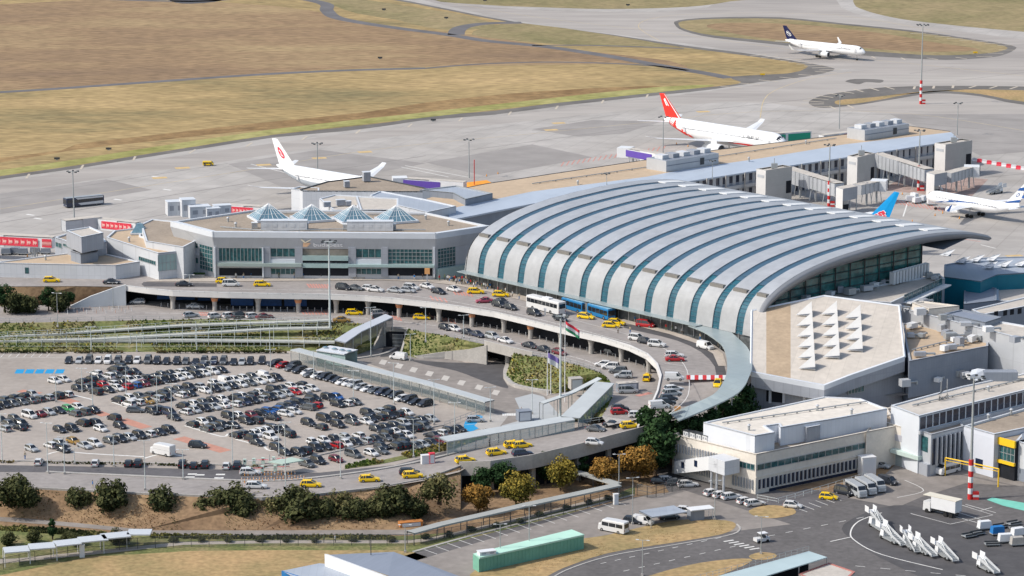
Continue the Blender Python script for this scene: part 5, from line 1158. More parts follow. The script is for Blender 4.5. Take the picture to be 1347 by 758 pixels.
# ============================================================ AIRCRAFT (nose at +x, origin under mid fuselage)
def aircraft(lab,nose,tail,L,rad,span,finh,liv,wing_z=-.45,winglet=2.2,sweep=.52,chord=.17,name='airliner',upturn=0,group=None):
    n=Vector(nose);tl=Vector(tail);d=n-tl;d.z=0;d.normalize();rz=math.atan2(d.y,d.x);c=n-d*(L/2)
    ax=ZA+rad*1.0+rad*.95   # axis height
    t=thing(name,lab,'airliner',(c.x,c.y,ZA),rz,group=group,world=False);az=ax-ZA
    prof=[(0,.02,-.25),(.006,.22,-.2),(.02,.45,-.14),(.045,.72,-.07),(.08,.93,-.02),(.12,1,0),(.66,1,0),(.76,.9,.1),(.85,.68,.32),(.92,.45,.52),(.97,.26,.66),(1,.1,.72)]
    mb=MB();N=16
    for i in range(len(prof)):pass
    rings=[[(L/2-s*L,rad*k*math.cos(2*math.pi*j/N),az+o*rad+rad*k*math.sin(2*math.pi*j/N)) for j in range(N)] for s,k,o in prof]
    mb.loft(rings);f=mb.build('fuselage',liv['body'],t,smooth=True)
    if liv.get('belly'):
        mb=MB();rings=[]
        for s,k,o in prof[liv.get('b0',0):]:
            s0=s;r=rad*k*1.012;rings.append([(L/2-s*L,r*math.cos(a),az+o*rad+r*math.sin(a)) for a in [math.radians(x) for x in range(180+liv.get('ba',20),361-liv.get('ba',20),14)]])
        mb.loft(rings,closed=False,caps=False);mb.build('belly',liv['belly'],f,smooth=True)
    # cabin windows, doors and cockpit
    mb=MB()
    for sgn in (-1,1):
        x=L*.36
        while x>-L*.3:
            a=math.radians(14);y=sgn*rad*1.004*math.cos(a);z=az+rad*math.sin(a);mb.face([(x,y,z-.18),(x+.28,y,z-.18),(x+.28,y,z+.2),(x,y,z+.2)]);x-=.62
    mb.build('cabin_windows',mat('cabin_window',(.10,.12,.16),.3,.1,3),f)
    mb=MB()
    x0=L/2-.052*L
    for sgn in (-1,1):
        for a0,a1 in ((38,62),(62,86)):
            P=[]
            for a,xx in ((a0,x0),(a1,x0),(a1,x0+.02*L),(a0,x0+.02*L)):
                a=math.radians(a);k=.80 if xx==x0 else .56;P.append((xx,sgn*rad*k*1.02*math.cos(a),az-rad*(.05 if xx==x0 else .11)+rad*k*1.02*math.sin(a)))
            mb.face(P)
    mb.build('cockpit_window',M_cglass,f)
    if liv.get('door',1):
        for x in (L*.4,-L*.28):
            mb=MB();y=-rad*1.003;mb.face([(x,y*.99,az-.5),(x+.9,y*.99,az-.5),(x+.9,y*.96,az+1.2),(x,y*.96,az+1.2)]);mb.build('door',mat('door_grey',(.55,.56,.58),.4,.05,1),f)
    wc=L*chord
    for sgn in (-1,1):
        mb=MB();y0=rad*.4;yt=span/2;rc=[]
        for fy,ch,zz in ((0,1,0),(.35,.62,.05),(.9,.27,.10+upturn*.6),(1,.2,.12+upturn)):
            y=sgn*(y0+(yt-y0)*fy);xle=L*.14-(yt-y0)*fy*math.tan(sweep);c_=wc*ch;th=.11*c_ if fy<.9 else .08*c_;z=az+wing_z*rad+zz*(yt)*.55
            rc.append([(xle,y,z),(xle-c_*.3,y,z+th*.55),(xle-c_,y,z+.02),(xle-c_*.35,y,z-th*.45)])
        if sgn<0: rc=[list(reversed(r)) for r in rc]
        mb.loft(rc);w=mb.build('wing',liv.get('wing',M_wplain),t,smooth=False)
        if winglet:
            tip=rc[-1];xs=max(p[0] for p in tip);xe=min(p[0] for p in tip);z=sum(p[2] for p in tip)/4;y=sgn*yt;mb=MB()
            A=[(xs,y,z),(xe,y,z),(xe-winglet*.6,y+sgn*.5,z+winglet),(xs-winglet*1.0,y+sgn*.5,z+winglet)]
            B=[(p[0],p[1]-sgn*.12,p[2]) for p in A];mb.face(A);mb.face(B)
            for k in range(4): j=(k+1)%4;mb.face([A[k],A[j],B[j],B[k]])
            mb.build('winglet',liv.get('winglet',liv.get('wing',M_wplain)),w)
        ey=sgn*span*.168;ex=L*.14-abs(ey)*math.tan(sweep)+wc*.28;er=liv.get('er',rad*.52);ez=az+wing_z*rad-er*.95;N2=12;mb=MB()
        rings=[[(ex+a,ey+er*k*math.cos(2*math.pi*j/N2),ez+er*k*math.sin(2*math.pi*j/N2)) for j in range(N2)] for a,k in ((er*1.4,.88),(er*1.25,1),(0,1.03),(-er*2,.8),(-er*2.9,.5))]
        mb.loft(rings,caps=False);mb.loft([rings[-1],[(ex-er*3.3,ey,ez)]*N2],caps=False);e=mb.build('engine',liv.get('eng',M_wplain),t,smooth=True)
        mb=MB();r=[[(ex+er*1.15,ey+er*.84*math.cos(2*math.pi*j/N2),ez+er*.84*math.sin(2*math.pi*j/N2)) for j in range(N2)]];mb.face(r[0]);mb.build('fan',M_dsteel,e)
        mb=MB();mb.prism([(ex+er*.3,ey-.15,0),(ex-er*2.6,ey-.15,0),(ex-er*2.6,ey+.15,0),(ex+er*.3,ey+.15,0)],ez+er*.6,ez+er*1.5);mb.build('pylon',M_wplain,e)
        # tailplane
        mb=MB();rc=[]
        for fy,ch in ((0,1),(1,.35)):
            y=sgn*(rad*.3+span*.165*fy);x=-L*.405-abs(y)*.62;c_=L*.085*ch;z=az+rad*.5+fy*rad*.25
            rc.append([(x,y,z),(x-c_*.4,y,z+.18*ch),(x-c_,y,z),(x-c_*.4,y,z-.15*ch)])
        if sgn<0: rc=[list(reversed(r)) for r in rc]
        mb.loft(rc);mb.build('tailplane',liv.get('wing',M_wplain),t)
        for k in (-1,1):
            gx=L*.0-L*.03;gy=sgn*rad*1.35;mb=MB();mb.tube((gx+k*.75,gy-.5,.55),(gx+k*.75,gy+.5,.55),.55,8);mb.build('wheel',M_tyre,t)
        mb=MB();mb.tube((gx,gy,.5),(gx,gy*.9,az-rad*.5),.18,6);mb.build('landing_gear',M_steel,t)
    gx=L*.40;mb=MB();mb.tube((gx,-.3,.4),(gx,.3,.4),.4,8);mb.build('wheel',M_tyre,t);mb=MB();mb.tube((gx,0,.4),(gx,0,az-rad*.7),.12,6);mb.build('landing_gear',M_steel,t)
    # fin
    bz=az+rad*.72;xr=-L*.355;xc=-L*.475;tz=finh;dx=(tz-bz)*.62;mb=MB()
    xt0=xr-(tz-bz)*.92;xt1=xc-(tz-bz)*.42
    rc=[[(xr+1.2,0,bz-.3),((xr+xc)/2,.22,bz-.3),(xc,0,bz-.3),((xr+xc)/2,-.22,bz-.3)],[(xt0,0,tz),((xt0+xt1)/2,.1,tz),(xt1,0,tz-.1),((xt0+xt1)/2,-.1,tz)]]
    mb.loft(rc);fin=mb.build('fin',liv['fin'],t)
    def fp(u,v,s_):  # point on fin side: u 0 lead..1 trail, v 0..1 height
        x0=xr+1.2+(xt0-xr-1.2)*v;x1=xc+(xt1-xc)*v;return (x0+(x1-x0)*u,s_*(.27-.12*v),bz-.3+(tz-bz+.3)*v)
    for s_ in (-1,1): liv['logo'](fin,fp,s_)
    if liv.get('title'):
        s,x0,x1,z0,z1,m=liv['title'];F_=None
        for sgn in (-1,1):
            cu=bpy.data.curves.new('lettering','FONT');cu.body=s;ob=bpy.data.objects.new('lettering',cu);col.objects.link(ob);bpy.context.view_layer.update()
            me=bpy.data.meshes.new_from_object(ob.evaluated_get(bpy.context.evaluated_depsgraph_get()));bpy.data.objects.remove(ob)
            if not len(me.vertices): continue
            xs=[v.co.x for v in me.vertices];ys=[v.co.y for v in me.vertices];a0,a1,b0,b1=min(xs),max(xs),min(ys),max(ys)
            for v in me.vertices:
                a=(v.co.x-a0)/(a1-a0);b=(v.co.y-b0)/(b1-b0);x=L/2-L*(x1 if sgn<0 else x0)
                x=(L/2-L*x1)+(L*(x1-x0))*a if sgn<0 else (L/2-L*x0)-(L*(x1-x0))*a
                ang=math.asin(z0+(z1-z0)*b);v.co=Vector((x,sgn*rad*1.01*math.cos(ang),az+rad*1.01*math.sin(ang)))
            me.materials.clear();me.materials.append(m);ob=bpy.data.objects.new('lettering',me);col.objects.link(ob);ob.parent=f
    if liv.get('extra'): liv['extra'](f,L,rad,az,prof)
    return t
def disc(parent,fp,s_,u,v,ru,rv,m,name='emblem',n=14,off=0,inner=0):
    mb=MB();P=[]
    for k in range(n):
        a=2*math.pi*k/n;p=Vector(fp(u+ru*math.cos(a),v+rv*math.sin(a),s_));p.y+=s_*(.03+off);P.append(p)
    if inner:
        Q=[]
        for k in range(n): a=2*math.pi*k/n;p=Vector(fp(u+ru*inner*math.cos(a),v+rv*inner*math.sin(a),s_));p.y+=s_*(.03+off);Q.append(p)
        for k in range(n): j=(k+1)%n;mb.face([P[k],P[j],Q[j],Q[k]])
    else: mb.face(P)
    mb.build(name,m,parent)
def poly(parent,fp,s_,pts,m,name='emblem',off=0):
    mb=MB();P=[]
    for u,v in pts: p=Vector(fp(u,v,s_));p.y+=s_*(.03+off);P.append(p)
    mb.face(P);mb.build(name,m,parent)
M_lnavy=mat('fin_navy',(.01,.015,.07),.35,.05,1);M_awhite=mat('aircraft_white',(.84,.85,.86),.3,.02,.3)
M_crimson=mat('fin_red',(.75,.04,.03),.35,.05,1);M_sky=mat('fin_blue',(.01,.30,.66),.35,.04,1);M_elblue=mat('stripe_blue',(.02,.09,.30),.35,.05,1);M_silv=mat('aircraft_grey',(.45,.50,.56),.35,.04,.5)
def logo_lh(p,fp,s): disc(p,fp,s,.48,.5,.26,.17,M_awhite,inner=.82);poly(p,fp,s,[(.3,.46),(.5,.6),(.72,.55),(.5,.52),(.45,.42)],M_awhite);poly(p,fp,s,[(.3,.12),(.7,.12),(.7,.16),(.3,.16)],M_awhite)
aircraft('white airliner with a dark navy fin taxiing beyond the mast at the top right',G(1138,70,8.6),G(1041,53,11),43.5,2.2,35.8,12.3,dict(body=M_awhite,fin=M_lnavy,logo=logo_lh,title=('Lufthansa',.15,.31,.25,.62,M_lnavy),er=1.2))
def logo_sh(p,fp,s):
    poly(p,fp,s,[(.35,.55),(.62,.55),(.62,.78),(.35,.84)],M_awhite);poly(p,fp,s,[(.44,.55),(.5,.55),(.5,.7),(.44,.74)],M_crimson,off=.02);poly(p,fp,s,[(.02,.0),(.10,.0),(.10,.98),(.02,.98)],M_awhite)
def extra_sh(f,L,rad,az,prof):
    for sgn in (-1,1):
        mb=MB();P=[]
        for s,lo,hi in ((.14,-32,-30),(.22,-34,-22),(.32,-34,-24),(.42,-36,-34)): P.append((s,lo,hi))
        for i in range(3):
            q=[]
            for s,a in ((P[i][0],P[i][1]),(P[i+1][0],P[i+1][1]),(P[i+1][0],P[i+1][2]),(P[i][0],P[i][2])):
                a=math.radians(a);q.append((L/2-s*L,sgn*rad*1.012*math.cos(a),az+rad*1.012*math.sin(a)))
            mb.face(q)
        mb.build('swoosh',M_crimson,f)
        mb=MB();rings=[]
        for s,k,o,lo,hi in ((.72,.95,.05,-60,-38),(.79,.85,.17,-60,-12),(.87,.62,.38,-60,40),(.93,.42,.55,-60,75)):
            q=[]
            for a in range(6): an=math.radians(lo+(hi-lo)*a/5);q.append((L/2-s*L,sgn*rad*k*1.02*math.cos(an),az+o*rad+rad*k*1.02*math.sin(an)))
            rings.append(q)
        mb.loft(rings,closed=False,caps=False);mb.build('tail_flash',M_crimson,f,smooth=True)
def nose_from(tail,mid,L):
    d=(Vector(mid)-Vector(tail));d.z=0;d.normalize();return Vector(tail)+d*L
tl=G(873,166,11.5);aircraft('white airliner with a bright red fin parked behind the tan pier roof',nose_from(tl,G(980,189,9.8),60),tl,60,3.5,60,18.4,dict(body=M_awhite,fin=M_crimson,logo=logo_sh,extra=extra_sh,title=('上海航空',.17,.31,.18,.52,M_dsteel),er=2.0),winglet=0,upturn=.07)
def logo_ac(p,fp,s): disc(p,fp,s,.5,.52,.2,.2,M_adred);poly(p,fp,s,[(.42,.45),(.6,.6),(.5,.62),(.45,.56)],M_awhite,off=.02);poly(p,fp,s,[(.4,.38),(.55,.42),(.6,.5),(.45,.44)],M_awhite,off=.02)
tl=G(364.5,226.5,11.5);aircraft('white airliner with a red round emblem on its fin behind the hipped roof',nose_from(tl,G(440,246,9.8),58),tl,58,3.3,60,17.6,dict(body=M_awhite,fin=M_awhite,logo=logo_ac,belly=M_silv,ba=8,er=1.75),winglet=0,upturn=.08)
def logo_el(p,fp,s):
    poly(p,fp,s,[(0,.7),(1,.74),(1,.9),(0,.82)],M_elblue);poly(p,fp,s,[(0,.1),(1,.22),(1,.34),(0,.16)],M_elblue)
    for a in (0,math.pi):
        poly(p,fp,s,[(.5+.2*math.cos(a+math.pi/2+k*2*math.pi/3),.52+.1*math.sin(a+math.pi/2+k*2*math.pi/3)) for k in range(3)],M_elblue) if 0 else disc(p,fp,s,.5,.52,.2,.1,M_elblue,n=3 if a==0 else 6,inner=.8)
def extra_el(f,L,rad,az,prof):
    for sgn in (-1,1):
        mb=MB()
        P=[(.12,-40,-39),(.2,-28,-16),(.3,-10,8),(.45,8,17),(.6,22,25)]
        for i in range(4):
            q=[]
            for s,a in ((P[i][0],P[i][1]),(P[i+1][0],P[i+1][1]),(P[i+1][0],P[i+1][2]),(P[i][0],P[i][2])):
                a=math.radians(a);q.append((L/2-s*L,sgn*rad*1.02*math.cos(a),az+rad*1.02*math.sin(a)))
            mb.face(q)
        mb.build('stripe',M_elblue,f)
aircraft('white airliner with dark blue stripes parked at the right edge',G(1219,260,8.4),G(1338,274,10),38,2.1,35.8,12.8,dict(body=M_awhite,fin=M_awhite,logo=logo_el,extra=extra_el,winglet=M_elblue,er=1.1),winglet=2.4)
def logo_cs(p,fp,s):
    disc(p,fp,s,.5,.30,.18,.13,M_awhite);disc(p,fp,s,.5,.30,.14,.11,M_adred,off=.02)
    for u,v in ((.27,.36),(.73,.36),(.38,.43),(.62,.43),(.5,.46),(.5,.17)): disc(p,fp,s,u,v,.11,.05,M_awhite,off=.0);disc(p,fp,s,u,v,.085,.037,M_adred,off=.03)
ft=G(1159,250,5+19.4);dn=(G(1219,261,8.4)-G(1340,270,10));dn.z=0;dn.normalize();tl=ft+dn*-1.0;tl.z=0
aircraft('airliner whose bright blue fin with a red flower shows over the curved roof',tl+dn*62,tl,64.,2.9,58,19.4,dict(body=M_awhite,fin=M_sky,logo=logo_cs,er=1.6),winglet=0)
# ============================================================ VEHICLES (front at +x, origin on the ground)
def car(kind,name,L,W,H,belt,wr=.33,bonnet=.26,boot=.9,rake=.5,rrake=.25,roofpaint=True,glass_low=None,lamps=True):
    """bonnet: windscreen base (fraction of L from the front); boot: rear glass base fraction; rake: windscreen run in m"""
    t=thing(name,kind,'car',(0,0,0),world=False);w=W/2;f=L/2;g0=.24
    x_ws=f-bonnet*L;x_rb=f-boot*L;x_rt=x_ws-rake;x_rr=x_rb+rrake
    hood=belt-.12 if bonnet>.12 else belt-.02
    st=[(f,.32,hood-.32,.62),(f-.08,.22,hood-.16,.8),(f-.45,g0,hood-.04,.95),(x_ws+.1,g0,hood+.04,1.0),(x_ws,g0,belt,1.0),(0,g0,belt,1.0),(x_rb,g0,belt+.02,.99),(-f+.3,g0,belt-(.02 if boot<.93 else 0),.96),(-f+.05,.26,belt-.14,.86),(-f,.4,belt-.3,.74)]
    mb=MB();rings=[]
    for x,zl,zh,k in st:
        k*=w;m_=(zl+zh)/2;rings.append([(x,-k*.93,zl),(x,k*.93,zl),(x,k,zl+.18),(x,k,m_+.1),(x,k*.93,zh-.02),(x,k*.6,zh+.02),(x,-k*.6,zh+.02),(x,-k*.93,zh-.02),(x,-k,m_+.1),(x,-k,zl+.18)])
    mb.loft(rings)
    # roof and pillars
    wr_=w*.74;wb=w*.91
    A=[(x_rt,-wr_,H-.03),(x_rt,wr_,H-.03),(x_rr,wr_,H-.02),(x_rr,-wr_,H-.02)]
    mb.loft([[A[0],A[1],(x_rt,wr_*.9,H+.02),(x_rt,-wr_*.9,H+.02)],[((x_rt+x_rr)/2,-wr_*1.02,H),((x_rt+x_rr)/2,wr_*1.02,H),((x_rt+x_rr)/2,wr_*.9,H+.06),((x_rt+x_rr)/2,-wr_*.9,H+.06)],[A[3],A[2],(x_rr,wr_*.9,H+.02),(x_rr,-wr_*.9,H+.02)]])
    B=[(x_ws,-wb,belt),(x_ws,wb,belt),(x_rb,wb,belt),(x_rb,-wb,belt)]
    for p,q in zip(B,A): mb.tube(p,q,.05,4)
    for s in (-1,1):
        xm=(x_rt+x_rr)/2-.05;mb.tube((xm,s*wb,belt),(xm,s*wr_,H),.045,4);mb.box((x_ws-.05,s*(w+.09),belt+.08),(.14,.2,.14))
        if L>4.3 and boot>.88: xq=x_rr+(xm-x_rr)*.42;mb.tube((xq,s*wb,belt),(xq,s*wr_,H),.05,4)
    body=mb.build('body',PAINT['w'],t)
    mb=MB();k=.985
    C=[(p[0],p[1]*k,p[2]-.02) for p in B];D=[(p[0],p[1]*k,p[2]-.01) for p in A];mb.loft([C,D]);mb.build('windows',M_cglass,t)
    for x in (f-.19*L,-f+.2*L):
        for s in (-1,1):
            mb=MB();mb.tube((x,s*(w-.2),wr),(x,s*(w+.015),wr),wr,12);wh=mb.build('wheel',M_tyre,t)
            mb=MB();mb.tube((x,s*(w+.0),wr),(x,s*(w+.03),wr),wr*.6,8);mb.build('rim',M_rim,wh)
    for s in (-1,1):
        mb=MB();mb.box((f-.1,s*w*.62,hood-.22),(.16,.34,.14));mb.build('headlight',M_head,t)
        mb=MB();mb.box((-f+.06,s*w*.7,belt-.2),(.14,.26,.22));mb.build('tail_light',M_tail,t)
    return t
PROTO=dict(
 h=car('hatchback','parked_car',4.15,1.78,1.47,.92,boot=.97,rake=.85,rrake=.35,bonnet=.25),
 s=car('saloon','parked_car',4.75,1.84,1.45,.92,boot=.84,rake=.95,rrake=.75,bonnet=.28),
 e=car('estate','parked_car',4.75,1.84,1.50,.93,boot=.97,rake=.95,rrake=.35,bonnet=.27),
 u=car('SUV','parked_car',4.55,1.90,1.70,1.05,wr=.38,boot=.97,rake=.75,rrake=.3,bonnet=.25),
 m=car('people carrier','parked_car',4.8,1.9,1.85,1.08,wr=.34,boot=.985,rake=1.0,rrake=.2,bonnet=.16),
 v=car('small van','parked_car',4.7,1.9,1.85,1.1,wr=.34,boot=.99,rake=.7,rrake=.1,bonnet=.17))
TYPEN=dict(h='hatchback',s='saloon',e='estate car',u='SUV',m='people carrier',v='van')
# van: blank rear sides
for k in ('v',):
    p=PROTO[k];mb=MB()
    for s in (-1,1): mb.face([(.55,s*.91,1.08),(-2.25,s*.91,1.08),(-2.2,s*.72,1.85),(.45,s*.72,1.85)])
    mb.face([(-2.34,-.85,1.0),(-2.34,.85,1.0),(-2.3,.7,1.86),(-2.3,-.7,1.86)]);mb.build('side_panel',PAINT['w'],p)
def taxi_proto():
    p=car('taxi','taxi',4.7,1.84,1.50,.93,boot=.96,rake=.95,rrake=.4,bonnet=.27);p.name='taxi';p['category']='taxi'
    mb=MB();mb.box((.1,0,1.66),(.22,.75,.16));mb.build('roof_sign',PAINT['y'],p);return p
PROTO['t']=taxi_proto()
def heading(x,y,dx,dy,z):
    a,b=G(x,y,z),G(x+dx,y+dy,z);return math.atan2(b.y-a.y,b.x-a.x)
ORD=lambda n:{1:'first',2:'second',3:'third',4:'fourth',5:'fifth',6:'sixth',7:'seventh',8:'eighth',9:'ninth',10:'tenth'}.get(n) or ('%d%s'%(n,{1:'st',2:'nd',3:'rd'}.get(n%10,'th') if n not in (11,12,13) else 'th'))
NC=[0]
def park(items,z,where,group,rz=None,jit=.05,zf=None,rzf=None):
    """items: (px,py,colour,type[,heading]) -> one car each; labels count them from the left"""
    items=sorted(items,key=lambda q:q[0])
    for i,q in enumerate(items):
        x,y,c,k=q[:4];h=q[4] if len(q)>4 else rz
        zz=zf(x,y) if zf else z
        p=G(x,y,zz+.75);p.z=zz
        h=(h if h is not None else 0)+R.uniform(-jit,jit)
        o=dup(PROTO[k],p,h,scale=(.94 if group=='cars in the car park' else 1),paint=PAINT[c],pm=('body','side_panel','roof_sign'))
        kind=TYPEN.get(k,'taxi');name='taxi' if k=='t' else 'parked_van' if k=='v' else 'parked_car';o.name=name
        o['category']='taxi' if k=='t' else 'van' if k=='v' else 'car'
        o['label']='%s %s, %s from left %s'%(CNAME[c],kind,ORD(i+1),where);o['group']=group;NC[0]+=1
T_={'A':(0,460),'B':(130,460),'C':(260,460),'D':(400,460),'E':(0,535),'F':(180,535),'G':(340,535),'H':(500,535)}
def pt_(tile,s,kinds='hsueh'):
    out=[]
    for tok in s.split():
        c=tok[0];k=''
        rest=tok[1:]
        if rest[0] in 'hseumv' : k=rest[0];rest=rest[1:]
        x,y=map(float,rest.split(','));ox,oy=T_[tile];out.append((ox+x/6.735,oy+y/6.735,c,k or kinds[R.randrange(len(kinds))]))
    return out
HL=math.radians(-47)   # lot heading: pointing right and towards the camera
Hf=lambda : HL if R.random()<.7 else HL+math.pi
LOT=[]
def lot(items,where,rz=None): LOT.append(([[*q,(Hf() if rz is None else rz)] for q in items],where))
def tidy():
    for items,_ in LOT:
        if len(items)<8 or any(abs(math.sin(q[4]-HL))>.01 for q in items): continue
        P_=[G(q[0],q[1],.75) for q in items];n=len(P_);mx=sum(p.x for p in P_)/n;my=sum(p.y for p in P_)/n
        sxx=sum((p.x-mx)**2 for p in P_);syy=sum((p.y-my)**2 for p in P_);sxy=sum((p.x-mx)*(p.y-my) for p in P_)
        th=.5*math.atan2(2*sxy,sxx-syy)
        if abs(th-math.radians(38))>math.radians(14): th=math.radians(38)
        c,s=math.cos(th),math.sin(th);L_=[[(p.x-mx)*c+(p.y-my)*s,-(p.x-mx)*s+(p.y-my)*c,q] for p,q in zip(P_,items)]
        w_=max(l[1] for l in L_)-min(l[1] for l in L_)
        if w_>22: continue
        for sg in (-1,1):
            row=sorted([l for l in L_ if (l[1]>0)==(sg>0)],key=lambda l:l[0])
            for it in range(30):
                for a,b in zip(row,row[1:]):
                    g=2.62-(b[0]-a[0])
                    if g>0: a[0]-=g*.4;b[0]+=g*.4
            for l in row: l[1]=sg*2.5
        for l,sv,q in L_:
            x=mx+l*c-sv*s;y=my+l*s+sv*c;u,v=proj((x,y,.75));q[0]=u;q[1]=v;q[4]=(th-math.radians(84))+(math.pi if math.cos(q[4]-HL)<0 else 0)
def flush_lot():
    tidy();C=[]
    for items,_ in LOT:
        for q in items: p=G(q[0],q[1],.75);C.append([p.x,p.y,q[4],q])
    for it in range(12):
        for i in range(len(C)):
            a=C[i]
            for j in range(i+1,len(C)):
                b=C[j];dx=b[0]-a[0];dy=b[1]-a[1]
                if dx*dx+dy*dy>25: continue
                c,s=math.cos(a[2]),math.sin(a[2]);dl=dx*c+dy*s;dw=-dx*s+dy*c;pl=4.35-abs(dl);pw=2.05-abs(dw)
                if pl>0 and pw>0:
                    if pw<pl or pl>2: k=pw*.3*(1 if dw>0 else -1);vx,vy=-s*k,c*k
                    else: k=pl*.3*(1 if dl>0 else -1);vx,vy=c*k,s*k
                    a[0]-=vx;a[1]-=vy;b[0]+=vx;b[1]+=vy
    for c in C: x,y=proj((c[0],c[1],.75));c[3][0]=x;c[3][1]=y
    for items,where in LOT: park([tuple(q) for q in items],0,where,'cars in the car park',jit=.03)
lot(pt_('A','kh608,90 sh702,90 gm788,88 wh872,90 wv955,92 gu1045,90 ku1140,90 wh1215,90 gm1310,90')+pt_('B','ku515,95 kh598,98 ku690,98 gh770,98 ks862,102 gu930,92 nu1020,98 gm1105,98 ks1195,102 sh1275,103 ku1335,100')+pt_('C','ku570,95'),'in the straight row along the back hedge',math.pi/2*-1)
lot(pt_('D','ku25,150 rh-40,140 ks0,165 kh30,185')[:0]+pt_('C','ku690,118 rh750,132 gs815,152 ku870,140 ku905,178')+pt_('D','wh30,195 gh52,215 wh118,222 ku185,235 kh235,248 ks300,262 wh345,282 wh392,290 su448,302 sh500,325 ws570,340 gh630,358 nu695,372 ks760,382 ku815,402 wh868,428 ku925,432 ks990,455 ku1070,472'),'in the slanted row beside the glazed walkway',math.radians(222))
lot(pt_('A','wh520,280 wh600,268 kh690,262 ku765,250 gs840,240 wh880,210 wu940,215 gh1010,205 kh1075,195 ku1020,165 ku1100,170 ks1150,185'),'in the double row right of the blue bays')
lot(pt_('A','kh700,335 gh770,335 ku850,368 kh800,310'),'in the cluster by the two left lamp posts')
lot(pt_('B','rh75,302 kh110,357 wh160,280 wh205,340 ks225,268 rh270,318 wu290,250 bh360,308 ws370,255 mh425,288 kh410,218 ks480,195 kh500,262 ku575,268 gh560,222 ks620,210 ku655,252 wh690,200 wh730,242 wh790,228 ks720,162 nu790,168 gh830,188 ku880,222 wh905,197 wu955,202 kh1030,198'),'in the double row starting with red cars')
lot(pt_('B','ku175,440 wu255,462 wh270,412 gh340,402 wh350,455 os460,458 gh430,387 su540,442 ku615,428 kh560,372 gh640,352 gh700,350 ku790,325 wh740,397 kh830,387')+pt_('C','sh20,320 wh95,357 wh110,277 ku180,335 su240,325 kh320,315 wv220,262 wh300,247 wh380,297 gs455,287 wh420,237 ws520,272 gh490,227 wv560,242 wu600,262 ku670,248'),'in the long double row with the ochre car')
lot(pt_('B','ge330,528'),'alone in the lane below the ochre car',math.radians(-5))
lot(pt_('B','ku475,540 ku540,530 nm610,548 ks660,590'),'in the dark cluster with a people carrier')
lot(pt_('B','ku735,490 wh800,548 wh880,465 sh880,530 ku950,522 kh960,432 gh960,477 ss1010,502 wh1040,425 ws1080,482'),'in the short row behind the dark cluster')
lot(pt_('C','ku310,415 wh400,395 gh450,380 wh350,472 nu440,442 ku500,452 sh490,420 wh540,382 ku640,337 ku650,407 sh690,375 gs770,345 wh830,317 sh790,387 rh885,382 kh880,292 wh940,357 wh1020,352'),'in the double row with one red car far right')
lot(pt_('B','kh830,652 wh920,632 kh1010,622 gh960,692 gu1030,687 ku1110,662 kh1180,667'),'in the cluster beside the orange marker post')
lot(pt_('C','ku275,582 wh370,577 mh480,572 ku430,627 ku520,622'),'in the cluster left of the blue cars')
lot(pt_('C','kh570,537 bh640,512 bh700,522 gh760,502 nh830,492 ku900,482 gh940,432 ku1045,452 gu1010,507 rh1115,507 ks655,592 wh810,567 wh890,547'),'in the double row with three blue cars')
lot(pt_('D','ku215,417 bh290,412 ku300,477 wh380,467 gh455,457'),'in the cluster right of the bright red car')
lot(pt_('D','ku540,547 sh620,522 ku710,512 ws535,607 kh620,592 kh700,592 ku720,562 kh780,582 wh840,557'),'in the double row below the slanted row')
lot(pt_('D','kh320,585 kh395,605 gs460,622 km180,605 ku300,657 ku40,642 kh150,677'),'in the scattered group mid car park')
lot(pt_('H','kh30,200 ku90,215 ws170,227 ku230,202 kh60,178 kh130,165 su240,147 ku300,190 gu370,178 ku300,115 kh370,110 sh430,120'),'in the block at the right corner of the lot')
lot(pt_('G','wh15,220 wh70,207 wu110,262 ku130,192 gh215,190 ku265,237'),'in the white cluster above the gate islands')
lot(pt_('G','ku180,362 kh250,387 ku330,407 ku405,385'),'in the dark row beside the gate islands')
lot(pt_('G','gu430,500 ku530,472'),'in the dark pair nearest the gate islands')
lot(pt_('G','wh480,305 wh575,287 ku550,352 kh620,347 kh660,270 rh710,332 wh800,322 sh760,257 wh855,232 kh860,292 sh940,287 kh1010,272 gh1080,252 kh1150,242 wh1240,230'),'in the front double row with a red car')
lot(pt_('G','gm840,415 mh690,457 wh1000,402 gs1085,382 ku1210,345 ku1270,338'),'along the kerb above the green verge')
lot(pt_('H','kh110,335 ku180,332 gh270,327 sh350,302 mh460,287 kh420,312 ks500,252 wh590,242 kh680,217 ks740,207'),'in the front row by the grey walkway')
lot(pt_('F','kh890,247 gh960,222 ku1000,267 ks1055,307 wh1060,232'),'in the cluster behind the white front kerb')
lot(pt_('H','se845,107'),'on the round blue bay',math.radians(2))
lot(pt_('A','kh20,322 kh20,387 sh160,347 ks60,490 ks110,502 gh60,442 gh130,442 ku180,462 gs215,442 gh260,462 sh310,417 gh320,467 ku370,407 wh475,437'),'in the far left group of grey and dark cars')
lot(pt_('A','wm300,577 ms380,557 sh460,552 ks530,547 eh620,532 wh685,507 gh700,557 gu760,542 kh810,542'),'in the row with the green car')
lot(pt_('A','ks30,622 gh90,652 ks150,672 ku190,652 gh130,602 sh40,692'),'in the left edge cluster below the green car row')
lot(pt_('A','kh530,702 ku640,692 ku740,642 ku850,652 wh890,692 ku1010,597 kh1065,667'),'in the dark line by the brick red markings')
lot(pt_('E','se310,235 wh350,285 sh180,322 oh540,252 ku565,372 wu800,315 ss875,377 gh970,292 ku1130,262 sh1220,252 wh1290,232')+pt_('F','ku140,202 ku150,292 ks290,267'),'in the open left front of the lot')
lot(pt_('F','ku540,335'),'standing alone on the long brick red marking',math.radians(-12))
lot(pt_('E','wh345,482 wh845,492 kh1140,495 ku1225,495')+pt_('F','ku405,502 kh505,512 ku605,507 wh795,517 ku890,512'),'along the hedge above the service road',math.pi/2)
flush_lot()
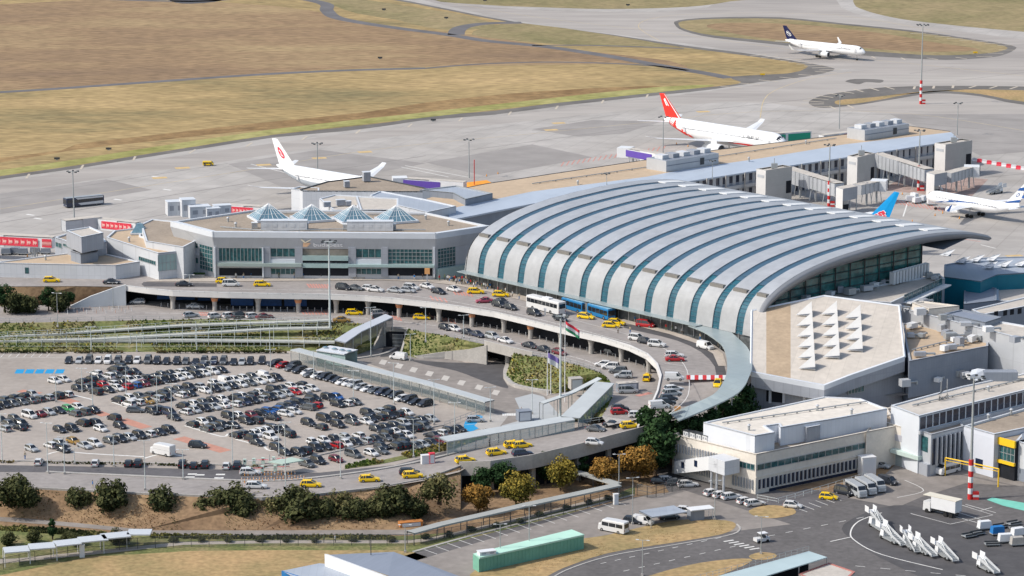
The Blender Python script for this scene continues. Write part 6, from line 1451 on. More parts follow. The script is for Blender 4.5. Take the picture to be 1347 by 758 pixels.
# arrivals road (z5) and deck (z10)
hx=lambda x,y,dx,dy,z:heading(x,y,dx,dy,z)
park([(181,396,'w','h',math.pi),(257,402,'w','s',0),(251,413.5,'s','h',.5),(283,414.5,'w','h',.6),(302,414,'w','h',.6),(316,414.5,'k','u',.6),(333,414.5,'w','h',.6),(347,416,'m','s',.5),(349,415,'m','h',.5),(466,410.5,'y','t',0),(449,420,'o','s',0),(499,412,'s','u',.3),(501,417.5,'k','u',.3),(555,416.5,'y','t',-.1)][0:6]+[(333,414.5,'w','h',.6),(348,415.5,'m','s',.4),(466,410.5,'y','t',0),(450,420,'o','s',0),(499,411.5,'s','u',.3),(501,418,'k','u',.3),(555,416.5,'y','t',-.1)],ZA,'on the lower arrivals road','cars on the arrivals road')
lw=[(586,430,'k','h'),(598,431.5,'w','h'),(615,436,'k','s'),(628,439,'n','s'),(648,442,'s','u'),(665,447,'w','s'),(697,453.5,'k','s'),(716,458.5,'k','s'),(736,462.5,'m','h')]
park([(x,y,c,k,heading(x,y,20,5,ZA)) for x,y,c,k in lw],ZA,'parked along the top of the green banks','cars on the arrivals road')
park([(793,478,'w','h',2.9),(803,481.5,'w','u',2.9),(813,487,'g','u',2.95),(820,493,'s','u',3.0),(851,496,'y','t',1.4),(804,463,'k','h',-.8),(816,540-4,'k','h',.1),(815,540.5,'r','h',.2),(838,545,'w','h',0),(826,513,'s','m',.1)],ZA,'on the bend of the arrivals road','cars on the arrivals road')
dk=[(68,368.5,'y','t',0),(147,371,'k','s',0),(242,374,'k','s',0),(295,370,'y','t',-.1),(304,374,'w','m',0),(345,374,'y','t',0),(452,378.5,'k','u'),(467,379,'g','s'),(486,379.5,'w','h'),(494,381,'w','s'),(520,382,'s','s'),(541,378.5,'w','u'),(537,382,'s','h'),(562,376.5,'w','s'),(577,383.5,'k','s'),(597,380.5,'w','s'),(626,383.5,'y','t',-.1),(659,387.5,'y','t',-.15),(637,395.5,'p','s',3.3),(660,396.5,'k','s'),(657,401,'k','u'),(672,404.5,'k','h'),(703,412,'k','u'),(738,419.5,'k','h'),(771,416.5,'y','t',-.45),(804,428,'y','t',-.2),(811,424.5,'y','t',-.4),(838,445,'w','u',-.5),(849,449,'k','h',-.6),(864,453,'w','u',-.4),(887,467,'w','e',0),(888,472,'r','s',0),(928,456,'w','v',-.9),(944,505,'y','t',-1.7),(886,511.5,'w','e',.4),(884,518,'s','u',.3),(880,524,'k','h',.2),(876,530,'k','u',.3),(867,534,'w','v',.3)]
park([(q[0],q[1]-1,q[2],q[3],(q[4] if len(q)>4 else heading(q[0],q[1],20,2 if q[0]<560 else 5,ZD))) for q in dk],ZD,'on the upper departures road','cars on the departures road')
park([(849,426.5,'r','m',-.4),(887,496,'w','v',-.1)],ZD,'of two tall vehicles on the departures bend','cars on the departures road')
# inner road, taxis on the ramp
park([(524,469,'w','v',math.radians(150))],0,'on the inner road below the small underpass','cars on the ramp and gate roads')
def rz_(x,y):
    for i in range(len(RA)-1):
        if RA[i][0]<=x<=RA[i+1][0]: return RA[i][3]+(RA[i+1][3]-RA[i][3])*(x-RA[i][0])/(RA[i+1][0]-RA[i][0])+.03
    return .03
park([(409,636,'y','t',0),(486,629,'y','t',.1),(539,620,'k','e',.1),(543,624,'y','t',.1),(612,604,'y','t',.35),(653,594,'y','t',.35),(676,584,'y','t',.3),(687,584.5,'y','t',.3),(687,595,'n','e',.3),(784,563,'g','s',-.5),(806,557.5,'k','s',-.4),(829,558.5,'y','t',.2),(782,581,'w','h',-.3),(329,620,'w','e',0),(337,638,'w','e',0)],0,'on the road past the gates and ramp','cars on the ramp and gate roads',zf=rz_)
# lower yard
park([(868,632,'k','h',-.2),(878,630.5,'w','e',.2),(889,633.5,'g','e',.2),(905,636,'w','e',.2),(937,647,'w','h',.6),(949,650,'w','h',.55),(962,652,'w','e',.5),(981,658,'w','h',.5),(993,661,'w','e',.4),(1043,663.5,'w','h',-.3),(834,684,'k','e',-.35),(846,685,'w','v',-.45),(902,670.5,'w','h',-.4),(880,678.5,'k','e',.35),(1111,646,'k','m',-.7),(1168,632.5,'k','v',-.7),(1148,608,'k','h',-.5),(1158,611,'s','s',-.5),(1090,652.5,'y','h',-.3)],ZB,'in the yard around the office building','cars in the lower yard')
# shuttle vans, buses, trucks
def boxy(name,label,cat,L,W,H,paint,loc,rz,win=(.5,.78),nose=.0,wheels=(.2,.8),wr=.48,roof=None,rear=True,group=None,sill=None,sunit=False,joint=False,swoop=None,front_low=.35):
    t=thing(name,label,cat,loc,rz,group=group,world=False);f=L/2;w=W/2;mb=MB();g=.32
    secs=[(f,g+.1,H*(1-nose*.9)*.5 if nose else H*.93,.93),(f-.15,g,H*.62 if nose else H*.985,.98)]
    if nose: secs+=[(f-L*nose*.55,g,H*.66,1),(f-L*nose,g,H*.97,1)]
    secs+=[(0,g,H,1),(-f+.12,g,H,1),(-f,g+.08,H*.97,.97)]
    rings=[]
    for x,z0,z1,k in secs: k*=w;rings.append([(x,-k,z0),(x,k,z0),(x,k,z1-.25),(x,k*.9,z1),(x,-k*.9,z1),(x,-k,z1-.25)])
    mb.loft(rings);mb.build('body',paint,t)
    x0=f-L*max(nose*.9,.03);x1=-f+L*.04;zb,zt=H*win[0],H*win[1]
    n=max(3,int((x0-x1)/1.5));
    for s in (-1,1):
        mb=MB()
        for k in range(n):
            a=x0-(x0-x1)*k/n;b=x0-(x0-x1)*(k+.94)/n;y=s*(w+.012);mb.face([(a,y,zb),(b,y,zb),(b,y,zt),(a,y,zt)])
        mb.build('side_windows',M_cglass,t)
    mb=MB()
    if nose: mb.face([(f-L*nose*.5,-w*.86,H*.68),(f-L*nose*.5,w*.86,H*.68),(f-L*nose+.12,w*.82,H*.95),(f-L*nose+.12,-w*.82,H*.95)])
    else: mb.face([(f+.02,-w*.88,H*.4),(f+.02,w*.88,H*.4),(f+.02,w*.86,H*.86),(f+.02,-w*.86,H*.86)])
    mb.build('windscreen',M_cglass,t)
    if rear: mb=MB();mb.face([(-f-.015,-w*.8,H*.5),(-f-.015,w*.8,H*.5),(-f-.015,w*.8,H*.85),(-f-.015,-w*.8,H*.85)]);mb.build('rear_window',M_cglass,t)
    for q in wheels:
        for s in (-1,1):
            x=f-L*q;mb=MB();mb.tube((x,s*(w-.3),wr),(x,s*(w+.02),wr),wr,12);wh=mb.build('wheel',M_tyre,t);mb=MB();mb.tube((x,s*w,wr),(x,s*(w+.035),wr),wr*.55,8);mb.build('rim',M_rim,wh)
    if roof: mb=MB();mb.box((0,0,H+.02),(L*.97,W*.86,.05));mb.build('roof',roof,t)
    if sunit: mb=MB();mb.box((-L*.05,0,H+.16),(2.6,W*.6,.3));mb.build('roof_unit',M_wplain,t)
    if swoop: swoop(t,L,W,H)
    for s in (-1,1):
        mb=MB();mb.box((f-.02,s*w*.7,.75),(.08,.35,.2));mb.build('headlight',M_head,t);mb=MB();mb.box((-f+.02,s*w*.85,.95),(.08,.15,.4));mb.build('tail_light',M_tail,t)
    return t
def at(x,y,z): p=G(x,y,z+1.2);p.z=z;return p
boxy('coach','long white coach parked on the upper departures road','coach',13,2.55,3.5,PAINT['w'],at(718,403.5,ZD),heading(718,403,-20,-5,ZD),win=(.52,.82),wheels=(.2,.75),sunit=True)
bd=heading(770,408,20,6,ZD)
def joint(t,L,W,H): mb=MB();[mb.box((-L/2-.2-.28*k,0,1.75),(.14,W*.94,2.6)) for k in range(5)];mb.build('bellows',M_steel,t)
M_bus=mat('bus_blue',(.02,.17,.38),.35,.05,1);M_busr=mat('bus_roof_blue',(.22,.42,.58),.5,.05,1)
boxy('articulated_bus','front half of the blue articulated bus behind the white coach','bus',9,2.55,3.0,M_bus,at(791,411.5,ZD),bd,win=(.42,.82),roof=M_busr,swoop=joint,group='articulated bus halves')
boxy('articulated_bus','rear half of the blue articulated bus next to the white coach','bus',9,2.55,3.0,M_bus,at(757,403,ZD),bd,win=(.42,.82),roof=M_busr,group='articulated bus halves')
def sw(t,L,W,H): [(lambda mb,y:(mb.face([(-L*.5+.3,y,.6),(L*.12,y,.6),(L*.2,y,1.3),(-L*.5+.3,y,1.5)]),mb.face([(-L*.5+.3,y,2.5),(L*.2,y,2.5),(L*.26,y,3.0),(-L*.5+.3,y,3.0)]),mb.build('side_flash',PAINT['w'],t)))(MB(),s*(W/2+.03)) for s in (-1,1)]
boxy('apron_bus','dark blue airport bus with a white rear half driving on the apron','bus',13,2.9,3.1,PAINT['n'],at(110,266,ZA),heading(110,266,-20,2,ZA),win=(.5,.8),roof=M_steel,swoop=sw)
boxy('apron_vehicle','small yellow service vehicle on the apron near the grass','van',3.8,1.8,1.6,PAINT['y'],at(274,213.5,ZA),0,win=(.5,.8),nose=.2,wr=.4)
for i,(x,y) in enumerate(((1126,644),(1139,640.5),(1151,637))):
    boxy('shuttle_van','silver long wheelbase minibus, %s of the three parked side by side'%['nearest','middle','farthest'][i],'minibus',7.2,2.05,2.75,PAINT['s'],at(x,y,ZB),heading(x,y,16,9,ZB),win=(.52,.82),nose=.16,wheels=(.15,.78),wr=.37,group='silver minibuses in the yard')
boxy('minibus','white high roofed minibus parked beside the dry grass verge','minibus',6.6,2.05,2.7,PAINT['w'],at(807,692.5,ZB),heading(807,692,-20,-4,ZB),win=(.5,.8),nose=.17,wheels=(.15,.78),wr=.37)
boxy('delivery_van','white delivery van parked in the car park lane near the front','van',6,2.05,2.6,PAINT['w'],at(214,591.5,0),heading(214,591,-20,-4,0),win=(.55,.56),nose=.2,wheels=(.17,.8),wr=.37,rear=False)
boxy('delivery_van','white and teal delivery van outside the finned block','van',6.5,2.05,2.6,PAINT['w'],at(1247,616,ZB),heading(1247,616,-20,5,ZB),win=(.45,.75),nose=.2,wheels=(.17,.8),wr=.37)
t=thing('high_loader','white high loader truck with a box body standing in the marked bay','truck',at(1240,670,ZB),heading(1240,670,-20,-4.5,ZB),world=False)
mb=MB();mb.box((3.4,0,1.5),(1.9,2.3,2.0),top=.92);c_=mb.build('cab',PAINT['w'],t)
mb=MB();mb.box((4.3,0,1.9),(.12,1.9,.8));mb.build('windscreen',M_cglass,c_)
mb=MB();mb.box((3.6,-1.17,1.9),(.8,.04,.7));mb.build('side_window',M_cglass,c_)
mb=MB();mb.box((-.9,0,2.6),(6.2,2.5,2.6));b_=mb.build('box_body',M_wplain,t);mb=MB();mb.box((0,0,3.95),(8.4,2.6,.12));mb.build('roof',mat('cream_roof',(.66,.62,.52),.7,.05,.5),t)
mb=MB();mb.box((-1.6,-1.27,2.9),(1.3,.06,.8));mb.build('window',M_cglass,b_);mb=MB();mb.box((-1.6,-1.27,2.1),(.5,.05,.5));mb.build('emblem',M_elblue,b_)
mb=MB();mb.box((.2,0,.8),(8,1.2,.3));mb.build('chassis',M_dsteel,t)
for x in (3.3,-1.4,-2.8):
    for s in (-1,1): mb=MB();mb.tube((x,s*.85,.5),(x,s*1.2,.5),.5,10);mb.build('wheel',M_tyre,t)
# stairs trucks
def air_stairs(lab,x,y,rz,s=1.,dirn=1):
    s*=.86
    t=thing('passenger_stairs',lab,'aircraft stairs',at(x,y,ZB) if y>400 else at(x,y,ZA),rz,group='mobile passenger stairs',world=False)
    mb=MB();a=Vector((-5.2*s,0,.6));b=Vector((3*s,0,2.5*s));w=.7
    for sy in (-1,1):
        mb.face([a+Vector((0,sy*w,0)),b+Vector((0,sy*w,0)),b+Vector((0,sy*w,.8)),a+Vector((0,sy*w,.5))])
    mb.build('side_panel',mat('stair_panel',(.50,.52,.54),.5,.1,1),t)
    mb=MB();n=12
    for k in range(n): p=a.lerp(b,k/n);mb.box((p.x,0,p.z),(.5*s,1.6,.16))
    mb.build('flight',M_steel,t)
    mb=MB();mb.box((b.x+.9,0,b.z),(1.9,1.9,.2));mb.box((b.x+.9,.93,b.z+.6),(1.9,.06,1.2));mb.box((b.x+.9,-.93,b.z+.6),(1.9,.06,1.2));mb.build('platform',M_wplain,t)
    mb=MB();mb.box((0,0,.6),(6.5*s,1.9,.35));mb.build('chassis',M_steel,t)
    for k in ((-2.,1.8),(-.4,2.6)): mb=MB();mb.tube((k[0]*s,0,.7),(k[1]*s,0,3.2*s),.12,5);mb.build('brace',M_steel,t)
    mb=MB();mb.box((2.4*s,0,1.4),(1.4,1.8,1.2),top=.85);mb.build('cab',M_wplain,t)
    for q in (-2.2,2.4):
        for sy in (-1,1): mb=MB();mb.tube((q*s,sy*.75,.38),(q*s,sy*1.0,.38),.38,8);mb.build('wheel',M_tyre,t)
    return t
hd=lambda x,y:heading(x,y,-16,-10,ZB)
air_stairs('longest white passenger stairs, at the back left of the parked stairs group',1157,690,hd(1157,690),1.35)
air_stairs('second white passenger stairs from the left in the parked group',1172,705,hd(1172,705)+.1,1.1)
air_stairs('third white passenger stairs from the left in the parked group',1198,713,hd(1198,713)-.15,1.1)
air_stairs('fourth white passenger stairs from the left in the parked group',1214,720,hd(1214,720)+.1,1.)
air_stairs('fifth white passenger stairs, at the right end of the parked group',1243,726,hd(1243,726)+.05,1.)
air_stairs('white passenger stairs standing alone near the bottom right corner',1298,743,hd(1298,743)+.1,.85)
air_stairs('grey passenger stairs on the apron beyond the tail of the striped airliner',1310,250,.7,.9)
# baggage carts
def cart(lab,x,y,rz,m,closed=True,z=ZB):
    t=thing('baggage_cart',lab,'baggage cart',at(x,y-1,z) if closed else at(x,y-2,z),rz,group='baggage carts',world=False)
    mb=MB();mb.box((0,0,.5),(3,1.6,.2));mb.build('bed',M_steel,t)
    if closed: mb=MB();mb.box((0,0,1.3),(2.8,1.5,1.4),top=.9);mb.build('cover',m,t)
    else: mb=MB();mb.box((0,.7,.75),(2.9,.08,.4));mb.box((0,-.7,.75),(2.9,.08,.4));mb.build('side_rail',M_dsteel,t)
    mb=MB();mb.tube((1.5,0,.5),(2.6,0,.3),.06,4);mb.build('drawbar',M_dsteel,t)
    for q in (-1,1):
        for s in (-1,1): mb=MB();mb.tube((q,s*.6,.22),(q,s*.8,.22),.22,8);mb.build('wheel',M_tyre,t)
cart('white box baggage cart nearest the lined truck bay',1295,691,.3,M_wplain);cart('white box baggage cart in front, by the right edge',1322,708,.2,M_wplain);cart('second white box cart just left of the frame edge',1339,700,.4,M_wplain)
cart('blue covered baggage cart between two white ones',1312,698,.3,M_bluep);cart('open flat cart left of the white box cart',1275,702,.5,M_steel,False);cart('open flat cart right behind the white box cart',1316,690,.5,M_steel,False);cart('open flat cart in the upper right of the cart group',1334,686,.5,M_steel,False);cart('open flat cart beside the blue covered cart',1337,692,.1,M_steel,False);cart('open flat cart left of the front white box cart',1305,713,.1,M_steel,False);cart('grey loaded cart at the very right edge of the group',1338,712,.2,mat('load_grey',(.4,.38,.35),.8,.2,1));cart('open flat cart at the left end of the cart row',1286,699,.5,M_steel,False)
for i,(x,y) in enumerate(((1197,262),(1206,264),(1214,262),(1223,266),(1203,258))): cart('small white ground cart by the nose of the striped airliner, %s from the left'%ORD([1,3,4,5,2][i]),x,y,.1+i*.5,M_wplain,True,ZA)
for i,(x,y) in enumerate(((20,330),(30,331),(46,329),(60,330),(8,331))): cart('dark baggage cart under the red jet bridge at the left edge, %s from the left'%ORD([2,3,4,5,1][i]),x,y,.0,M_slate,True,ZA)
t=thing('tug','small open white tug with a canopy driving towards the zebra crossing','tug',at(1002,706,ZB),heading(1002,706,-20,3,ZB),world=False)
mb=MB();mb.box((0,0,.7),(3.2,1.5,.7));mb.build('body',PAINT['w'],t);mb=MB();mb.box((-.2,0,2.),(1.8,1.5,.1));mb.build('canopy',M_wplain,t)
for x,y in ((-1,-.7),(-1,.7),(.6,-.7),(.6,.7)): mb=MB();mb.tube((x,y,1),(x,y,2),.05,4);mb.build('post',M_dsteel,t)
for x in (-1.,1.):
    for s in (-1,1): mb=MB();mb.tube((x,s*.6,.35),(x,s*.8,.35),.35,8);mb.build('wheel',M_tyre,t)
mb=MB();mb.box((-.3,0,1.2),(.8,1.2,.5));mb.build('seat',M_dsteel,t)
for k in PROTO.values(): drop(k)
# ============================================================ TREES AND GREENERY
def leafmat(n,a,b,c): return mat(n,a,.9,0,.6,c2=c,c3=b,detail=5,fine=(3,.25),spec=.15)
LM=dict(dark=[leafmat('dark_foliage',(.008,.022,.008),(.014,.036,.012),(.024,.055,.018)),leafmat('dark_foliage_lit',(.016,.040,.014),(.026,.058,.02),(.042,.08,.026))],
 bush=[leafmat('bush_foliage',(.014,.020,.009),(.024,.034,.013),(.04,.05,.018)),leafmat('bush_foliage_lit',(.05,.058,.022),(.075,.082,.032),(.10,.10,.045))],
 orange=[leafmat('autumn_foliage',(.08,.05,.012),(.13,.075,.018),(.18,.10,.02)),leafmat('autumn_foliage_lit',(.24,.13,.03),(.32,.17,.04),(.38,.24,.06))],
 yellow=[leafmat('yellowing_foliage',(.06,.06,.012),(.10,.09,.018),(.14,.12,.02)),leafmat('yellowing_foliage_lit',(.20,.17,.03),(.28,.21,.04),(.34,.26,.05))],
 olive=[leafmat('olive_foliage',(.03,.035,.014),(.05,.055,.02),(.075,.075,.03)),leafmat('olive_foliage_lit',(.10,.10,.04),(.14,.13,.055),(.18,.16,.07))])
def crown_mesh(seed,w,h,z0,shape,leaf,nc,nl):
    r=random.Random(seed);mb=MB();cl=[]
    for i in range(nc):
        while 1:
            x,y,z=(r.uniform(-1,1) for _ in range(3))
            if x*x+y*y+z*z<1 and x*x+y*y+z*z>.12: break
        k=1. if shape=='round' else (1-.62*(z*.5+.5)) if shape=='cone' else (1.0-.25*abs(z))
        cl.append((Vector((x*w*.36*k,y*w*.36*k,z0+h*(.5+z*.40))),w*r.uniform(.13,.24)*(k if shape=='cone' else 1)))
    for c,cr in cl:
        for j in range(nl):
            u=Vector((r.gauss(0,1),r.gauss(0,1),r.gauss(0,1))).normalized();d=cr*(.55+.55*r.random()**.5);p=c+Vector((u.x*d,u.y*d,u.z*d*.85))
            n=(u+Vector((r.gauss(0,.5),r.gauss(0,.5),r.gauss(0,.5)+.3))).normalized();a=n.orthogonal().normalized();b=n.cross(a);t=r.uniform(0,6.28);a,b=a*math.cos(t)+b*math.sin(t),b*math.cos(t)-a*math.sin(t)
            s=leaf*r.uniform(.6,1.3);lit=(u.z*.6-u.x*.3+r.uniform(-.5,.5)+(p.z-z0)/h*.6-.2)>0.1  # upper and sunward leaves take the paler material: light painted in
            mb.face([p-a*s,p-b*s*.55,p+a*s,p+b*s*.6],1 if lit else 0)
    return mb
def tree_proto(kind,pal,seed,w,h,trunk,shape='round',leaf=.34,nc=26,nl=95,stems=1):
    t=thing(kind,'tree','tree',(0,0,0),world=False);r=random.Random(seed)
    mb=MB()
    for s in range(stems):
        b=Vector((r.uniform(-.3,.3)*(stems>1)*2,r.uniform(-.3,.3)*(stems>1)*2,0));top=Vector((r.uniform(-.3,.3),r.uniform(-.3,.3),trunk+h*.55));mid=b.lerp(top,.5)+Vector((r.uniform(-.15,.15),r.uniform(-.15,.15),0))
        R0_=.03*h+.06;mb.tube(b,mid,R0_,7,R0_*.7);mb.tube(mid,top,R0_*.7,6,R0_*.25)
        for k in range(6):
            p=b.lerp(top,.35+.1*k);a=r.uniform(0,6.28);q=p+Vector((math.cos(a)*w*.3,math.sin(a)*w*.3,h*.18));mb.tube(p,q,R0_*.35,5,R0_*.1)
    mb.build('trunk',M_bark,t)
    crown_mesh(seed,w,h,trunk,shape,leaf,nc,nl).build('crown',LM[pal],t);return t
TP=dict(bush=[tree_proto('bush','bush',s,7.6,6.2,.1,'egg',.34,28,90,3) for s in (1,2,3)],
 obush=[tree_proto('bush','olive',s,7.2,5.6,.1,'egg',.32,22,70,3) for s in (4,5)],
 dark=[tree_proto('tree','dark',s,6.6,7.5,1.2,'round',.32,28,90) for s in (6,7)],
 cone=[tree_proto('tree','dark',8,5.2,9,.8,'cone',.3,28,90)],
 orange=[tree_proto('tree','orange',s,8,5.8,1.3,'round',.30,30,100) for s in (9,10)],
 yellow=[tree_proto('tree','yellow',s,8,5.6,1.6,'round',.30,30,100) for s in (11,12)])
def tree(kind,name,x,y,z,sc_,label,cat='tree',group=None):
    l=TP[kind];o=dup(R.choice(l),G(x,y,z),R.uniform(0,6.28),label,group,scale=(sc_*R.uniform(.94,1.06),sc_*R.uniform(.94,1.06),sc_*R.uniform(.93,1.05)));o.name=name;o['category']=cat;return o
gb='bushes along the brown embankment'
for i,(k,x,y,s,l) in enumerate((('bush',14,667,1.05,'cut by the left picture edge'),('bush',38,668,.8,'just right of the leftmost one'),('bush',106,671,.82,'third from the left edge'),('bush',149,676,1.05,'fourth from the left edge, wide and round'),('bush',214,676,.92,'fifth from the left edge, standing alone'),('obush',249,674,.55,'small and thin beside the lone round one'),
  ('bush',279,682,1.0,'at the left of the central thicket'),('bush',306,683,1.12,'tall and light topped in the central thicket'),('obush',337,679,.75,'brownish one in the central thicket'),('obush',362,683,.9,'just right of the brownish one'),('bush',389,687,1.2,'darkest and largest of the thicket'),('bush',420,687,.85,'low one right of the largest'),('obush',447,682,.95,'olive one midway along the road'),('obush',403,682,.9,'olive one between the largest dark bushes'),('bush',462,686,.8,'dark one left of the low dark one'),('obush',500,683,.85,'olive one left of the large dark one'),('bush',325,686,.85,'dark one in front of the central thicket'),('bush',482,685,.72,'low dark one below the second taxi'),('bush',518,684,1.15,'large dark one below the third taxi'),('obush',523,672,.9,'olive one behind the large dark one'),('bush',546,682,.75,'small dark one right of the large pair'),('obush',579,664,1.15,'broad olive one beside the viaduct end'))):
    tree(k,'bush',x,y,ZB+ (2.4 if y<670 else 1.2 if y<678 else .2),s*1.12,'%s, %s'%('dark green bush on the embankment' if k=='bush' else 'olive bush on the embankment',l),'bush',gb)
gv='trees in front of the viaduct'
for k,x,y,s,l in (('dark',636,652,.85,'round dark green tree left of two in front of the viaduct mouth'),('dark',663,650,.95,'round dark green tree right of two in front of the viaduct mouth'),('orange',629,676,.98,'orange brown tree at the left end of the autumn row'),('yellow',679,668,1.05,'large yellow green tree with its crown touching the covered footway'),('yellow',737,646,1.0,'yellow green tree with a clear trunk in the middle of the row'),('cone',717,638,1.0,'slender dark green tree rising above the viaduct edge'),('cone',767,632,.78,'smaller pointed green tree between yellow and orange trees'),('orange',795,640,1.0,'orange tree left of the biggest orange tree'),('orange',841,634,1.2,'biggest orange brown tree beside the gate fence'),('cone',820,612,.5,'small dark tree top peeping out above the orange trees')):
    tree(k,'tree',x,y,ZB,s,l,'tree',gv)
gd='dark trees by the office building'
for i,(k,x,y,z,s,l) in enumerate((('cone',850,618,-5,1.75,'tall dark tree leftmost of the clump beside the office'),('dark',862,626,-5,1.6,'dark tree in the middle of the clump beside the office'),('cone',873,616,-5,1.6,'tall dark tree touching the cream office corner'),('dark',848,600,-5,1.45,'dark tree at the back left of the office clump'),('dark',866,602,-5,1.6,'dark tree at the back right of the office clump'),('dark',880,598,-5,1.15,'low dark tree behind the office corner'),
   ('dark',903,589,0,1.05,'leftmost green tree above the office roof edge'),('dark',925,588,0,1.0,'second green tree above the office roof edge'),('cone',950,578,0,1.3,'tallest green tree above the office roof edge'),('dark',938,585,0,1.05,'low green tree filling the office roof row'),('dark',964,576,0,1.2,'green tree right of the tallest behind the office roof'),('dark',981,568,0,1.3,'rightmost green tree beside the reddish loading bay'))):
    tree(k,'tree',x,y,z,s,l,'tree',gd)
for k,x,y,z,s,l in (('dark',6,411,5,1.0,'dark bush at the left edge below the departures road'),('bush',22,412,5,1.05,'second bush from the left below the departures road'),('bush',39,412,5,.9,'third bush from the left below the departures road'),('dark',64,409,5,.75,'small green bush fourth from the left below the departures road'),('bush',78,410,5,.85,'fifth bush from the left below the departures road'),('dark',90,408,5,.62,'small bush touching the white retaining wall')):
    tree(k,'bush',x,y,z,s,l,'bush','bushes below the departures road')
for k,x,y,z,s,l in (('cone',69,710,-5,.55,'small conifer behind the stepped canopies at bottom left'),('bush',100,718,-5,.5,'clipped dark bush under the stepped canopies'),('bush',45,714,-5,.45,'low bush left of the small conifer'),('bush',12,718,-5,.5,'low bush at the bottom left edge'),('bush',88,712,-5,.4,'small bush right of the small conifer'),('bush',152,716,-5,.55,'wide dark hedge bush behind the canopy posts'),('bush',165,716,-5,.45,'dark hedge bush right of the wide one')):
    tree(k,'bush',x,y,z,s,l,'bush','bushes by the stepped canopies')
n=0
for i,(x,y) in enumerate(((229,714),(265,713),(300,713),(342,713),(377,713),(413,713),(464,713),(515,713),(591,706),(620,699),(653,694),(684,688),(710,680),(745,671),(775,664),(800,658),(560,709))):
    o=dup(TP['bush'][i%3],G(x,y,ZB),i,'low clipped dark shrub, %s from the left along the lower footpath'%ORD(sorted([229,265,300,342,377,413,464,515,591,620,653,684,710,745,775,800,560]).index(x)+1),'clipped shrubs along the footpath',scale=(.36,.26,.2));o.name='shrub';o['category']='shrub'
for k in TP.values():
    for o in k: drop(o)
# ground cover on banks: tufts nobody could count
def tufts(name,label,strips,n,size,mats,hfun=1):
    mb=MB()
    tot=[]
    for T,B in strips:
        for i in range(len(T)-1): tot.append((T[i],T[i+1],B[i],B[i+1],((T[i+1]-T[i]).length+(B[i+1]-B[i]).length)*((T[i]-B[i]).length+(T[i+1]-B[i+1]).length)))
    S_=sum(q[4] for q in tot)
    for a,b,c,d,A in tot:
        for _ in range(int(n*A/S_)):
            u,v=R.random(),R.random();p=c.lerp(d,u).lerp(a.lerp(b,u),v);s=size*R.uniform(.5,1.5)
            g=math.sin(p.x*.12+math.sin(p.y*.1)*2)+math.sin(p.x*.31+p.y*.2)
            if g<-.9: continue
            m=0 if g+R.uniform(-.8,.8)>.2 else 1 if R.random()<.85 else 2
            for k in range(3):
                t_=R.uniform(0,6.28);x=Vector((math.cos(t_),math.sin(t_),0))*s;z=Vector((R.uniform(-.3,.3)*s,R.uniform(-.3,.3)*s,s*R.uniform(.7,1.4)));mb.face([p-x*.6,p+x*.6,p+x*.4+z,p-x*.5+z*.8],m)
    o=mb.build(name,mats,kind='stuff');return tag(o,label,'plants')
G1=mat('lush_green',(.07,.13,.02),.9,0,.3,c2=(.16,.20,.05),fine=(2,.3));G2=mat('dry_stems',(.24,.19,.09),.9,0,.3,c2=(.14,.13,.05),fine=(2,.3));G3=mat('yellow_flowers',(.45,.36,.05),.9,.2,1)
tufts('ground_cover','green and straw coloured plants covering the banks between the roads',[b1,b2,b3,b4],13000,.27,[G1,G2,G3])
tufts('ground_cover','green weeds on the verge between the car park kerb and the taxi road',[([G(640,566,0),G(585,583,0),G(520,600,0),G(455,613,0)],[G(640,576,0),G(590,592,0),G(530,605,0),G(455,617,0)])],1300,.4,[G1,G2,G3])
tufts('ground_cover','brown grass tufts covering the long embankment',[(tw,bw)],3500,.15,[mat('rust_grass',(.24,.13,.06),.9,.2,.5),G2,mat('olive_tuft',(.10,.09,.04),.9,.2,.5)])
hedge=[(0,609.2),(120,611),(300,615),(352,616)]
tufts('ground_cover','thin dry hedge line between the car park and the service road',[([G(x,y-2,.3) for x,y in hedge],[G(x,y,0) for x,y in hedge]),([G(x,462.5,.6) for x in (-60,180,400)],[G(x,464.5,0) for x in (-60,180,400)])],1500,.3,[mat('hedge_green',(.05,.06,.02),.9,.2,.5),G2,G2])
tufts('ground_cover','dry grass growing on the triangular verge beside the lower road',[([G(700,725,ZB),G(800,706,ZB),G(900,686,ZB),G(955,688,ZB)],[G(690,757,ZB),G(800,728,ZB),G(880,712,ZB),G(950,702,ZB)])],1400,.10,[mat('straw',(.42,.27,.11),.9,.2,.5),mat('straw_light',(.34,.24,.10),.9,.2,.5),G2])
tufts('ground_cover','strip of dark low planting between the lower footpath and the road',[([G(0,691,ZB),G(150,703,ZB),G(345,706,ZB),G(540,705.5,ZB)],[G(0,698,ZB),G(150,708,ZB),G(345,710,ZB),G(540,710,ZB)])],2200,.4,[mat('hedge_green',(.05,.06,.02)),mat('straw_green',(.2,.19,.06),.9,.2,.5),G2])
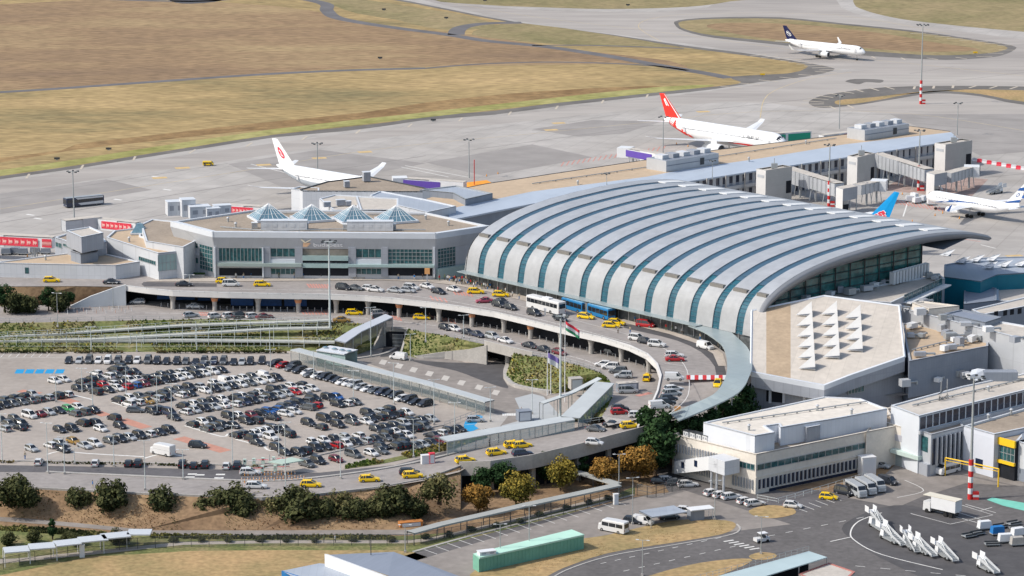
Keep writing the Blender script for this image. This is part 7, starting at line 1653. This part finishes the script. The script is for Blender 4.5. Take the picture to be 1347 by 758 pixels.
# ============================================================ MASTS AND LAMP POSTS
def mast(lab,x,y,z,ytop,heads=4,r=.25,striped=0,m=M_rail,red_top=False,name='light_mast',cat='light mast',hw=1.6,group='light masts'):
    g=G(x,y,z);lo,hi=1,90
    for _ in range(40):
        h=(lo+hi)/2
        if proj((g.x,g.y,z+h))[1]>ytop: lo=h
        else: hi=h
    t=thing(name,lab,cat,g,group=group,world=False);mb=MB();b0=h*striped
    if striped:
        mb.tube((0,0,b0),(0,0,h),r,8,r*.5);mb.build('pole',m,t)
        n=7
        for k in range(n):
            mb=MB();z0,z1=b0*k/n,b0*(k+1)/n;mb.tube((0,0,z0),(0,0,z1),r*1.6,8);mb.build('painted_band',M_red if k%2==0 else M_wplain,t)
        mb=MB();mb.box((1.2,0,.9),(1.3,1.1,1.8));c_=mb.build('cabinet',M_red,t);mb=MB();mb.box((1.2,0,.9),(1.34,1.14,.5));mb.build('band',M_wplain,c_)
    else: mb.tube((0,0,0),(0,0,h),r,8,r*.55);mb.build('pole',m,t)
    mb=MB();mb.tube((-hw,0,h),(hw,0,h),.09,5);mb.tube((0,-hw,h-.3),(0,hw,h-.3),.09,5);mb.build('crossarm',m,t)
    for k in range(heads):
        a=2*math.pi*k/heads+.4;mb=MB();mb.box((hw*math.cos(a),hw*math.sin(a),h+.05),(.7,.5,.35),a);mb.build('lamp',M_dsteel,t)
    return t
mast('tall red and white footed mast standing by the top right taxiway',1211,137,ZA,33,8,.32,.30,hw=2.2)
mast('tall red and white footed mast beside the white high loader truck',1276,657,ZB,497,8,.35,.33,hw=2.2)
mast('red and white footed mast left of the striped airliner nose',1208,251,ZA,172,5,.28,.42)
mast('red and white footed mast between the two gate rooms and curved roof',1090,272,ZA,191,5,.28,.42)
mast('slender mast behind the ribbed jet bridge at the left',98,302,ZA,226,5,.26)
mast('slender mast in front of the white airliner with the round red emblem',418,243,ZA,189,5,.26)
mast('slender mast rising from the apron behind the orange shelter',617,234,ZA,184,4,.22)
mast('slender mast in front of the red tailed airliner',872,213,ZA,154,4,.22)
mast('slender mast beyond the green advert bridge',1104,170,ZA,126,4,.22)
mast('slender mast beyond the far gate tower',1259,178,ZA,136,4,.22)
mast('short roof mast on the near pier eaves left of the first gate tower',937,236,ZR-1,212,3,.12,hw=.8)
mast('short roof mast on the tan pier roof above the curved hall',798,246,ZR-1,229,3,.12,hw=.8)
M_pale=mat('pale_grey_pole',(.55,.60,.60),.5,.05,1)
mast('very tall pale mast in front of the flat roofed terminal',434,431,ZA,318,6,.3,m=M_pale,hw=1.8)
mast('very tall pale mast beside the flagpoles on the green island',737,549,ZP,416,6,.3,m=M_pale,hw=1.8)
def lamp(lab,x,y,z,ytop,two=True,m=M_pale,grp='car park lamp posts'):
    g=G(x,y,z);lo,hi=1,40
    for _ in range(40):
        h=(lo+hi)/2
        if proj((g.x,g.y,z+h))[1]>ytop: lo=h
        else: hi=h
    t=thing('lamp_post',lab,'lamp post',g,R.uniform(-.3,.3),group=grp,world=False)
    mb=MB();mb.tube((0,0,0),(0,0,h),.11,6,.07);mb.build('pole',m,t);mb=MB();mb.tube((-1 if two else 0,0,h),(1,0,h+.1),.05,4);mb.build('arm',m,t)
    for s in ((-1,1) if two else (1,)): mb=MB();mb.box((s*1.1,0,h+.08),(.6,.25,.12));mb.build('lamp',M_wplain,t)
    mb=MB();mb.box((0,0,.25),(.5,.5,.5));mb.build('base',M_conc,t)
LP=[(3,609,545),(63,623,557),(85,624,575),(98,611,590),(150,614,573),(191,645,580),(241,631,592),(306,616,560),(376,652,556),(448,630,572),(544,602,552),(74,529,493),(108,516,485),(122,535,490),(207,545,495),(226,553,505),(307,563,515),(367,600,560),(465,526,488),(518,532,478),(571,559,500),(278,521,475),(166,520,482),(356,487,460),(413,500,462),(598,588,530),(180,463,440),(259,463,432),(120,465,430),(355,462,425),(560,450,405),(610,446,415),(488,470,405),(540,475,440),(645,555,510),(700,545,500),(250,398,362)]
LP=sorted(LP)
for i,(x,y,yt) in enumerate(LP):
    z=ZP if y>460 else ZA
    lamp('thin pale lamp post, %s from the left among the car park and road lamps'%ORD(i+1),x,y,z,yt)
for i,(x,y,yt,l) in enumerate(((814,652,598,'beside the white cabinet by the footpath corner'),(832,690,629,'between the minibus and the dark car'),(940,684,633,'beside the small booth with a flat white roof'),(845,758,711,'at the bottom in front of the grass verge'),(1001,729,680,'on the small dry grass island'),(696,731,666,'behind the green container shed'),(658,741,690,'at the left end of the green container'),(533,727,691,'beside the lower footpath fence'),(149,405,372,'on the white retaining wall'),(76,430,386,'above the leftmost green bank'))):
    lamp('grey lamp post %s'%l,x,y,ZB if y>500 else ZA,yt,True,M_rail,'lamp posts of the lower yard')
# flagpoles and flags
def flag(lab,x,y,ytop,cols=None,name='flagpole'):
    g=G(x,y,ZP);lo,hi=1,40
    for _ in range(40):
        h=(lo+hi)/2
        if proj((g.x,g.y,h))[1]>ytop: lo=h
        else: hi=h
    t=thing(name,lab,'flagpole',g,group='flagpoles on the green island',world=False);mb=MB();mb.tube((0,0,0),(0,0,h),.13,7,.07);mb.build('pole',M_wplain,t);mb=MB();mb.sph((0,0,h+.1),.16,6);mb.build('finial',M_steel,t)
    if cols:
        m3,dx,W_f,H_f=cols;fl=None
        for k,m in enumerate(m3):
            mb=MB();n=8;v0=H_f*k/len(m3);v1=H_f*(k+1)/len(m3)
            P=lambda i,v:(.12+dx[0]*W_f*i/n,-.25*math.sin(i*1.1)+dx[1]*i/n,h-.3-v-dx[2]*W_f*i/n)
            for i in range(n): mb.face([P(i,v0),P(i+1,v0),P(i+1,v1),P(i,v1)])
            if len(m3)==1: fl=mb.build('flag',m,t)
            else:
                if fl is None: fl=mb.build('flag',m,t)
                else: mb.build('stripe',m,fl)
    return t
flag('white flagpole flying a red, white and green striped flag',743,529,421,([M_adred,M_wplain,mat('flag_green',(.05,.28,.14),.7,.05,1)],(.8,.3,.55),4.2,2.2))
flag('white flagpole with a drooping white and violet flag, leftmost of the poles',720,520,462,([mat('flag_violet',(.22,.17,.45),.7,.1,1),M_wplain],(.75,.3,.45),3.6,2.6))
flag('bare white flagpole just right of the leftmost one',724.5,519,461)
# ============================================================ COVERED WALKWAYS
def canopy(name,label,line,wd,zt,zb,roofm,sp=4,glaz=None,postm=M_steel,slope=0,cat='covered walkway',low=None,th=.25,dens=1):
    """line: photo points of the centre of the roof (px,py[,ztop,zbase])"""
    q=[];zbv=[]
    for p in line:
        z=p[2] if len(p)>2 else zt;q.append(G(p[0],p[1],z));zbv.append(p[3] if len(p)>3 else zb)
    c=q[len(q)//2];t=thing(name,label,cat,(c.x,c.y,zb))
    mb=MB();n=len(q);A=[];B=[]
    for i in range(n):
        d=q[min(i+1,n-1)]-q[max(i-1,0)];d.z=0;d.normalize();s=Vector((-d.y,d.x,0))*wd/2;A.append(q[i]-s);B.append(q[i]+s)
    for i in range(n-1):
        U=Vector((0,0,th));mb.face([A[i],A[i+1],B[i+1],B[i]]);mb.face([p-U for p in (B[i],B[i+1],A[i+1],A[i])]);mb.face([A[i]-U,A[i+1]-U,A[i+1],A[i]]);mb.face([B[i]-U,B[i],B[i+1],B[i+1]-U])
    mb.build('roof',roofm,t)
    base=None;cnt=0
    for i in range(n-1):
        L_=(q[i+1]-q[i]).length;k_=max(1,int(L_/sp))
        for k in range(k_):
            for S_ in (A,B):
                p=S_[i].lerp(S_[i+1],k/k_);zz=zbv[i]+(zbv[i+1]-zbv[i])*k/k_;cp_=c
                p=p.lerp((q[i].lerp(q[i+1],k/k_)),.12)
                if cnt>94: break
                mb=MB();mb.tube((p.x,p.y,zz),(p.x,p.y,p.z-.1),.10,5);mb.build('post',postm,t);cnt+=1
    if glaz:
        mb=MB()
        for i in range(n-1):
            for S_ in ((A,) if low is None else (A,B)):
                a,b=S_[i].lerp(q[i],.12),S_[i+1].lerp(q[i+1],.12);mb.face([(a.x,a.y,zbv[i]+.3),(b.x,b.y,zbv[i+1]+.3),(b.x,b.y,q[i+1].z-.3),(a.x,a.y,q[i].z-.3)])
        mb.build('glazing',glaz,t)
    return t
M_croof=mat('canopy_roof_grey',(.46,.49,.50),.5,.06,.2,lines=(4,4,.92,.06),rot=.6)
canopy('covered_walkway','long glazed walkway running diagonally along the edge of the car park',[(388,459,3.4),(410,465,3.4),(480,483,3.4),(560,503,3.4),(644,527.5,3.4)],3,3.4,0,M_croof,3.2,alpha_mat('walkway_glazing',(.22,.28,.28),.28),low=1)
canopy('covered_walkway','grey roofed walkway above the taxi ramp, from the car park corner to the island',[(583,578,3.6,.3),(640,568,4,.6),(700,558,4.8,1.2),(752,549,5.6,1.6)],4.5,3.6,0,M_croof,3,M_glz,postm=M_rail)
canopy('covered_walkway','wide grey roofed stair walkway climbing to the arrivals road bend',[(750,549,5.6,1.6),(796,503,8.4,5)],4.6,5,0,M_croof,3,M_glz,postm=M_rail)
canopy('covered_walkway','thin pale canopy running over the green island to the plaza',[(712,530,4.2,0),(750,517,5.6,1),(789,497,8.2,5)],1.8,4,0,M_croof,4)
canopy('covered_stair','sloping grey roofed stair between the arrivals road and the ticket hall',[(512,415,8.8,5),(470,434,6,2.5),(447,449,4,0)],4.2,8,0,mat('stair_roof',(.38,.41,.46),.5,.05,.2),2.2,alpha_mat('stair_lattice',(.16,.16,.16),.7),low=1)
M_cr2=mat('footway_roof',(.36,.37,.35),.6,.07,.3)
canopy('covered_footway','long narrow grey roofed footway running below the autumn trees',[(540,700,-2.2),(580,689,-2.2),(640,675.5,-2.2),(694,663,-2.2),(773,646,-2.2),(813,637,-2.2)],2.4,-2.2,-5,M_cr2,4.5,th=.35,postm=M_dsteel)
canopy('covered_footway','short grey roofed branch of the footway beside the biggest orange tree',[(758,620,-2.3),(785,628,-2.3),(813,636.5,-2.3)],2.4,-2.3,-5,M_cr2,4,postm=M_dsteel)
for i,(x0,x1,y0,y1) in enumerate(((5,38,723.5,721),(38,72,719,716.5),(72,105,715,711.5),(104,140,710,706.5),(134,170,705.5,702),(168,199,699.5,699.5))):
    canopy('stepped_canopy','white posted canopy section at bottom left, %s of six from the left'%ORD(i+1),[(x0,y0,-1.8),(x1,y1,-1.8)],4,-1.8,-5,mat('canopy_pale',(.52,.55,.58),.5,.05,.3),3.0,postm=M_wplain,cat='canopy')
canopy('ticket_canopy','flat white canopy with round rooflights at the top end of the glazed walkway',[(425,457.5,3.6),(462,463,3.6)],6,3.6,0,M_fasw,4,M_gglass,low=1,cat='canopy')
for i,(x,y) in enumerate(((428,458),(440,460),(450,461.5),(459,463))):
    t=thing('rooflight','small round rooflight on the white ticket canopy, %s from the left'%ORD(i+1),'rooflight',G(x,y,3.6),group='rooflights on the ticket canopy',world=False);mb=MB();mb.tube((0,0,0),(0,0,.25),.8,10);mb.build('ring',M_steel,t);mb=MB();mb.sph((0,0,.25),.65,8,sz=(1,1,.4));mb.build('dome',M_skyl,t)
# pedestrian ramps on the left bank
def ramp(label,line,wd,zb):
    q=[G(*p) for p in line];t=thing('footbridge_ramp',label,'footbridge',(q[0].x,q[0].y,zb));mb=MB()
    for i in range(len(q)-1):
        a,b=q[i],q[i+1];s=Vector((0,wd,0));mb.prism([a,b,b+s,a+s],[a.z-.4,b.z-.4,b.z-.4,a.z-.4],[a.z,b.z,b.z,a.z],bottom=True)
    mb.build('deck',mat('ramp_concrete',(.45,.46,.43),.8,.06,.4),t)
    rl=MB()
    for i in range(len(q)-1):
        for h in (.55,1.1): rl.tube(q[i]+Vector((0,0,h)),q[i+1]+Vector((0,0,h)),.035,4)
    rl.build('rail',M_pale,t);cnt=0
    for i in range(len(q)-1):
        n=max(1,int((q[i+1]-q[i]).length/3.2))
        for k in range(n):
            p=q[i].lerp(q[i+1],k/n);mb=MB();mb.tube((p.x,p.y,max(zb,p.z-2.6)),(p.x,p.y,p.z+1.15),.07,4);mb.build('post',M_pale,t);cnt+=1
ramp('upper pale footbridge ramp crossing the left green bank',[(-60,445.5,2.6),(80,439,3.2),(240,428.5,4.6),(400,423,5.6),(436,421.5,5.9)],1.8,0)
ramp('middle pale footbridge ramp crossing the left green bank',[(-60,449,2),(120,447,2.3),(240,440,3.4),(360,433,4.4),(436,431.5,4.8)],1.8,0)
ramp('lowest pale footbridge ramp crossing the left green bank',[(120,447.5,2.2),(240,448,2.2),(360,449,2.2),(440,450.5,2.2)],1.8,0)
fence('fence','tall pale mesh fence along the foot of the left green bank',[(-60,461,0),(180,461,0),(400,460.5,0)],2.2,sp=3.2,m=M_pale,panel=None,rails=(1,.5,.05),r=.035)
# fences
fence('fence','dark mesh fence curving past the stepped canopies and the meadow',[(-60,763,-5),(20,746,-5),(60,737,-5),(120,727,-5),(200,721,-5),(360,718,-5),(540,718,-5),(580,711,-5),(700,689,-5),(835,652,-5)],2.4,sp=3.6,m=M_dsteel,panel=M_mesh,r=.045)
fence('fence','dark mesh gate fence beside the orange tree',[(838,652,-5),(857,656,-5),(895,644,-5),(905,641,-5)],2.6,sp=2.6,m=M_dsteel,panel=M_mesh,r=.06)
fence('fence','pale railing along the foot of the office building',[(996,658,-5),(1022,663,-5),(1085,645,-5),(1140,628,-5)],1.2,sp=2.6,m=M_pale,r=.04)
fence('guard_rail','steel guard rail along the bridge above the sunken road',[(598,446,5),(637,453.5,5),(700,468.5,5),(735,474.5,5),(768,483.5,5),(790,491.5,5)],1.1,sp=2.4,m=M_rail,r=.05,cat='railing')
fence('guard_rail','railing along the arrivals road above the left green bank',[(-60,425.5,5),(180,421.5,5),(340,421,5),(440,424,5)],1.1,sp=3.5,m=M_rail,r=.04,cat='railing')
fence('guard_rail','steel railing on the outer edge of the upper departures road',[(165,377.5,10.75),(227,384.5,10.75),(360,388,10.75),(480,391,10.75),(562,399,10.75),(650,412,10.75),(736,433,10.75),(790,445,10.75),(850,467,10.75)],.5,sp=3.4,m=M_rail,r=.035,cat='railing')
fence('fence','white handrail along the café terrace by the left wing',[(208,349,10),(240,358,10),(262,361,10)],1.1,sp=2,m=M_pale,r=.05)
fence('guard_rail','low dark guard rail beside the paved plaza near the gate road',[(585,562,0),(640,541,0)],1.2,sp=2.2,m=M_rail,r=.05,cat='railing')
fence('fence','railing between the taxi ramp and the grey walkway',[(604,596,0.6),(700,574,2.4),(760,560,3.4),(800,553,4)],1.1,sp=2.2,m=M_pale,r=.035)
fence('fence','fence with dark posts on the roof edge above the carport at the bottom',[(905,768,-1),(1064,726,-1)],1.2,sp=1.6,m=M_rail,r=.035)
# yellow pipe gate
t=thing('height_gate','yellow tubular height gate beside the delivery van','gate',G(1243,628,-5))
mb=MB();a,b=G(1243,626,-5),G(1313,641,-5)
for p in (a,b): mb.tube(p,p+Vector((0,0,4.2)),.16,6)
mb.tube(a+Vector((0,0,4.2)),b+Vector((0,0,4.2)),.16,6);mb.tube(a+Vector((0,0,3.6)),b+Vector((0,0,3.6)),.08,5);mb.build('frame',M_yel,t)
# cycle shelter / carport, booth
canopy('carport','grey slatted carport above dark cars by the verge',[(849,676,-2.4),(895,669,-2.4)],5.5,-2.4,-5,M_roofm,5,cat='carport')
t=thing('booth','small grey booth with an oversized flat white roof','booth',at(918,676,ZB),.35,world=False);mb=MB();mb.box((-.5,0,1.1),(3.2,2,2.2));mb.build('wall',M_slate,t);mb=MB();mb.box((.6,0,2.4),(5.4,2.8,.2));mb.build('roof',M_wplain,t)
for s in (-1,1): mb=MB();mb.tube((3,s,0),(3,s,2.3),.06,4);mb.build('post',M_wplain,t)
def cabinet(lab,x,y,z,d,m,hd_=None):
    t=thing('cabinet',lab,'cabinet',G(x,y,z),.3,world=False);mb=MB();mb.box((0,0,d[2]/2),d);mb.build('body',m,t);mb=MB();mb.box((0,0,d[2]+.04),(d[0]+.15,d[1]+.15,.08));mb.build('lid',hd_ or m,t);mb=MB();mb.box((0,-d[1]/2-.02,d[2]*.5),(d[0]*.8,.04,d[2]*.8));mb.build('door',M_fasw,t);return t
cabinet('white cabinet standing by the meadow fence at bottom left',108,733,-5,(1,.8,2.6),M_wplain)
cabinet('white cabinet at the corner of the roofed footway',810,664,-5,(1,.8,2.4),M_wplain)
cabinet('white plant cabinet against the office wall beside the silver minibuses',1140,624,-5,(3.4,2.6,4.2),M_wplain)
cabinet('white and red kiosk on the verge near the taxi ramp',561,610,0,(2.4,1.2,2.0),M_wplain);cabinet('red kiosk beside the white one on the verge',568,610,0,(1.2,1.,2.4),M_adred)
cabinet('small concrete hut on the green island',757,511,2,(3,2.5,2.6),M_conc);cabinet('cream pillar box at the foot of the sloping stair',460,467,0,(1,.8,2.4),mat('cream_paint',(.7,.65,.45),.7,.05,1))
cabinet('grey hut by the zebra crossing on the plaza',689,553,0,(3.2,2.4,2.4),M_slate);cabinet('brown sandbox cabin on the lower bank by the roofed footway',540,692,-5,(5,1.6,1.0),mat('rust_box',(.5,.2,.06),.8,.2,1))
cabinet('bus shelter box with pale roof on the arrivals bend',825,515,5,(5,2,2.2),M_slate,M_roofl)
# barrier gates and ticket machines at the car park entrance
for i,(x,y) in enumerate(((322,612),(334,611),(346,610),(360,609),(370,612),(326,622),(345,621),(362,620))):
    t=thing('ticket_machine','pale green ticket machine with a barrier arm at the gate islands, %s from the left'%ORD([1,3,5,6,8,2,4,7][i]),'ticket machine',G(x,y,0),group='ticket machines at the car park gates',world=False)
    mb=MB();mb.box((0,0,.7),(.7,.6,1.4));mb.build('body',mat('pale_green_machine',(.55,.68,.60),.6,.05,1),t);mb=MB();mb.tube((.4,0,1.),(3.2,0,1.1),.06,4);mb.build('arm',M_adred if i%2 else M_wplain,t);mb=MB();mb.box((0,-.31,1.0),(.4,.04,.35));mb.build('screen',M_cglass,t)
t=thing('gate_canopy','low pale green canopy over the car park gate islands','canopy',G(378,612,0));mb=MB();mb.prism([G(352,608,2.6),G(372,611,2.6),G(400,606,2.6),G(384,602,2.6)],2.5,2.7,bottom=True);mb.build('roof',mat('pale_green_roof',(.42,.52,.45),.6,.05,.5),t)
for x,y in ((355,613),(372,616),(397,611)): mb=MB();g=G(x,y,0);mb.tube(g,g+Vector((0,0,2.6)),.1,5);mb.build('post',M_steel,t)
BP=[]
for k in range(22): BP.append((318+k*3.9,634-.2*k+(k%2)*1.5,0))
for k in range(16): BP.append((322+k*4.4,626-.1*k,0))
for i,(x,y,z) in enumerate(sorted(BP)):
    t=thing('marker_post','orange and white marker post, %s from the left by the gate road'%ORD(i+1),'marker post',G(x,y,z),group='marker posts by the car park gates',world=False);mb=MB();mb.tube((0,0,0),(0,0,.9),.09,5);mb.build('post',M_orange if i%3 else M_wplain,t);mb=MB();mb.tube((0,0,.55),(0,0,.75),.1,5);mb.build('band',M_wplain if i%3 else M_orange,t)
BP=[]
for k in range(26): BP.append((68+k*4.2,408-.05*k+(k%3)*2.6,5))
for i,(x,y,z) in enumerate(sorted(BP)):
    t=thing('bollard','pale bollard, %s from the left on the narrow lanes before the road deck'%ORD(i+1),'bollard',G(x,y,z),group='bollards before the road deck',world=False);mb=MB();mb.tube((0,0,0),(0,0,1.0),.08,5);mb.build('post',M_wplain if i%2 else mat('salmon_post',(.6,.4,.32),.7,.1,1),t);mb=MB();mb.tube((0,0,1),(0,0,1.08),.1,5);mb.build('cap',M_steel,t)
i=0
for px in range(205,856,9):
    p,d=edge_at(px);d.z=0;d.normalize();q=p+Vector((-d.y,d.x,0))*2.6;i+=1
    t=thing('bollard','pale bollard, %s from the left along the front of the road deck undercroft'%ORD(i),'bollard',(q.x,q.y,ZA),group='bollards along the undercroft',world=False);mb=MB();mb.tube((0,0,0),(0,0,1.15),.11,5);mb.build('post',mat('grey_post',(.42,.43,.44),.6,.05,1),t)
# direction signs
def sign(lab,x,y,z,col_,h=3,w=1.4,hh=1.6):
    t=thing('totem_sign',lab,'sign',G(x,y,z),heading(x,y,20,3,z) if 0 else .0,world=False,group='totem signs on the roads');mb=MB();mb.box((0,0,h/2),(.35,.3,h));mb.build('post',M_fascia,t);mb=MB();mb.box((0,0,h),(w,.35,hh));mb.build('panel',col_,t)
M_os=mat('orange_sign',(.75,.38,.15),.6,.06,1)
for x,y,z,l in ((344,364,10,'at the front of the flat roofed terminal near its left bay'),(503,366,10,'at the right part of the flat roofed terminal front'),(562,371,10,'near the crowd at the terminal corner'),(706,387,10,'above the white coach on the pavement'),(858,422,10,'yellow one behind the red van'),(935,444,10,'under the end of the curved canopy'),(891,556,5,'standing between the dark trees and the road bend')): sign('orange topped totem sign %s'%l,x,y,z,M_os)
for i,(x,y) in enumerate(((717,415),(742,423))): sign('small white ticket totem, %s of two on the deck edge'%('left','right')[i],x,y,10,M_wplain,1.6,.7,.6)
# ============================================================ PEOPLE
def person_mesh(top,leg,seed,pose):
    r=random.Random(seed);mb=MB()
    def ring(x,y,z,a,b,n=8): return [(x+a*math.cos(2*math.pi*k/n),y+b*math.sin(2*math.pi*k/n),z) for k in range(n)]
    st=.14+.1*pose
    for s in (-1,1):
        fx=s*st*pose
        mb.loft([ring(fx+.05,s*.1,0,.13,.055),ring(fx,s*.1,.08,.06,.055),ring(fx*.6,s*.1,.48,.065,.065),ring(0,s*.09,.88,.1,.095)],1)
        e=.08*s*pose
        mb.loft([ring(-e*.2,s*.23,1.42,.05,.05,6),ring(e,s*.27,1.12,.042,.042,6),ring(e*2+.06,s*.26,.86,.032,.032,6)],0);mb.loft([ring(e*2+.06,s*.26,.86,.032,.04,6),ring(e*2+.09,s*.26,.76,.02,.035,6)],2)
    mb.loft([ring(0,0,.84,.12,.16),ring(0,0,1.05,.11,.145),ring(0,0,1.35,.125,.2),ring(0,0,1.45,.09,.16),ring(0,0,1.5,.055,.06)],0)
    mb.loft([ring(0,0,1.5,.05,.05),ring(.01,0,1.56,.08,.07),ring(.01,0,1.65,.1,.08),ring(0,0,1.74,.08,.07),ring(0,0,1.78,.03,.03)],2)
    hair=MB();hair.loft([ring(-.03,0,1.62,.09,.085),ring(-.015,0,1.72,.1,.085),ring(-.01,0,1.79,.06,.055)])
    return mb,hair
CL=dict(black=M_dsteel,white=M_wplain,blue=M_bluep,red=M_red,grey=M_steel,brown=M_bark,green=mat('olive_cloth',(.1,.13,.06),.9,.1,3),beige=mat('beige_cloth',(.5,.42,.3),.9,.1,3))
pk=list(CL);PM={}
def person(x,y,z,where,i,bag=False):
    a=pk[(i*3+1)%8];b=pk[(i*5)%8];b='black' if b in('white','red') else b;mb,hair=person_mesh(a,b,i,i%2)
    loc=G(x,y,z);t=thing('person','person in %s top and %s trousers %s'%(a,b,where),'person',loc,R.uniform(0,6.28),group='people on the terminal forecourt',world=False)
    key=(a,b,i%2)
    mb.build('body',[CL[a],CL[b],M_skin],t);hair.build('hair',M_bark if i%3 else M_dsteel,t)
pp=[(596,371),(600,374),(604,372),(607,375),(611,373),(615,377),(619,375),(590,370),(585,369),(578,369.5),(572,368),(623,379),(627,378),(634,381),(650,384),(645,380),(655,385),(664,388),(674,391),(683,394),(599,369.5),(608,370.5),(613,370.5),(377,366),(331,366),(445,366),(460,366.5),(524,368),(545,369),(724,402),(835,424),(842,428),(889,437),(945,455),(951,459),(829,438),(813,438.5),(700,392),(665,386.5),(556,368.5)]
pp+=[(588+i*2.7+R.uniform(-1,1),369.5+i*.55+R.uniform(-1.5,1.5)) for i in range(22)]+[(300+i*11+R.uniform(-4,4),366+R.uniform(-1,1)) for i in range(14)]+[(690,389.5),(731,404),(744,407),(868,433),(876,434.5),(884,436.5),(897,440),(921,447),(770,412)]
pp=sorted(pp)
for i,(x,y) in enumerate(pp): person(x,y,ZD,'on the forecourt, %s from the left'%ORD(i+1),i)
for i,(x,y,z,w_) in enumerate(((560,421,5,'crossing the arrivals road'),(565,420,5,'right of another on the arrivals road'),(644,588,1,'at the railing beside the taxi ramp'),(656,583,1,'walking behind the taxi ramp railing'),(426,714,-5,'on the lower footpath near the middle bushes'),(441,714,-5,'on the lower footpath right of another walker'),(686,545,0,'on the plaza beside the zebra crossing'),(33,604,0,'alone in the car park by the front hedge'),(122,642,0,'beside the service road above the bushes'))): person(x,y,z,w_,i+3)
# café terrace clutter
for i,(x,y,c) in enumerate(((232,354,'beige'),(238,356,'red'),(243,354,'brown'),(248,357,'beige'),(254,356,'green'),(240,359,'brown'),(262,364,'green'),(430,366.5,'green'),(472,367,'green'),(486,367,'green'))):
    t=thing('parasol' if i<6 else 'planter',('%s café parasol on the terrace, %s from the left'%(c,ORD([1,2,4,5,6,3][i])) if i<6 else 'green planter before the flat roofed terminal, %s from the left'%ORD(i-5)),'parasol' if i<6 else 'planter',G(x,y,ZD),world=False,group='terrace furniture')
    if i<6: mb=MB();mb.tube((0,0,0),(0,0,2.3),.05,5);mb.build('pole',M_steel,t);mb=MB();mb.tube((0,0,2.0),(0,0,2.6),1.3,8,.05);mb.build('shade',CL[c],t)
    else:
        mb=MB();mb.box((0,0,.3),(3,.8,.6));mb.build('box',M_conc,t);mb=MB();[mb.sph((-1.2+.5*k,0,.9),.42,6) for k in range(6)];mb.build('shrub',LM['dark'][1],t)
for i,(x,y) in enumerate(((1083,68),(1003,100),(1283,71),(505,14),(587,25),(570,160),(638,2),(826,8),(75,211),(143,198),(500,78))):
    t=thing('airfield_sign','small %s airfield sign on the grass, %s from the left'%('yellow' if i<3 else 'dark',ORD([10,9,11,4,7,6,8,8,1,2,5][i])) if 0 else 'small %s airfield sign on the grass %s'%('yellow' if i<3 else 'dark',['left of the navy finned airliner','on the tip of the tan grass','at the right end of the long island','near the top track bend','by the top track junction','beside the green verge','at the very top centre','on the top verge right of centre','on the brown strip far left','on the brown strip second from left','in the field below the track'][i]),'sign',G(x,y,ZA),0,world=False,group='airfield signs')
    mb=MB();mb.box((0,0,.7),(2.0,.25,.7));mb.build('panel',M_yel if i<3 else M_dsteel,t);mb=MB();mb.box((0,0,.2),(.9,.12,.5));mb.build('leg',M_steel,t)

# roof details: pipe runs, cable trays and small vents
def pipes(label,pts,z,n):
    q=[G(x,y,z) for x,y in pts];t=thing('pipe_run',label,'pipe',q[0]);mb=MB()
    for i in range(len(q)-1): mb.tube(q[i]+Vector((0,0,.35)),q[i+1]+Vector((0,0,.35)),.16,5)
    mb.build('pipe',M_steel,t)
    for i in range(len(q)-1):
        for k in range(n):
            p=q[i].lerp(q[i+1],(k+.5)/n);mb=MB();mb.box((p.x,p.y,z+.12),(.4,.4,.25));mb.build('support',M_conc,t)
pipes('thin pipe run along the front of the brown terminal roof',[(290,300),(360,306),(440,303),(560,304)],22.5,6)
pipes('thin pipe run behind the glass pyramids on the brown terminal roof',[(330,281),(440,283),(560,284)],22.5,6)
pipes('pipe run along the middle of the tan pier roof',[(700,243),(880,217),(1100,183)],15.5,9)
pipes('pipe run along the pale penthouse roof',[(950,558),(1040,545),(1140,530)],7.8,6)
pipes('pipe run along the long pale roof of the windowed block',[(1200,535),(1290,514),(1347,500)],8.2,6)
pipes('pipe run across the tan roofed annex',[(1200,462),(1240,452),(1290,447)],13.7,5)
for i,(x,y,z,w_) in enumerate(((300,292,22.5,'near the left corner of the brown terminal roof'),(310,299,22.5,'by the front left edge of the brown terminal roof'),(590,297,22.5,'at the right part of the brown terminal roof'),(560,289,22.5,'right of the fourth glass pyramid'),(1075,540,7.8,'in the middle of the pale penthouse roof'),(1120,545,7.8,'at the right part of the pale penthouse roof'),(985,566,7.8,'at the front corner of the penthouse roof'),(1300,515,8.2,'on the pale roof beside the tall striped mast'),(1330,545,5,'on the brown workshop roof'),(1300,552,5,'at the left of the brown workshop roof'),(170,318,17.2,'on the tan left wing roof'),(205,325,17.2,'near the front corner of the left wing'),(60,342,13.8,'on the long tan roof at the left edge'),(760,243,15.5,'on the pier roof above the hall'),(985,212,15.5,'mid pier roof'),(1060,190,15.5,'on the pier roof left of the far plant'))):
    t=thing('roof_vent','small grey vent pipe %s'%w_,'vent',G(x,y,z),group='small roof vents',world=False);mb=MB();mb.tube((0,0,0),(0,0,1.1),.28,8);mb.build('pipe',M_steel,t);mb=MB();mb.tube((0,0,1.1),(0,0,1.45),.5,8,.12);mb.build('cowl',M_fascia,t)
# cones and pallets on the stands
for i,(x,y) in enumerate(((1180,258),(1187,256),(1240,281),(1230,284),(1262,288),(905,193),(890,190),(930,203),(420,252),(640,232),(655,229),(36,338),(70,338),(1165,300),(1200,292))):
    t=thing('traffic_cone','orange traffic cone on the aircraft stands, %s from the left'%ORD(sorted([1180,1187,1240,1230,1262,905,890,930,420,640,655,36,70,1165,1200]).index(x)+1),'cone',G(x,y,ZA),group='cones on the stands',world=False);mb=MB();mb.tube((0,0,.05),(0,0,.8),.22,8,.04);mb.build('cone',M_orange,t);mb=MB();mb.box((0,0,.03),(.5,.5,.06));mb.build('base',M_dsteel,t)
